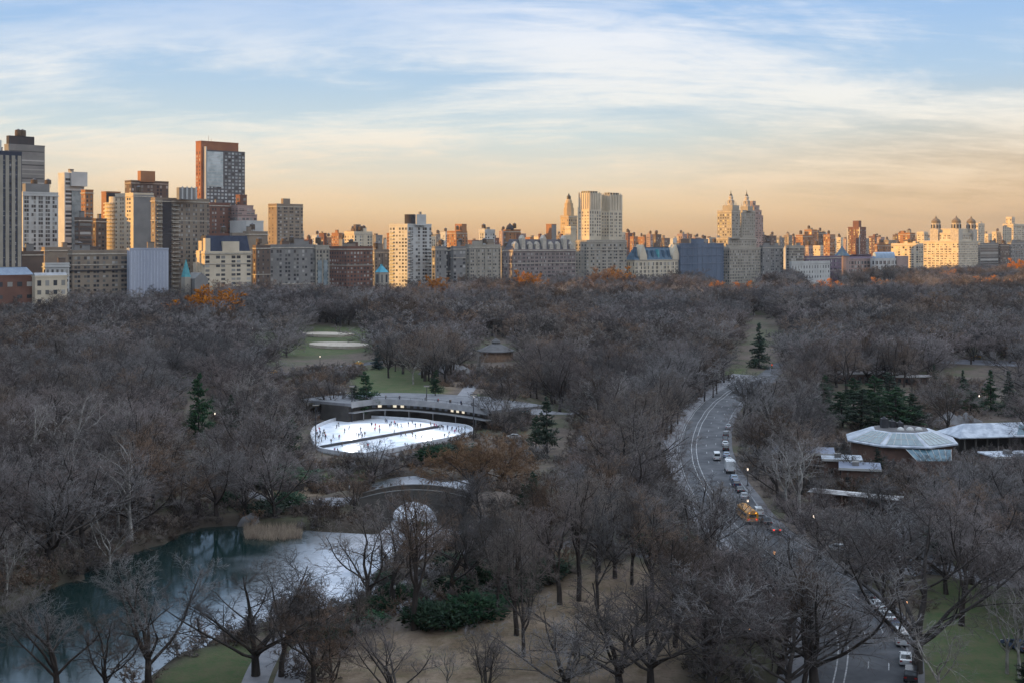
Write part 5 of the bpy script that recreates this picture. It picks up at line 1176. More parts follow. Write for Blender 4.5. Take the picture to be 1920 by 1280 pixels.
add('blue-grey shaded apartment house beside the turreted palace', 1832, 1838, 1872, 457, 1.02, GREY, 'bands', n=2, cap=40, key='blue-grey house')
add('dark brown house near the right edge', 1870, 1876, 1892, 459, 1.02, BRWN, 'punch', n=1, cap=30)
add('grey house at the right edge with pale trim', 1889, 1896, 1960, 455, 1.02, GREY, 'punch', n=2, tanks=1, cap=50, key='grey edge house')
add('slim cream tower rising near the right edge', 1886, 1897, 1903, 408, 1.22, CREAM, 'punch', n=0, tanks=0, cap=40, key='slim cream tower')
add('golden terraced block under the slim cream tower', 1880, 1900, 1950, 421, 1.16, CREAM, 'punch', n=1, tanks=1, cap=60, key='golden terraced block')
add('small cream block with a tank near the right edge', 1860, 1868, 1876, 436, 1.2, CREAM, 'punch', n=0, tanks=1, cap=10)
# --- low houses at the left foot of the skyline
b, e, z, r = simple('brown stone apartment house with heavy dark cornice', 128, 136, 241, 472, .97, TANB, 'punch', n=2, tanks=1, cap=100, key='brown stone house', bay=3.4, w=1.7); lodge('balcony_line', MB().box(e[0]-.8,e[1]+.9,e[2]-.8,e[3]+.8,z-14,z-13.2), DARK, b.root); b.finish()
b, e, z, r = simple('block wrapped in white scaffold sheeting', 238, 243, 316, 468, .96, NETW, None, n=1, tanks=0, cornice=False, key='white sheeted block', roof=ROOFP)
for k in range(12): lodge('net_seam', MB().box(e[1]+.02,e[1]+.25,e[2]+(e[3]-e[2])*(k+.5)/12-.15,e[2]+(e[3]-e[2])*(k+.5)/12+.15,4,z-1), mat('net_seam_white', (.62,.64,.72)), b.root)
b.finish()
b, e, z, r = simple('dark low brick building with teal rooftop letters', -40, -30, 30, 474, .99, DARK, 'punch', n=1, tanks=0, cap=30, key='lettered dark building')
sg = lodge('sign_frame', MB().box(e[1]-1,e[1]-.6,e[3]-13,e[3]-.5,z+.2,z+.6), DARK, r)
tx = bpy.data.curves.new('sign_lettering','FONT'); tx.body = 'YMCA'; tx.size = 4.6; tx.extrude = .12; tx.align_x = 'CENTER'
to = bpy.data.objects.new('sign_lettering', tx); col.objects.link(to); to.parent = sg; to.location = (e[1]-.4, e[3]-7.4, z-3.4); to.rotation_euler = (R(90),0,R(90)); tx.materials.append(mat('teal_sign', (.10,.42,.46), (.09,.38,.42), emit=((.12,.55,.6),.5)))
bpy.context.view_layer.update(); tm = bpy.data.meshes.new_from_object(to.evaluated_get(bpy.context.evaluated_depsgraph_get())); t2 = link('sign_lettering', tm, sg, to.location); t2.rotation_euler = to.rotation_euler; bpy.data.objects.remove(to)
b.finish()
add('dark square block right of the lettered building', 26, 32, 82, 474, 1.0, BRWN, None, n=2, tanks=0, cap=10)
add('plain taupe wall block beside the brown stone house', 78, 84, 132, 466, 1.03, TANB, None, n=1, tanks=0, cap=10)
add('small white roofed house below the taupe wall block', 80, 85, 130, 496, .95, WHIT, 'punch', n=1, tanks=0, cap=20)
b = Bld('restaurant_pavilion', 'low red brick pavilion with long blue-grey glass roof by the trees', -10, .90, cap=24); e = b.ext(-40, -28, 64); z = b.zz(520); b.block(e, 0, z, REDB); b.win(e, 0, z, 6, 8, 3.2, 2.6); lodge('glass_roof', MB().prism([(e[0],e[2]),(e[1],e[2]),(e[1],e[3]),(e[0],e[3])], z+1.1, b.zz(502), top=[(e[0]+5,e[2]+3),(e[1]-5,e[2]+3),(e[1]-5,e[3]-3),(e[0]+5,e[3]-3)]), mat('blue_grey_zinc', (.22,.27,.34), (.17,.21,.28), .3, .4), b.root); NB.append(('red pavilion',30,505)); b.finish()
b = Bld('gable_house', 'cream gabled park house at the end of the red pavilion', 66, .90, cap=20); e = b.ext(60, 66, 126); z = b.zz(520); b.block(e, 0, z, CREAM, roof=ROOFP); b.win(e, 0, z, 5.5, 6, 2.4, 2.6); lodge('gable_roof', MB().prism([(e[0],e[2]),(e[1],e[2]),(e[1],e[3]),(e[0],e[3])], z+1, b.zz(512), top=[((e[0]+e[1])/2-.2,e[2]),((e[0]+e[1])/2+.2,e[2]),((e[0]+e[1])/2+.2,e[3]),((e[0]+e[1])/2-.2,e[3])]), ROOFP, b.root); b.finish()
b = Bld('church', 'stone church with slender green copper spire before the taupe tower', 352, .93, cap=10); z = b.zz(523)
t = lodge('tower', MB().box(-9,-4,0,5,0,b.zz(520)), LIME, b.root); lodge('spire', MB().prism([(-9,0),(-4,0),(-4,5),(-9,5)], b.zz(520), b.zz(487), top=[(-6.6,2.4),(-6.4,2.4),(-6.4,2.6),(-6.6,2.6)]), COPP, t)
lodge('nave', MB().box(-14,0,6,17,0,z).prism([(-14,6),(0,6),(0,17),(-14,17)], z, b.zz(512), top=[(-14,11.4),(0,11.4),(0,11.6),(-14,11.6)]), GREY, b.root); b.W = [(6+z*.2, .03, 11.5, .12, 4, 5)]; NB.append(('green spire',348,487)); b.finish()
b = Bld('temple_hall', 'small stone hall with bright blue tiled roof beside the white tower', 712, .97, cap=8); e = b.ext(703, 712, 729); z = b.zz(512); b.block(e, 0, z, LIME, parapet=.4); lodge('blue_roof', MB().prism([(e[0],e[2]),(e[1],e[2]),(e[1],e[3]),(e[0],e[3])], z+.5, b.zz(496), top=[(e[0]+4,e[2]+4),(e[1]-4,e[2]+4),(e[1]-4,e[3]-5),(e[0]+4,e[3]-5)]), mat('blue_tile', (.09,.38,.48), (.06,.28,.38), .3, .5), b.root); b.win(e, 0, z, 4, 8, 2.2, 5); b.finish()
add('grey gap house between the red brick house and the white tower', 696, 702, 733, 470, 1.06, GREY, 'punch', n=2, cap=20, key='grey gap house')
add('slate-coloured house behind the brown palace end', 936, 941, 958, 468, 1.03, GREY, 'punch', n=1, cap=20)
add('tall house in shade between the taupe tower and the mansard', 386, 392, 430, 440, 1.04, REDB, 'punch', n=0, tanks=1, cap=20)

# --- roofs of the streets behind
def roofs():
    g = random.Random(21); cnt = {}; px = -10
    while px < 1930:
        w = g.uniform(12, 26); yf = g.uniform(1.18, 1.7)
        top = g.uniform(434, 452) if px > 560 else g.uniform(428, 462)
        if 1170 < px < 1340 or px > 1430: top = g.uniform(437, 452)
        k = min(NB, key=lambda t: abs(t[1]-px)+abs(t[2]-top)*.3)[0]; n = cnt[k] = cnt.get(k, -1)+1
        wm, wn = g.choice([(ORNG,'orange'),(CREAM,'cream'),(TANB,'tan'),(REDB,'red brick'),(BRWN,'brown'),(GREY,'grey'),(WHIT,'white'),(PINK,'rose')])
        kk = ' '.join(k.split()[:7])
        lb = f'small {wn} rooftop house, {ORD[min(n,9)]} behind the {kk}'
        b, e, z, r = simple(lb, px, px+w*g.uniform(.35,.65), px+w, top, yf, wm, 'punch', name='rooftop_house', cap=8, n=1, tanks=g.choice([0,1,1]), cornice=False, mx=.9); NB.pop()
        b.root['group'] = 'roofs of the streets behind the park front'; b.finish()
        px += w*g.uniform(.62, 1.0)
roofs()
# --- the tall street front along the park's near side, left of the frame: it throws the evening shade over the park
def street_front():
    g = random.Random(3)
    def tower(o, a, b2, H, wm, lab):
        r = tag(empty('street_front_tower', (o[0], o[1], 0), TH), lab, 'building', 'towers along the street south of the park')
        lodge('wall', MB().box(-a,0,0,b2,0,H,top=False), wm, r); lodge('roof', MB().box(-a+.3,-.3,.3,b2-.3,H-.6,H-.2).box(-a*.7,-a*.3,b2*.3,b2*.7,H-.2,H+5), TARR, r)
        for k in range(int(H/4)-2): lodge('window_band', MB().box(-a+1,-1,b2,b2+.08,6+k*4,8+k*4).box(0,.08,1,b2-1,6+k*4,8+k*4), GLSS, r)
    W = -EV; p = Vector((-60.0, 20.0)); k = 0
    while k < 23:
        a = g.uniform(34, 44); H = g.uniform(128, 162); tower(p+W*2, a+5, 34, H, g.choice([LIME,TANB,BRWN,GREY,CREAM]), 'tall hotel tower in the street front beyond the left edge'); p = p+W*a; k += 1
    for k in range(9):
        p2 = Vector((-612.0, 590.0))+NV*(k*37.0); tower(p2, 40, 37, g.uniform(128, 165), g.choice([LIME,TANB,GREY,CREAM]), 'tall apartment tower on the avenue beyond the left edge')
street_front()
# ------------------------------------------------------------------ the rink and its terrace
ICE = mat('rink_ice', (.88,.90,.94), (.66,.72,.81), .30, .25, spec=.4, detail=6)
BOARD = mat('rink_board', (.52,.53,.56), (.42,.43,.46), .5, .6)
DKM = mat('dark_metal', (.035,.035,.04), (.05,.05,.055), .8, .6)
CONC = mat('concrete', (.24,.24,.245), (.19,.19,.195), .3, .9)
DKST = mat('dark_stone', (.075,.068,.062), (.11,.10,.09), .6, .95, detail=8, bump=.3)
RSTO = mat('schist_rock', (.20,.195,.20), (.125,.118,.115), .35, .95, detail=9, bump=.5)
GLD = mat('dark_glass', (.02,.025,.03), (.03,.035,.04), 1, .06, spec=.8)
RINK = [pxy(a,b,.1) for a,b in RINK_PX]
def rink():
    r = tag(empty('ice_rink', (RINK[0][0], RINK[0][1], 0)), 'big white ice rink crossed by one dark board line', 'ice rink'); ox, oy = RINK[0]
    pl = [(p[0]-ox, p[1]-oy) for p in RINK]; sp = [tuple(v) for v in spline([pxy(a,b,.1) for a,b in RINK_PX]+[pxy(*RINK_PX[0],.1)], 2)]
    pl = [(p[0]-ox, p[1]-oy) for p in sp[:-1]]
    lodge('ice', MB().prism(pl, -.6, .12), ICE, r)
    n = len(pl); m = MB()
    for i in range(n):
        a, b2 = Vector(pl[i]), Vector(pl[(i+1)%n]); d = (b2-a).normalized(); q = Vector((d.y,-d.x))*.22
        m.prism([a-q, a+q, b2+q, b2-q], .0, 1.15)
    lodge('rim_board', m, BOARD, r)
    a, b2 = Vector(pxy(594,841,.1)), Vector(pxy(829,800,.1)); o = Vector((ox,oy)); a -= o; b2 -= o; d = (b2-a).normalized(); q = Vector((d.y,-d.x))*.12
    lodge('divider_board', MB().prism([a-q,a+q,b2+q,b2-q], .1, .95), DKM, r)
rink()
def line_wall(mb, pts, h0, h1, t, mi=0):
    for a, b2 in zip(pts[:-1], pts[1:]):
        d = (b2-a).normalized(); q = Vector((-d.y,d.x))*t; mb.prism([a, b2, b2+q, a+q], h0, h1, mi)
def terrace():
    base = [Vector(pxy(a,b,0)) for a,b in [(662,792),(700,786),(745,786),(790,789),(835,794),(875,800),(912,807)]]
    o = base[0]; f = [p-o for p in spline(base, 4)]
    T = tag(empty('rink_terrace', (o.x,o.y,0)), 'curved concrete terrace over dark rink halls, with a strip of lit windows', 'terrace')
    n = len(f); nr = []
    for i in range(n):
        t = (f[min(i+1,n-1)]-f[max(i-1,0)]).normalized(); nr.append(Vector((-t.y,t.x)))
    off = lambda d: [p+q*d for p, q in zip(f, nr)]
    def strip(d0, d1, z0, z1):
        m = MB(); A, B2 = off(d0), off(d1)
        for i in range(n-1): m.prism([A[i],A[i+1],B2[i+1],B2[i]], z0, z1)
        return m
    lodge('hall_wall', strip(2.0, 14, -.4, 5.4), mat('dark_hall', (.045,.040,.038), (.06,.055,.05), .4, .9), T)
    lodge('canopy', strip(-.6, 2.0, 3.1, 3.35), CONC, T)
    deck = lodge('deck', strip(.9, 24, 5.4, 6.3), mat('deck_paving', (.14,.14,.15), (.19,.19,.20), .4, .9), T)
    lodge('parapet', strip(.6, .9, 4.9, 6.9), CONC, T)
    rl = strip(.62, .72, 7.5, 7.6)
    for i in range(0, n): p = f[i]+nr[i]*.67; rl.tube((p.x,p.y,6.9),(p.x,p.y,7.55),.05,n=4)
    lodge('railing', rl, DKM, T)
    lit = mat('lit_window', (.5,.5,.48), emit=((1,.86,.62),.6)); dim = mat('dim_window', (.16,.17,.19), (.10,.11,.13), .5, .2)
    g = random.Random(4)
    for i in range(2, n-2):
        for k in (.25,.75):
            p = f[i].lerp(f[i+1],k)+nr[i]*1.97; t = (f[i+1]-f[i]).normalized(); q = nr[i]*.06
            m = MB().prism([p-t*.62-q, p+t*.62-q, p+t*.62, p-t*.62], 3.9, 4.8); lodge('window', m, lit if g.random() < .22 else dim, T)
    for i in range(1, n-1, 2): p = f[i]+nr[i]*-.3; lodge('column', MB().tube((p.x,p.y,-.2),(p.x,p.y,3.1),.16), CONC, T)
    return o, f, nr
TO, TF, TN = terrace()
def deck_pt(u, d):
    i = min(int(u*(len(TF)-1)), len(TF)-2); p = TO+TF[i]+TN[i]*d; return p

# ------------------------------------------------------------------ stone bridge over the neck of the pond
def bridge():
    x0, x1, y0, y1 = -33.5, -9.0, 281.0, 287.5; B_ = tag(empty('stone_bridge', (0,0,0)), 'old dark stone arch bridge over the pale ice', 'bridge')
    cx, rx, spring, rise = -21.6, 5.3, WZ-.4, 5.4
    def deck(x): t = (x-(x0+x1)/2)/((x1-x0)/2); return 5.0-1.9*t*t
    xs = np.linspace(x0, x1, 50); m = MB()
    for a, b2 in zip(xs[:-1], xs[1:]):
        def low(x):
            t = (x-cx)/rx; return spring+rise*math.sqrt(max(0,1-t*t)) if abs(t) < 1 else -3.5
        la, lb = low(a), low(b2); da, db = deck(a), deck(b2)
        v = [(a,y0,la),(b2,y0,lb),(b2,y0,db),(a,y0,da),(a,y1,la),(b2,y1,lb),(b2,y1,db),(a,y1,da)]
        m.add(v, [(0,1,2,3),(5,4,7,6),(3,2,6,7),(0,4,5,1)])
    lodge('arch_body', m, DKST, B_)
    for yy in (y0-.05, y1-.45):
        m = MB()
        for a, b2 in zip(xs[:-1], xs[1:]):
            da, db = deck(a), deck(b2); v = [(a,yy,da-.1),(b2,yy,db-.1),(b2,yy,db+.95),(a,yy,da+.95),(a,yy+.5,da-.1),(b2,yy+.5,db-.1),(b2,yy+.5,db+.95),(a,yy+.5,da+.95)]
            m.add(v, [(0,1,2,3),(5,4,7,6),(3,2,6,7),(0,4,5,1)])
        w = lodge('parapet', m, DKST, B_); m = MB()
        for a, b2 in zip(xs[:-1], xs[1:]):
            da, db = deck(a)+.955, deck(b2)+.955; v = [(a,yy-.08,da),(b2,yy-.08,db),(b2,yy-.08,db+.16),(a,yy-.08,da+.16),(a,yy+.58,da),(b2,yy+.58,db),(b2,yy+.58,db+.16),(a,yy+.58,da+.16)]
            m.add(v, [(0,1,2,3),(5,4,7,6),(3,2,6,7),(0,4,5,1)])
        lodge('coping', m, mat('coping_stone', (.13,.125,.12), (.09,.088,.085), .6, .9), w)
    m = MB(); n = 26
    for i in range(n):
        a0, a1 = math.pi*i/n+.02, math.pi*(i+1)/n-.02
        q = [(cx+(rx+d)*math.cos(a), spring+(rise+d)*math.sin(a)) for d, a in ((0.02,a0),(0.7,a0),(0.7,a1),(0.02,a1))]
        m.add([(p[0],y0-.10,p[1]) for p in q]+[(p[0],y0+.2,p[1]) for p in q], [(0,1,2,3)[::-1],(0,4,5,1)[::-1],(1,5,6,2)[::-1],(2,6,7,3)[::-1],(3,7,4,0)[::-1]])
    lodge('arch_ring', m, mat('arch_stone', (.14,.13,.12), (.10,.092,.085), .8, .95), B_)
bridge()

# ------------------------------------------------------------------ rocks, reeds, undergrowth
def rock(name, px, py, rx, ry, h, label, seed=0, rot=0.0):
    c = P(px, py); rg = np.random.default_rng(seed); n = 26; ang = np.linspace(0, 2*np.pi, 41)[:-1]
    V = [(0,0)]; rad = np.linspace(0,1,13)[1:]; wob = 1+.14*np.sin(ang*3+seed)+.09*np.sin(ang*7+seed*2.3)
    pts = [(0.,0.)]+[(r*math.cos(a)*rx*w, r*math.sin(a)*ry*w) for r in rad for a, w in zip(ang, wob)]
    pts = np.array(pts); ca, sa = math.cos(rot), math.sin(rot); pts = np.stack([pts[:,0]*ca-pts[:,1]*sa, pts[:,0]*sa+pts[:,1]*ca], 1)
    rr = np.concatenate([[0], np.repeat(rad, 40)]); X, Y = pts[:,0]+c.x, pts[:,1]+c.y
    zz = gh(X,Y)-c.z+h*(1-rr**2.2)*(.75+.25*np.sin(X*.9+seed)*np.cos(Y*.7)+.18*np.sin(X*2.3+Y*1.1))-.35*rr**6+rg.normal(0,.05*h,len(rr))
    f = [(0,1+i,1+(i+1)%40) for i in range(40)]+[(1+k*40+i,1+(k+1)*40+i,1+(k+1)*40+(i+1)%40,1+k*40+(i+1)%40) for k in range(11) for i in range(40)]
    m = MB().add([(a,b2,z) for (a,b2), z in zip(pts, zz)], f); return tag(m.build(name, RSTO, None, tuple(c), True), label, 'rock')
rock('rock_outcrop', 1110, 1030, 13.5, 10.5, 1.3, 'large smooth grey rock outcrop on top of the brown hill', 1)
rock('rock_outcrop', 960, 1060, 7, 2.4, .8, 'long flat grey rock running down beside the footpath', 2, .5)
rock('rock_outcrop', 838, 700, 12, 7, 4.5, 'dark rock ledge beneath the carousel pavilion', 3)
rock('rock_outcrop', 468, 975, 2.6, 1.6, 1.6, 'grey boulder on the pond bank', 4)
rock('rock_outcrop', 735, 858, 8, 3.5, 1.3, 'low grey rock along the lower rim of the rink', 5)
rock('rock_outcrop', 700, 1078, 4.2, .8, .7, 'thin dark ledge lying in the ice', 6)
rock('rock_outcrop', 1215, 1050, 3.4, 2, .9, 'pale boulder at the lower right of the outcrop', 7)
rock('rock_outcrop', 1790, 792, 9, 4, 3.5, 'dark rocks behind the zoo wing', 8)
def tufts():
    rg = np.random.default_rng(2); A = TB(); pts = []
    for _ in range(2600):
        u, v = rg.random(), rg.random(); px = 458+108*u; py = 1013-22*v-8*abs(u-.5)
        pts.append(pxy(px, py+rg.normal(0,1.5), WZ))
    p = np.array([(a,b2,WZ-.2) for a,b2 in pts]); d = np.column_stack([rg.normal(0,.22,len(p)), rg.normal(0,.22,len(p)), np.ones(len(p))]); d /= np.linalg.norm(d,axis=1,keepdims=True)
    A.spikes(p, d, 1.1+rg.random(len(p))*1.1, np.full(len(p), .05))
    tag(link('reeds', A.mesh('reeds', mat('dry_reed', (.24,.19,.14), (.17,.13,.10), .5, .95, island=.3))), 'pale dry reeds standing in the pond', 'reeds', None, 'stuff')
tufts()
def undergrowth():
    rg = random.Random(9); protos = [bare_tree(301+i, 3.2, 1.6, .10, 7, (25,65), nb=5, ns=5, nt=5, rtw=.022, far=True, twig=tw, wob=.18) for i, tw in enumerate((twig_grey, twig_brown, twig_brown))]
    srcs = []
    for tr, cr in protos:
        bm = bmesh.new(); bm.from_mesh(tr); nf = len(bm.faces); bm.from_mesh(cr); bm.faces.ensure_lookup_table()
        for f in bm.faces[nf:]: f.material_index = 1
        me = bpy.data.meshes.new('brush'); bm.to_mesh(me); bm.free(); me.materials.append(tr.materials[0]); me.materials.append(cr.materials[0]); srcs.append(bpy.data.objects.new('brush', me))
    V = []; idx = []; rot = []; scl = []
    y = 176.0
    while y < 560:
        x = -.42*y-5
        while x < .42*y+5:
            X, Y = x+rg.uniform(-2,2), y+rg.uniform(-2,2); x += 4.2; px, py = U((X,Y,0))
            nearw = Y < 360 and X < -30 and float(sdf(POND, np.array([X]), np.array([Y]))[0]) < 9
            if rg.random() < (.05 if nearw else .3): continue
            if seg_dist(ROAD, X, Y) < HW+4 or any(inpoly(q, X, Y) for q in DRYS[:1]+LAWNS[:5]): continue
            if Y < 360 and (float(sdf(POND, np.array([X]), np.array([Y]))[0]) < .4 or min(seg_dist(q, X, Y) for q in PATHS) < 3): continue
            if float(sdf(RINK, np.array([X]), np.array([Y]))[0]) < 4: continue
            if any(inpoly(q, px, py-4) for qi, q in enumerate(KEEP) if qi not in (17,19,27)): continue
            V.append((X,Y,g1(X,Y))); idx.append(rg.randrange(3)); rot.append(rg.random()*6.28); s = rg.uniform(.6,1.5); scl.append((s*1.2,s*1.2,s))
        y += 4.2
    me = bpy.data.meshes.new('undergrowth'); me.from_pydata(V, [], [])
    me.attributes.new('idx','INT','POINT').data.foreach_set('value', idx); me.attributes.new('rot','FLOAT','POINT').data.foreach_set('value', rot)
    me.attributes.new('scl','FLOAT_VECTOR','POINT').data.foreach_set('vector', np.array(scl,np.float32).ravel())
    o = tag(link('undergrowth', me), 'thin brown undergrowth below the park trees', 'undergrowth', None, 'stuff')
    scatter_nodes(o, srcs)
undergrowth()

# ------------------------------------------------------------------ carousel pavilion, zoo
def carousel():
    c = P(930, 676); r = tag(empty('carousel_pavilion', tuple(c)), 'many-sided carousel pavilion with pointed grey roof among the trees', 'pavilion')
    oc = lambda q, n=12: [(q*math.cos(2*math.pi*i/n), q*math.sin(2*math.pi*i/n)) for i in range(n)]
    lodge('wall', MB().prism(oc(8.4), -.5, 4.6), mat('striped_brick', (.30,.20,.14), (.20,.13,.09), .8, .9), r)
    for i in range(12):
        a = 2*math.pi*(i+.5)/12; lodge('arch_opening', MB().prism([(8.2*math.cos(a-.17),8.2*math.sin(a-.17)),(8.2*math.cos(a+.17),8.2*math.sin(a+.17)),(8.05*math.cos(a+.17),8.05*math.sin(a+.17)),(8.05*math.cos(a-.17),8.05*math.sin(a-.17))], .2, 3.5), mat('warm_inside', (.10,.06,.03), emit=((1,.55,.2),.10)), r)
    rf = lodge('roof', MB().prism(oc(9.6), 4.6, 5.0).prism(oc(9.4), 5.0, 8.2, top=oc(2.2)), mat('grey_shingle', (.13,.125,.125), (.10,.095,.095), .5, .9), r)
    lodge('cupola', MB().prism(oc(2.0), 8.2, 9.2).prism(oc(2.4), 9.2, 10.8, top=oc(.1)), mat('grey_shingle', (.13,.125,.125)), rf)
carousel()
def zoo():
    pale = mat('pale_zinc', (.46,.49,.54), (.27,.30,.35), .5, .5); skyl = mat('skylight_glass', (.05,.10,.13), (.09,.16,.19), .5, .12, spec=.8); brick = mat('zoo_brick', (.16,.095,.075), (.12,.075,.06), .5, .9)
    X, Y = 107.5, 354.0; r = tag(empty('zoo_house', (X,Y,g1(X,Y))), 'eight-sided zoo house with pale roof and blue glass panels', 'zoo building')
    oc = lambda q, s=1.0: [(q*math.cos(R(45*i+10)), s*q*math.sin(R(45*i+10))) for i in range(8)]
    lodge('wall', MB().prism(oc(14.2), -.5, 5.6), brick, r); E, T = oc(15.6), oc(8.2)
    rf = lodge('roof', MB().prism(E, 5.6, 5.95).prism(E, 5.95, 8.7, top=T), pale, r)
    lodge('roof_well', MB().prism([(a*.93,b2*.93) for a,b2 in T], 8.6, 8.78), TARR, rf)
    for k in (4,5,6):
        a, b2, c, d = [Vector((*E[k],5.97)), Vector((*E[(k+1)%8],5.97)), Vector((*T[(k+1)%8],8.71)), Vector((*T[k],8.71))]
        nrm = (b2-a).cross(d-a).normalized()*.06; f0, f1 = .10, .92
        q = lambda u, v: tuple((a.lerp(b2,u)).lerp(d.lerp(c,u),v)+nrm)
        g = lodge('skylight', MB().add([q(.08,f0),q(.92,f0),q(.92,f1),q(.08,f1)], [(0,1,2,3)]), skyl, rf); m = MB()
        for i in range(6): u = .08+.84*i/5; m.tube(q(u,f0), q(u,f1), .09, n=4)
        m.tube(q(.08,.5), q(.92,.5), .08, n=4); lodge('glazing_bar', m, WHIT, g)
    for a, b2, w, h in ((-4,2,1.8,2.6),(-1.5,3,1.4,1.8),(.5,2.6,1.6,1.4)): lodge('roof_vent', MB().box(a-w/2,a+w/2,b2-1,b2+1,8.7,8.7+h).lathe([(w*.35,8.7+h),(w*.3,8.9+h),(.1,9.3+h)],8,(a,b2)), DKM, rf)
    for a in (-1,1.6,4): lodge('roof_dome', MB().lathe([(1.0,8.7),(.95,9.1),(.6,9.5),(.1,9.7)],12,(a,-3.2)), WHIT, rf)
    an = MB().add([(-3,-14.5,5.3),(9,-14.5,5.3),(7.5,-19,3.0),(-1.5,-19,3.0)], [(0,3,2,1)]); g = lodge('glass_annex', an, skyl, r); m = MB()
    for i in range(8): u = i/7; m.tube((-3+12*u,-14.5,5.36),(-1.5+9*u,-19,3.06),.09,n=4)
    lodge('glazing_bar', m, WHIT, g); lodge('annex_wall', MB().box(-1.5,7.5,-18.9,-14.3,-.4,2.9), brick, r)
    # wing with a long hipped canopy
    X, Y = 146.0, 372.0; r = tag(empty('zoo_wing', (X,Y,g1(X,Y)), R(10)), 'long zoo wing with pale hipped roof over a dark colonnade', 'zoo building')
    lodge('wall', MB().box(-19,19,-3,6,-.5,4.8), mat('dark_hall', (.045,.04,.038)), r)
    rf = lodge('roof', MB().prism([(-21,-7),(21,-7),(21,7),(-21,7)], 4.8, 5.1).prism([(-20.8,-6.8),(20.8,-6.8),(20.8,6.8),(-20.8,6.8)], 5.1, 8.0, top=[(-16,-.3),(16,-.3),(16,.3),(-16,.3)]), pale, r)
    lodge('skylight', MB().add([(-3,-6.2,5.45),(5,-6.2,5.45),(1,-1.0,7.75)], [(0,1,2)]), skyl, rf)
    for k in range(12): lodge('column', MB().tube((-19+k*3.45,-6,-.4),(-19+k*3.45,-6,4.8),.25), DKST, r)
    for lab, px, py, a, b2, h, rz, m in (('low zoo building with flat blue-grey roof beside the brown wood',1506,880,15,10,5,-12,mat('blue_roof',(.20,.22,.28),(.16,.18,.23),.2,.8)),('small zoo building with a bright pale roof, left of the dark pine',1578,892,9,7,4.6,-12,pale),('zoo building with flat grey roof below the glass house',1612,908,9,9,4.5,-14,mat('blue_roof',(.20,.22,.28))),
                 ('low house with grey roof at the right side of the zoo yard',1905,880,16,8,4,8,pale),('small brick hut by the car park',1835,925,8,6,3.6,5,mat('blue_roof',(.20,.22,.28))),('low roof showing pale through the trees behind the grove',1625,716,24,9,4,2,mat('flat_pale_roof',(.34,.31,.31),(.27,.25,.25),.2,.9)),
                 ('narrow pale roof behind the small spruce',1715,720,18,5,3.4,0,mat('flat_pale_roof',(.34,.31,.31)))):
        c = P(px, py); r = tag(empty('park_house', tuple(c), R(rz)), lab, 'park building'); lodge('wall', MB().box(-a/2,a/2,-b2/2,b2/2,-.6,h), brick, r)
        rf = lodge('roof', MB().box(-a/2-.6,a/2+.6,-b2/2-.6,b2/2+.6,h,h+.35), m, r); lodge('fascia', MB().box(-a/2-.66,a/2+.66,-b2/2-.75,-b2/2-.61,h-.15,h+.42), WHIT, rf)
        lodge('roof_unit', MB().box(-a*.2,-a*.2+1.6,-1,1,h+.35,h+1.3), GREY, rf)
        for k in range(int(a/3)): lodge('window', MB().box(-a/2+1+k*3,-a/2+2.4+k*3,-b2/2-.05,-b2/2+.05,1,2.6), GLD, r)
    a, b2 = P(1520,948), P(1690,965); c = (a+b2)/2; L = (b2-a).length; r = tag(empty('arbor', tuple(c), math.atan2(b2.y-a.y,b2.x-a.x)), 'long walkway arbor with pale slatted roof', 'arbor')
    m = MB()
    for k in range(5): m.box(-L/2,L/2,-2.4+k*1.0,-1.5+k*1.0,3.6+.12*min(k,4-k),3.75+.12*min(k,4-k))
    lodge('roof', m, mat('weathered_slat', (.52,.50,.49), (.34,.33,.33), .3, .8, stretch=(1,6,1)), r); lodge('wall', MB().box(-L/2,L/2,1.6,2.2,-.4,3.5), brick, r)
    for k in range(9): lodge('post', MB().box(-L/2+.3+k*(L-.6)/8-.15,-L/2+.3+k*(L-.6)/8+.15,-2.2,-1.9,-.4,3.6), brick, r)
zoo()

# ------------------------------------------------------------------ vehicles (forward is +y)
PAINT = mat('car_paint', (1,1,1), rough=.25, spec=.6, objcol=True, coords='Object'); TYRE = mat('tyre', (.02,.02,.02), (.03,.03,.03)); RIM = mat('rim', (.4,.4,.42), rough=.3, metal=.8)
HEADL = mat('headlight', (.7,.7,.7), rough=.1); TAILL = mat('tail_light', (.30,.02,.02), rough=.2); TAILON = mat('tail_light_on', (.4,.02,.02), emit=((1,.05,.02),2.0))
def wheel_mesh():
    m = MB(); n = 14
    for x0, x1, r, mi in ((-.11,.11,.33,0),(-.125,.125,.19,1)): m.tube((x0,0,0),(x1,0,0),r,r,n,mi)
    return m.mesh('wheel', [TYRE, RIM])
WHEEL = wheel_mesh()
def extr(prof, w0, w1=None, inset=None):
    """Side profile (y,z) extruded across the car; inset per point narrows it."""
    n = len(prof); v = []
    for s in (-1, 1): v += [(s*(w0/2-(inset[i] if inset else 0)), p[0], p[1]) for i, p in enumerate(prof)]
    f = [tuple(range(n)), tuple(range(n,2*n))[::-1]]+[(i,n+i,n+(i+1)%n,(i+1)%n) for i in range(n)]
    return v, f
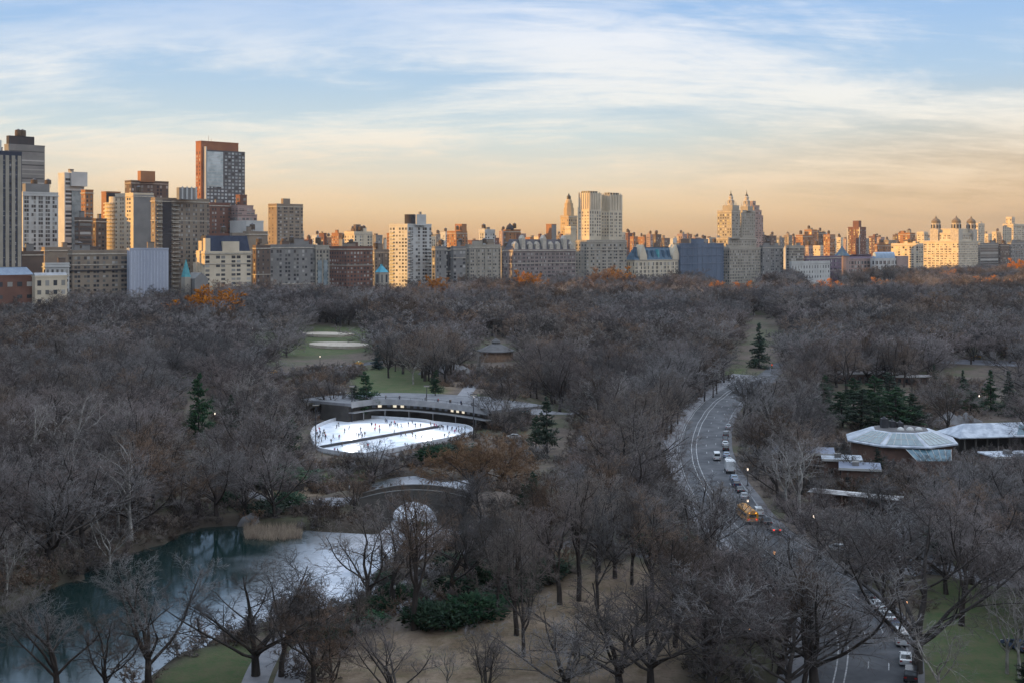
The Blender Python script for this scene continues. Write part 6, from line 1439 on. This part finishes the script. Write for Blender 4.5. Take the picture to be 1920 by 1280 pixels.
def car(name, label, L, W, low, gls, roof, wb, wr=1.0, cat='car', brake=False):
    r = tag(empty(name, (0,-500,0)), label, cat)
    v, f = extr(low, W, inset=[.06 if p[1] < .45 else (.0 if p[1] < .8 else .10) for p in low]); m = MB().add(v, f)
    v, f = extr(roof, W-.42); m.add(v, f)
    for s in (-1,1):           # pillars
        for (ya, za), (yb, zb) in ((gls[0],gls[1]),(gls[3],gls[2])): m.tube((s*(W/2-.12),ya,za),(s*(W/2-.24),yb,zb),.07,n=4)
    lodge('body', m, PAINT, r)
    n = 4; vv = [(s*(W/2-(.13 if i in (0,3) else .25)), gls[i][0], gls[i][1]) for s in (-1,1) for i in range(4)]
    lodge('window', MB().add(vv, [(0,1,2,3),(7,6,5,4),(0,4,5,1),(2,6,7,3)]), GLD, r)
    for s in (-1,1):
        for y in wb: link('wheel', WHEEL, r, (s*(W/2-.12), y, .33*wr), 0, (1,wr,wr))
        yf, yb = max(p[0] for p in low), min(p[0] for p in low)
        lodge('headlight', MB().box(s*W*.34-.2,s*W*.34+.2,yf-.10,yf+.03,.62,.78), HEADL, r); lodge('tail_light', MB().box(s*W*.36-.18,s*W*.36+.18,yb-.03,yb+.1,.72,.92), TAILON if brake else TAILL, r)
    return r
SED_LOW = [(-2.3,.32),(2.3,.32),(2.34,.66),(2.2,.80),(.95,.96),(-1.55,1.02),(-2.3,.95),(-2.34,.6)]
SED = car('parked_car', 'x', 4.6, 1.82, SED_LOW, [(1.05,.96),(.25,1.42),(-1.0,1.42),(-1.75,1.0)], [(.30,1.40),(.22,1.47),(-.95,1.47),(-1.08,1.40)], (-1.42,1.42))
SUV_LOW = [(-2.3,.42),(2.3,.42),(2.34,.80),(2.2,1.0),(1.1,1.12),(-2.2,1.15),(-2.32,1.1),(-2.32,.6)]
SUV = car('parked_car', 'x', 4.7, 1.9, SUV_LOW, [(1.2,1.12),(.5,1.72),(-2.0,1.72),(-2.28,1.15)], [(.56,1.69),(.46,1.79),(-2.0,1.79),(-2.12,1.69)], (-1.42,1.42), 1.1)
VAN_LOW = [(-2.6,.45),(2.5,.45),(2.56,.95),(2.4,1.15),(1.75,1.28),(-2.6,1.32),(-2.64,1.1),(-2.64,.6)]
VAN = car('parked_van', 'x', 5.2, 2.0, VAN_LOW, [(1.8,1.28),(1.2,2.05),(-2.5,2.08),(-2.6,1.32)], [(1.28,2.02),(1.15,2.2),(-2.5,2.25),(-2.62,2.05)], (-1.6,1.7), 1.12, 'van')
def truck():
    r = tag(empty('delivery_truck', (0,-500,0)), 'x', 'truck')
    lodge('cargo_box', MB().box(-1.2,1.2,-3.6,1.3,.85,3.3), PAINT, r); v, f = extr([(1.4,.55),(3.4,.55),(3.45,1.3),(2.9,1.6),(2.5,2.4),(1.4,2.45)], 2.1); lodge('cab', MB().add(v,f), PAINT, r)
    lodge('windscreen', MB().add([(-.9,2.93,1.62),(.9,2.93,1.62),(.85,2.56,2.32),(-.85,2.56,2.32)], [(0,1,2,3)]), GLD, r); lodge('chassis', MB().box(-.9,.9,-3.5,3.2,.5,.84), DKM, r)
    for s in (-1,1):
        for y in (-2.4,2.4): link('wheel', WHEEL, r, (s*1.0,y,.45), 0, (1.4,1.36,1.36))
        lodge('tail_light', MB().box(s*.95-.12,s*.95+.12,-3.66,-3.55,.95,1.2), TAILL, r); lodge('headlight', MB().box(s*.75-.2,s*.75+.2,3.4,3.5,.8,1.05), HEADL, r)
    return r
TRK = truck()
def bus():
    yel = mat('bus_yellow', (.60,.26,.025), (.52,.22,.02), .6, .35, spec=.5); r = tag(empty('school_bus', (0,-500,0)), 'yellow school bus with rounded roof driving away on the drive', 'bus')
    arc = [(1.22*math.cos(R(a)), 2.35+.62*math.sin(R(a))) for a in range(0,181,15)]
    pr = [(1.22,.55)]+arc+[(-1.22,.55)]; n = len(pr); v = [(p[0],y,p[1]) for y in (-5.2,3.6) for p in pr]
    lodge('body', MB().add(v, [(i,(i+1)%n,n+(i+1)%n,n+i) for i in range(n)]+[tuple(range(n))[::-1], tuple(range(n,2*n))]), yel, r)
    v, f = extr([(3.61,.55),(5.3,.55),(5.35,1.3),(5.1,1.5),(3.61,1.65)], 1.9); lodge('hood', MB().add(v,f), yel, r)
    for s in (-1,1):
        for k in range(9): lodge('window', MB().box(s*1.235-.02,s*1.235+.02,-4.8+k*.9,-4.1+k*.9,1.62,2.3), GLD, r)
        for z in (.95,1.4): lodge('side_rail', MB().box(s*1.24-.02,s*1.24+.02,-5.1,3.5,z,z+.09), DKM, r)
        for y in (-3.2,4.2): link('wheel', WHEEL, r, (s*1.05,y,.5), 0, (1.6,1.5,1.5))
        lodge('tail_light', MB().box(s*.85-.16,s*.85+.16,-5.26,-5.19,1.05,1.3), TAILON, r)
        lodge('warning_lamp', MB().box(s*.7-.15,s*.7+.15,-5.26,-5.19,2.45,2.65), mat('amber_lamp', (.7,.3,.03), emit=((1,.45,.05),2.0)), r)
    lodge('rear_window', MB().box(-.75,.75,-5.23,-5.19,1.6,2.25), GLD, r); lodge('rear_door', MB().box(-.4,.4,-5.24,-5.19,.7,1.5), yel, r); lodge('bumper', MB().box(-1.25,1.25,-5.45,-5.25,.45,.75), DKM, r)
    lodge('windscreen', MB().box(-.95,.95,3.6,3.63,1.72,2.35), GLD, r); lodge('roof_hatch', MB().box(-.4,.4,-1,-.2,2.9,3.05), yel, r)
    return r
def road_dir(x, y):
    i = min(range(len(ROAD)), key=lambda k: (ROAD[k].x-x)**2+(ROAD[k].y-y)**2); t = (ROAD[min(i+1,len(ROAD)-1)]-ROAD[max(i-1,0)]).normalized(); return math.atan2(-t.x, t.y)
WH,BK,SV,BL,RD,YE,GR,DB,TE = (.72,.73,.74),(.03,.03,.035),(.38,.39,.41),(.30,.38,.48),(.42,.04,.03),(.66,.33,.03),(.12,.12,.13),(.05,.07,.12),(.10,.36,.38)
first = {}
def park(proto, px, py, c, label, name=None, rz=None, group=None, z=None):
    p = P(px, py) if z is None else Vector((*pxy(px,py,z), z)); rz = road_dir(p.x,p.y) if rz is None else R(rz)
    if proto.name not in first: first[proto.name] = 1; o = proto; o.location = (p.x,p.y,p.z+.05); o.rotation_euler = (0,0,rz); o['label'] = label
    else: o = dup(proto, (p.x,p.y,p.z+.05), rz, label)
    if name: o.name = name
    for ch in o.children: ch.color = (*c, 1)
    if group: o['group'] = group
    return o
KB = 'cars parked along the drive'
for k, (pr, px, py, c, lb) in enumerate([(SED,1366,803,SV,'silver car farthest up the bend of the drive'),(SUV,1361,818,GR,'grey car on the bend, second from the far end'),(SED,1360,827,BK,'black car on the bend, third from the far end'),(SED,1360,835,WH,'white car between dark cars on the bend'),(SUV,1361,844,BK,'black car above the pale blue car'),
  (SED,1362,856,BL,'pale blue car above the white delivery truck'),(SED,1366,866,WH,'white car touching the white delivery truck'),(SED,1376,900,BL,'light blue car just below the white delivery truck'),(SUV,1380,911,DB,'navy car under the light blue car'),(SED,1387,922,BK,'black car halfway between truck and school bus'),(SED,1395,934,SV,'silver car above the school bus'),(SUV,1421,964,WH,'white-roofed car tucked beside the school bus'),(SED,1436,982,BK,'black car below the school bus'),
  (SED,1625,1122,BK,'black car above the first white parked car'),(SED,1645,1140,WH,'upper white sedan of the white parked cars'),(SED,1664,1161,WH,'second white sedan of the white parked cars'),(SED,1679,1180,DB,'dark car between the white sedan and the white van'),(SED,1698,1241,WH,'lowest white sedan, behind the white van'),(SUV,1708,1272,BK,'black car at the bottom of the parked row')]):
    o = park(pr, px, py, c, lb, group=KB)
park(VAN,1691,1205,WH,'white van parked near the bottom of the drive'); park(VAN,1344,861,WH,'white van driving on the bend, across from the pale blue car', 'moving_van')
park(TRK,1368,884,WH,'white delivery truck parked on the bend')
SBUS = bus(); p = P(1400,974); SBUS.location = (p.x,p.y,p.z+.05); SBUS.rotation_euler = (0,0,road_dir(p.x,p.y)+.06)
BRK = car('braking_car', 'dark car with bright red brake lights below the school bus', 4.6, 1.82, SED_LOW, [(1.05,.96),(.25,1.42),(-1.0,1.42),(-1.75,1.0)], [(.30,1.40),(.22,1.47),(-.95,1.47),(-1.08,1.40)], (-1.42,1.42), brake=True); park(BRK,1450,996,GR,'dark car with bright red brake lights below the school bus')
for pr, px, py, c, lb, rz in [(SUV,1673,996,WH,'white car half hidden under branches at the arbor end',40),(SED,1679,1048,WH,'white car waiting where the zoo lane meets the drive',15),(SED,1684,1034,SV,'silver car behind the waiting white car',15),(SED,1626,1040,GR,'grey car under the thicket beside the zoo lane',60),(SED,1575,1034,WH,'white-fronted car showing through twigs by the drive',-150),(SED,1618,1072,BK,'black car under the thicket by the drive',50),
  (SED,1845,996,WH,'white car alone in the zoo car park',70),(SUV,1822,992,SV,'silver car beside the white one in the zoo car park',75),(SUV,1886,990,BK,'black car in the zoo car park near the edge',70),(SED,1790,960,SV,'silver car at the back of the zoo car park',70),(SED,1860,958,GR,'grey car at the back of the zoo car park',75),(SED,1905,1216,DB,'navy car behind the white-barked sycamores',20),
  (SED,134,727,RD,'red car seen through the left wood',80),(SED,592,693,BK,'black car on the crosstown road',96),(SED,962,822,WH,'white car parked behind the willow',75),(SUV,980,776,TE,'teal car behind the rink terrace end',60),(VAN,1652,673,WH,'white van on the far pale road',88),(SED,1684,675,BK,'dark car on the far pale road',88),(SED,905,800,WH,'white car at the right end of the rink',60)]:
    park(pr, px, py, c, lb, 'car', rz)
def taxi_lamp(o):
    lodge('roof_sign', MB().box(-.35,.35,-.25,.0,1.47,1.66), mat('taxi_sign', (.7,.7,.6), emit=((1,.9,.6),.6)), o)
for px, py, lb in ((672,684,'yellow taxi beside the blue-green spruce on the crosstown road'),(511,700,'yellow taxi on the crosstown road at its left bend'),(318,714,'yellow taxi right of a pair in the left wood'),(291,714,'yellow taxi left of a pair in the left wood'),(1830,671,'yellow taxi on the far pale road')):
    taxi_lamp(park(SED, px, py, YE, lb, 'taxi', 98, 'yellow taxis'))
BOXV = tag(empty('ice_resurfacer', (0,-500,0)), 'x', 'ice machine'); lodge('body', MB().box(-1.1,1.1,-2,1.9,.5,1.3), mat('machine_blue', (.05,.10,.22)), BOXV); lodge('snow_tank', MB().box(-1.05,1.05,-.3,1.9,1.32,2.7).prism([(-1.05,-1.4),(1.05,-1.4),(1.05,-.32),(-1.05,-.32)],1.32,2.2), WHIT, BOXV)
for s in (-1,1):
    for y in (-1.2,1.2): link('wheel', WHEEL, BOXV, (s*1.0,y,.4), 0, (1.2,1.2,1.2))
park(BOXV, 680, 783, WH, 'white-topped ice machine at the upper left rim of the rink', rz=20)
park(TRK, 752, 783, WH, 'white box truck under the rink terrace', 'box_truck', 80)
o = dup(VAN, (*deck_pt(.17, 9), 6.35), R(80), 'pale blue van parked on the rink terrace')
for ch in o.children: ch.color = (.45,.55,.60,1)

# ------------------------------------------------------------------ people
def person_mesh(name, legs, arms, lean=0.0):
    me = bpy.data.meshes.new('b'); v = [(0,0,.93),(0,.01+lean*.5,1.15),(0,.0+lean,1.40),(0,lean*1.1,1.50),(0,.02+lean*1.2,1.58),(0,.03+lean*1.2,1.70)]; e = [(0,1),(1,2),(2,3),(3,4),(4,5)]; r = [.16,.15,.17,.06,.095,.085]
    for s, (k, f) in zip((-1,1), legs):
        i = len(v); v += [(s*.10,0,.88),(s*.11,k,.48),(s*.11,f-.02,.09),(s*.12,f+.14,.04)]; e += [(0,i),(i,i+1),(i+1,i+2),(i+2,i+3)]; r += [.11,.075,.055,.045]
    for s, (el, ha, sp) in zip((-1,1), arms):
        i = len(v); v += [(s*.19,lean,1.40),(s*(.23+sp*.5),lean+el,1.13),(s*(.22+sp),lean+ha,.90),(s*(.22+sp),lean+ha+.03,.80)]; e += [(2,i),(i,i+1),(i+1,i+2),(i+2,i+3)]; r += [.075,.06,.045,.04]
    me.from_pydata(v, e, []); o = bpy.data.objects.new('b', me); col.objects.link(o)
    md = o.modifiers.new('s','SKIN')
    for k, q in enumerate(me.skin_vertices[0].data): q.radius = (r[k], r[k]*.8); q.use_root = (k == 0)
    o.modifiers.new('u','SUBSURF').levels = 1
    bpy.context.view_layer.update(); out = bpy.data.meshes.new_from_object(o.evaluated_get(bpy.context.evaluated_depsgraph_get())); out.name = name
    bpy.data.objects.remove(o)
    out.materials.clear()
    for m in (mat('coat', (1,1,1), objcol=True, rough=.9), mat('trousers', (.03,.032,.045), (.045,.045,.055)), mat('skin', (.48,.30,.22)), mat('hair', (.04,.028,.02)), mat('shoe', (.03,.028,.028))): out.materials.append(m)
    for p in out.polygons:
        c = p.center; hand = abs(c.x) > .17 and c.z < .88 and c.z > .7
        p.material_index = 4 if c.z < .12 else 1 if c.z < .84 and not hand and abs(c.x) < .2 else 2 if hand else 0 if c.z < 1.5 else 3 if (c.z > 1.70 or c.y < lean*1.2+.0) else 2
        p.use_smooth = True
    return out
POSES = [person_mesh('person', ((0,0),(0.02,.03)), ((0,.03,0),(0,.04,0))), person_mesh('person', ((.16,.10),(-.06,-.30)), ((-.10,-.14,.02),(.10,.24,.02)), .04), person_mesh('person', ((.20,.12),(-.05,-.38)), ((-.10,-.18,.16),(.12,.20,.16)), .16)]
COATS = [((.035,.035,.04),'black'),((.04,.05,.10),'navy'),((.40,.05,.05),'red'),((.16,.16,.17),'grey'),((.12,.08,.05),'brown'),((.5,.5,.5),'white'),((.06,.12,.08),'green'),((.30,.10,.18),'pink')]
rp = random.Random(12)
def human(x, y, z, pose, ci, label, group, rz=None):
    o = link('person', POSES[pose], None, (x,y,z), rp.random()*6.28 if rz is None else rz, (1,1,rp.uniform(.94,1.05))); o.color = (*COATS[ci][0],1); return tag(o, label, 'person', group)
SK = [(310,840),(336,838),(350,845),(278,880),(262,895),(348,908),(318,925),(428,915),(505,885),(530,890),(560,900),(527,915),(560,925),(600,855),(612,860),(630,890),(640,875),(662,868),(685,890),(712,888),(668,880),(760,880),(788,865),(810,885),(845,890),(915,880),(938,890),(955,895),(978,900),(1000,905),(1030,905),(1060,910),(1090,915),(1110,905),(1130,920),
  (240,965),(280,970),(350,965),(385,965),(430,945),(440,960),(458,950),(398,955),(415,960),(120,930),(145,915),(150,940),(168,950),(178,945),(185,970),(135,975),(158,985),(172,930),(128,950),(145,965),(190,960),(225,1000),(300,1020),(248,1062),(270,1065),(710,950),(740,945),(788,950),(812,965),(852,970),(880,970),(910,965),(925,985),(1010,960),(1040,945),(660,935),(890,975),(480,1030),(560,1010),(1080,930),(1150,905)]
for x, y in SK:
    px, py = 560+x*.2708, 560+y*.2708; ci = rp.choices(range(8), (9,5,3,4,3,1,1,2))[0]
    px, py = 560+x*.2708, 560+y*.2708+1.0
    q = pxy(px, py, .12)
    if float(sdf(RINK, np.array([q[0]]), np.array([q[1]]))[0]) > -.6: continue
    up = py < 841-(px-594)*.174
    zone = ('upper left' if up and px < 680 else 'upper middle' if up and px < 770 else 'upper right' if up else 'lower')
    human(q[0], q[1], .12, rp.choice((1,2,2)), ci, f'skater in {COATS[ci][1]} coat on the {zone} part of the rink', 'skaters on the rink')
for u, d, k in [(.24,2,0),(.26,2.2,0),(.27,1.8,3),(.29,2.5,0),(.36,2,1),(.37,2.2,0),(.39,2,4),(.40,2.3,0),(.41,1.9,1),(.58,2.2,0),(.60,2,3),(.66,2.4,2),(.67,2.1,0),(.68,2.6,4),(.78,2.3,0),(.80,2.5,5),(.81,2.1,1),(.83,2.4,0),(.86,2.2,0),(.22,13,0),(.45,12,4)]:
    p = deck_pt(u, d); human(p.x, p.y, 6.3, rp.choice((0,1)), k, f'onlooker in {COATS[k][1]} coat on the {"left" if u < .33 else "middle" if u < .55 else "right"} part of the rink terrace', 'onlookers on the terrace')
for px, py, k, lb in [(761,1089,4,'walker in brown coat on the lower footpath by the ice'),(475,923,0,'walker in black at the footpath bend near the bridge'),(1309,733,0,'walker in black on the paved strip by the slim trees'),(1292,763,0,'walker in dark clothes beside the paved strip'),(884,727,0,'walker in black on the wide path above the terrace'),(630,742,5,'white-clad person left of the terrace pines'),(638,742,5,'second white-clad person left of the terrace pines'),(648,741,5,'white-clad person nearest the terrace pines'),(644,743,0,'dark-clad person among the white-clad group'),(938,868,0,'walker in black beside the willow'),(1332,1288,0,'person in black on the pavement at the bottom edge'),(1343,1290,1,'person in navy on the pavement at the bottom edge'),(1088,792,0,'walker on the path right of the rink pine')]:
    p = P(px, py); human(p.x, p.y, p.z+.12, 1, k, lb, None)

# ------------------------------------------------------------------ lamps, signals, poles, railings, bins
GLOW = mat('lamp_glow', (.9,.6,.35), emit=((1,.45,.18),2.2)); GLOWW = mat('lamp_glow_white', (.9,.8,.7), emit=((1,.8,.6),1.6)); UNLIT = mat('lamp_globe', (.5,.5,.48), rough=.3)
def lamp(px, py, lit, label, h=4.2):
    Y = (HC-h)*F/(py-YH); X = (px-960)/F*Y; z = g1(X,Y); r = tag(empty('street_lamp', (X,Y,z)), label, 'street lamp'); hh = h-z
    lodge('post', MB().lathe([(.22,-.3),(.20,.5),(.10,.7),(.07,hh-.4),(.12,hh-.3)], 8), DKM, r); lodge('lantern', MB().lathe([(.10,hh-.3),(.18,hh-.1),(.20,hh+.15),(.14,hh+.3)], 10), lit or UNLIT, r); lodge('cap', MB().lathe([(.22,hh+.35),(.10,hh+.5),(.02,hh+.65)], 8), DKM, r)
for px, py, m, lb in [(1699,1130,GLOW,'lit lamp on the lawn edge by the white parked cars'),(1452,1036,GLOW,'lit lamp beside the drive below the red brake lights'),(1407,1182,GLOW,'lit lamp on the paved strip in the grey thicket'),(1402,879,GLOWW,'lit lamp above the white delivery truck'),(1526,968,GLOWW,'lit lamp at the left end of the arbor'),(1402,938,GLOWW,'small lit lamp above the school bus'),(740,1100,None,'unlit lamp on the footpath by the shrubby point'),(655,912,None,'unlit lamp by the footpath left of the bridge'),
  (873,640,GLOWW,'white lit lamp left of the carousel'),(600,668,GLOWW,'white lamp below the sandy infields'),(1515,660,GLOWW,'lit lamp near the far pale road'),(403,775,GLOWW,'white lamp beside the tall pine'),(140,594,GLOWW,'tiny white lamp in the far left wood'),(1836,742,GLOWW,'white lamp under the spruce pair')]:
    lamp(px, py, m, lb)
def signal(px, py):
    h = 4.6; Y = (HC-h)*F/(py-YH); X = (px-960)/F*Y; z = g1(X,Y); r = tag(empty('traffic_signal', (X,Y,z)), 'traffic signal showing red above the bend', 'traffic light'); hh = h-z
    lodge('pole', MB().tube((0,0,-.3),(0,0,hh+.5),.09), DKM, r); bx = lodge('housing', MB().box(-.22,.22,-.35,-.05,hh-.85,hh+.35), mat('signal_yellow', (.4,.28,.04)), r)
    for k, m in enumerate((TAILON, mat('amber_off', (.10,.06,.01)), mat('green_off', (.01,.06,.03)))): lodge('lens', MB().box(-.17,.17,-.42,-.34,hh+.02-.4*k,hh+.30-.4*k), m, bx)
def pole(px, pb, pt, label, heads=0):
    b = P(px, pb); h = (pb-pt)/F*b.y; r = tag(empty('floodlight_pole', tuple(b)), label, 'light pole'); lodge('mast', MB().tube((0,0,-.4),(0,0,h),.20,.12,8), DKM, r)
    hd = lodge('lamp_head', MB().box(-1.0,1.0,-.3,.3,h-.3,h), DKM, r); lodge('lamp_glass', MB().box(-.9,.9,-.25,.25,h-.36,h-.305), mat('floodlight', (.9,.9,.9), emit=((1,.97,.92),.5)), hd)
    return b, h
FLOOD = [pole(592,842,757,'tall dark floodlight mast at the left rim of the rink'), pole(888,822,738,'tall dark floodlight mast at the right end of the rink'), pole(660,792,722,'floodlight mast between the pines and the rink'), pole(800,789,722,'floodlight mast in front of the rink terrace')]
cR = Vector((sum(p[0] for p in RINK)/len(RINK), sum(p[1] for p in RINK)/len(RINK), 0))
for b, h in FLOOD[1:]:          # the rink is floodlit in the photograph
    l = bpy.data.lights.new('floodlight', 'SPOT'); o = bpy.data.objects.new('floodlight', l); col.objects.link(o); o.location = (b.x, b.y, b.z+h-.6)
    l.energy = 26000; l.spot_size = R(92); l.spot_blend = 1.0; l.shadow_soft_size = .6; l.color = (1,.97,.93)
    t = cR.lerp(Vector((b.x,b.y,0)), .22); o.rotation_euler = (t-o.location).to_track_quat('-Z','Y').to_euler()
signal(1447,684)
def rail(px, label, h=1.0):
    ln = spline([P(a,b) for a,b in px], 2.5); r = tag(empty('railing', (ln[0].x,ln[0].y,0)), label, 'railing'); m = MB(); o = ln[0]
    for i, p in enumerate(ln):
        z = g1(p.x,p.y); q = p-o; lodge('post', MB().tube((q.x,q.y,z-.2),(q.x,q.y,z+h),.05,n=5), DKM, r)
        if i:
            a = ln[i-1]-o; za = g1(ln[i-1].x, ln[i-1].y)
            for k in (.5,.95): m.tube((a.x,a.y,za+h*k),(q.x,q.y,z+h*k),.035,n=4)
    lodge('rail', m, DKM, r)
rail([(474,934),(520,944),(580,948),(640,947),(672,943)], 'low iron railing along the footpath left of the bridge'); rail([(790,1068),(790,1085),(778,1108)], 'short railing at the footpath bend by the ice')
p = P(745,1078); r = tag(empty('litter_bin', tuple(p)), 'dark litter bin on the footpath by the ice', 'bin'); lodge('basket', MB().lathe([(.32,0),(.38,.9),(.36,.95)], 12), DKM, r); lodge('rim', MB().lathe([(.42,.9),(.42,1.0)], 12), DKM, r)
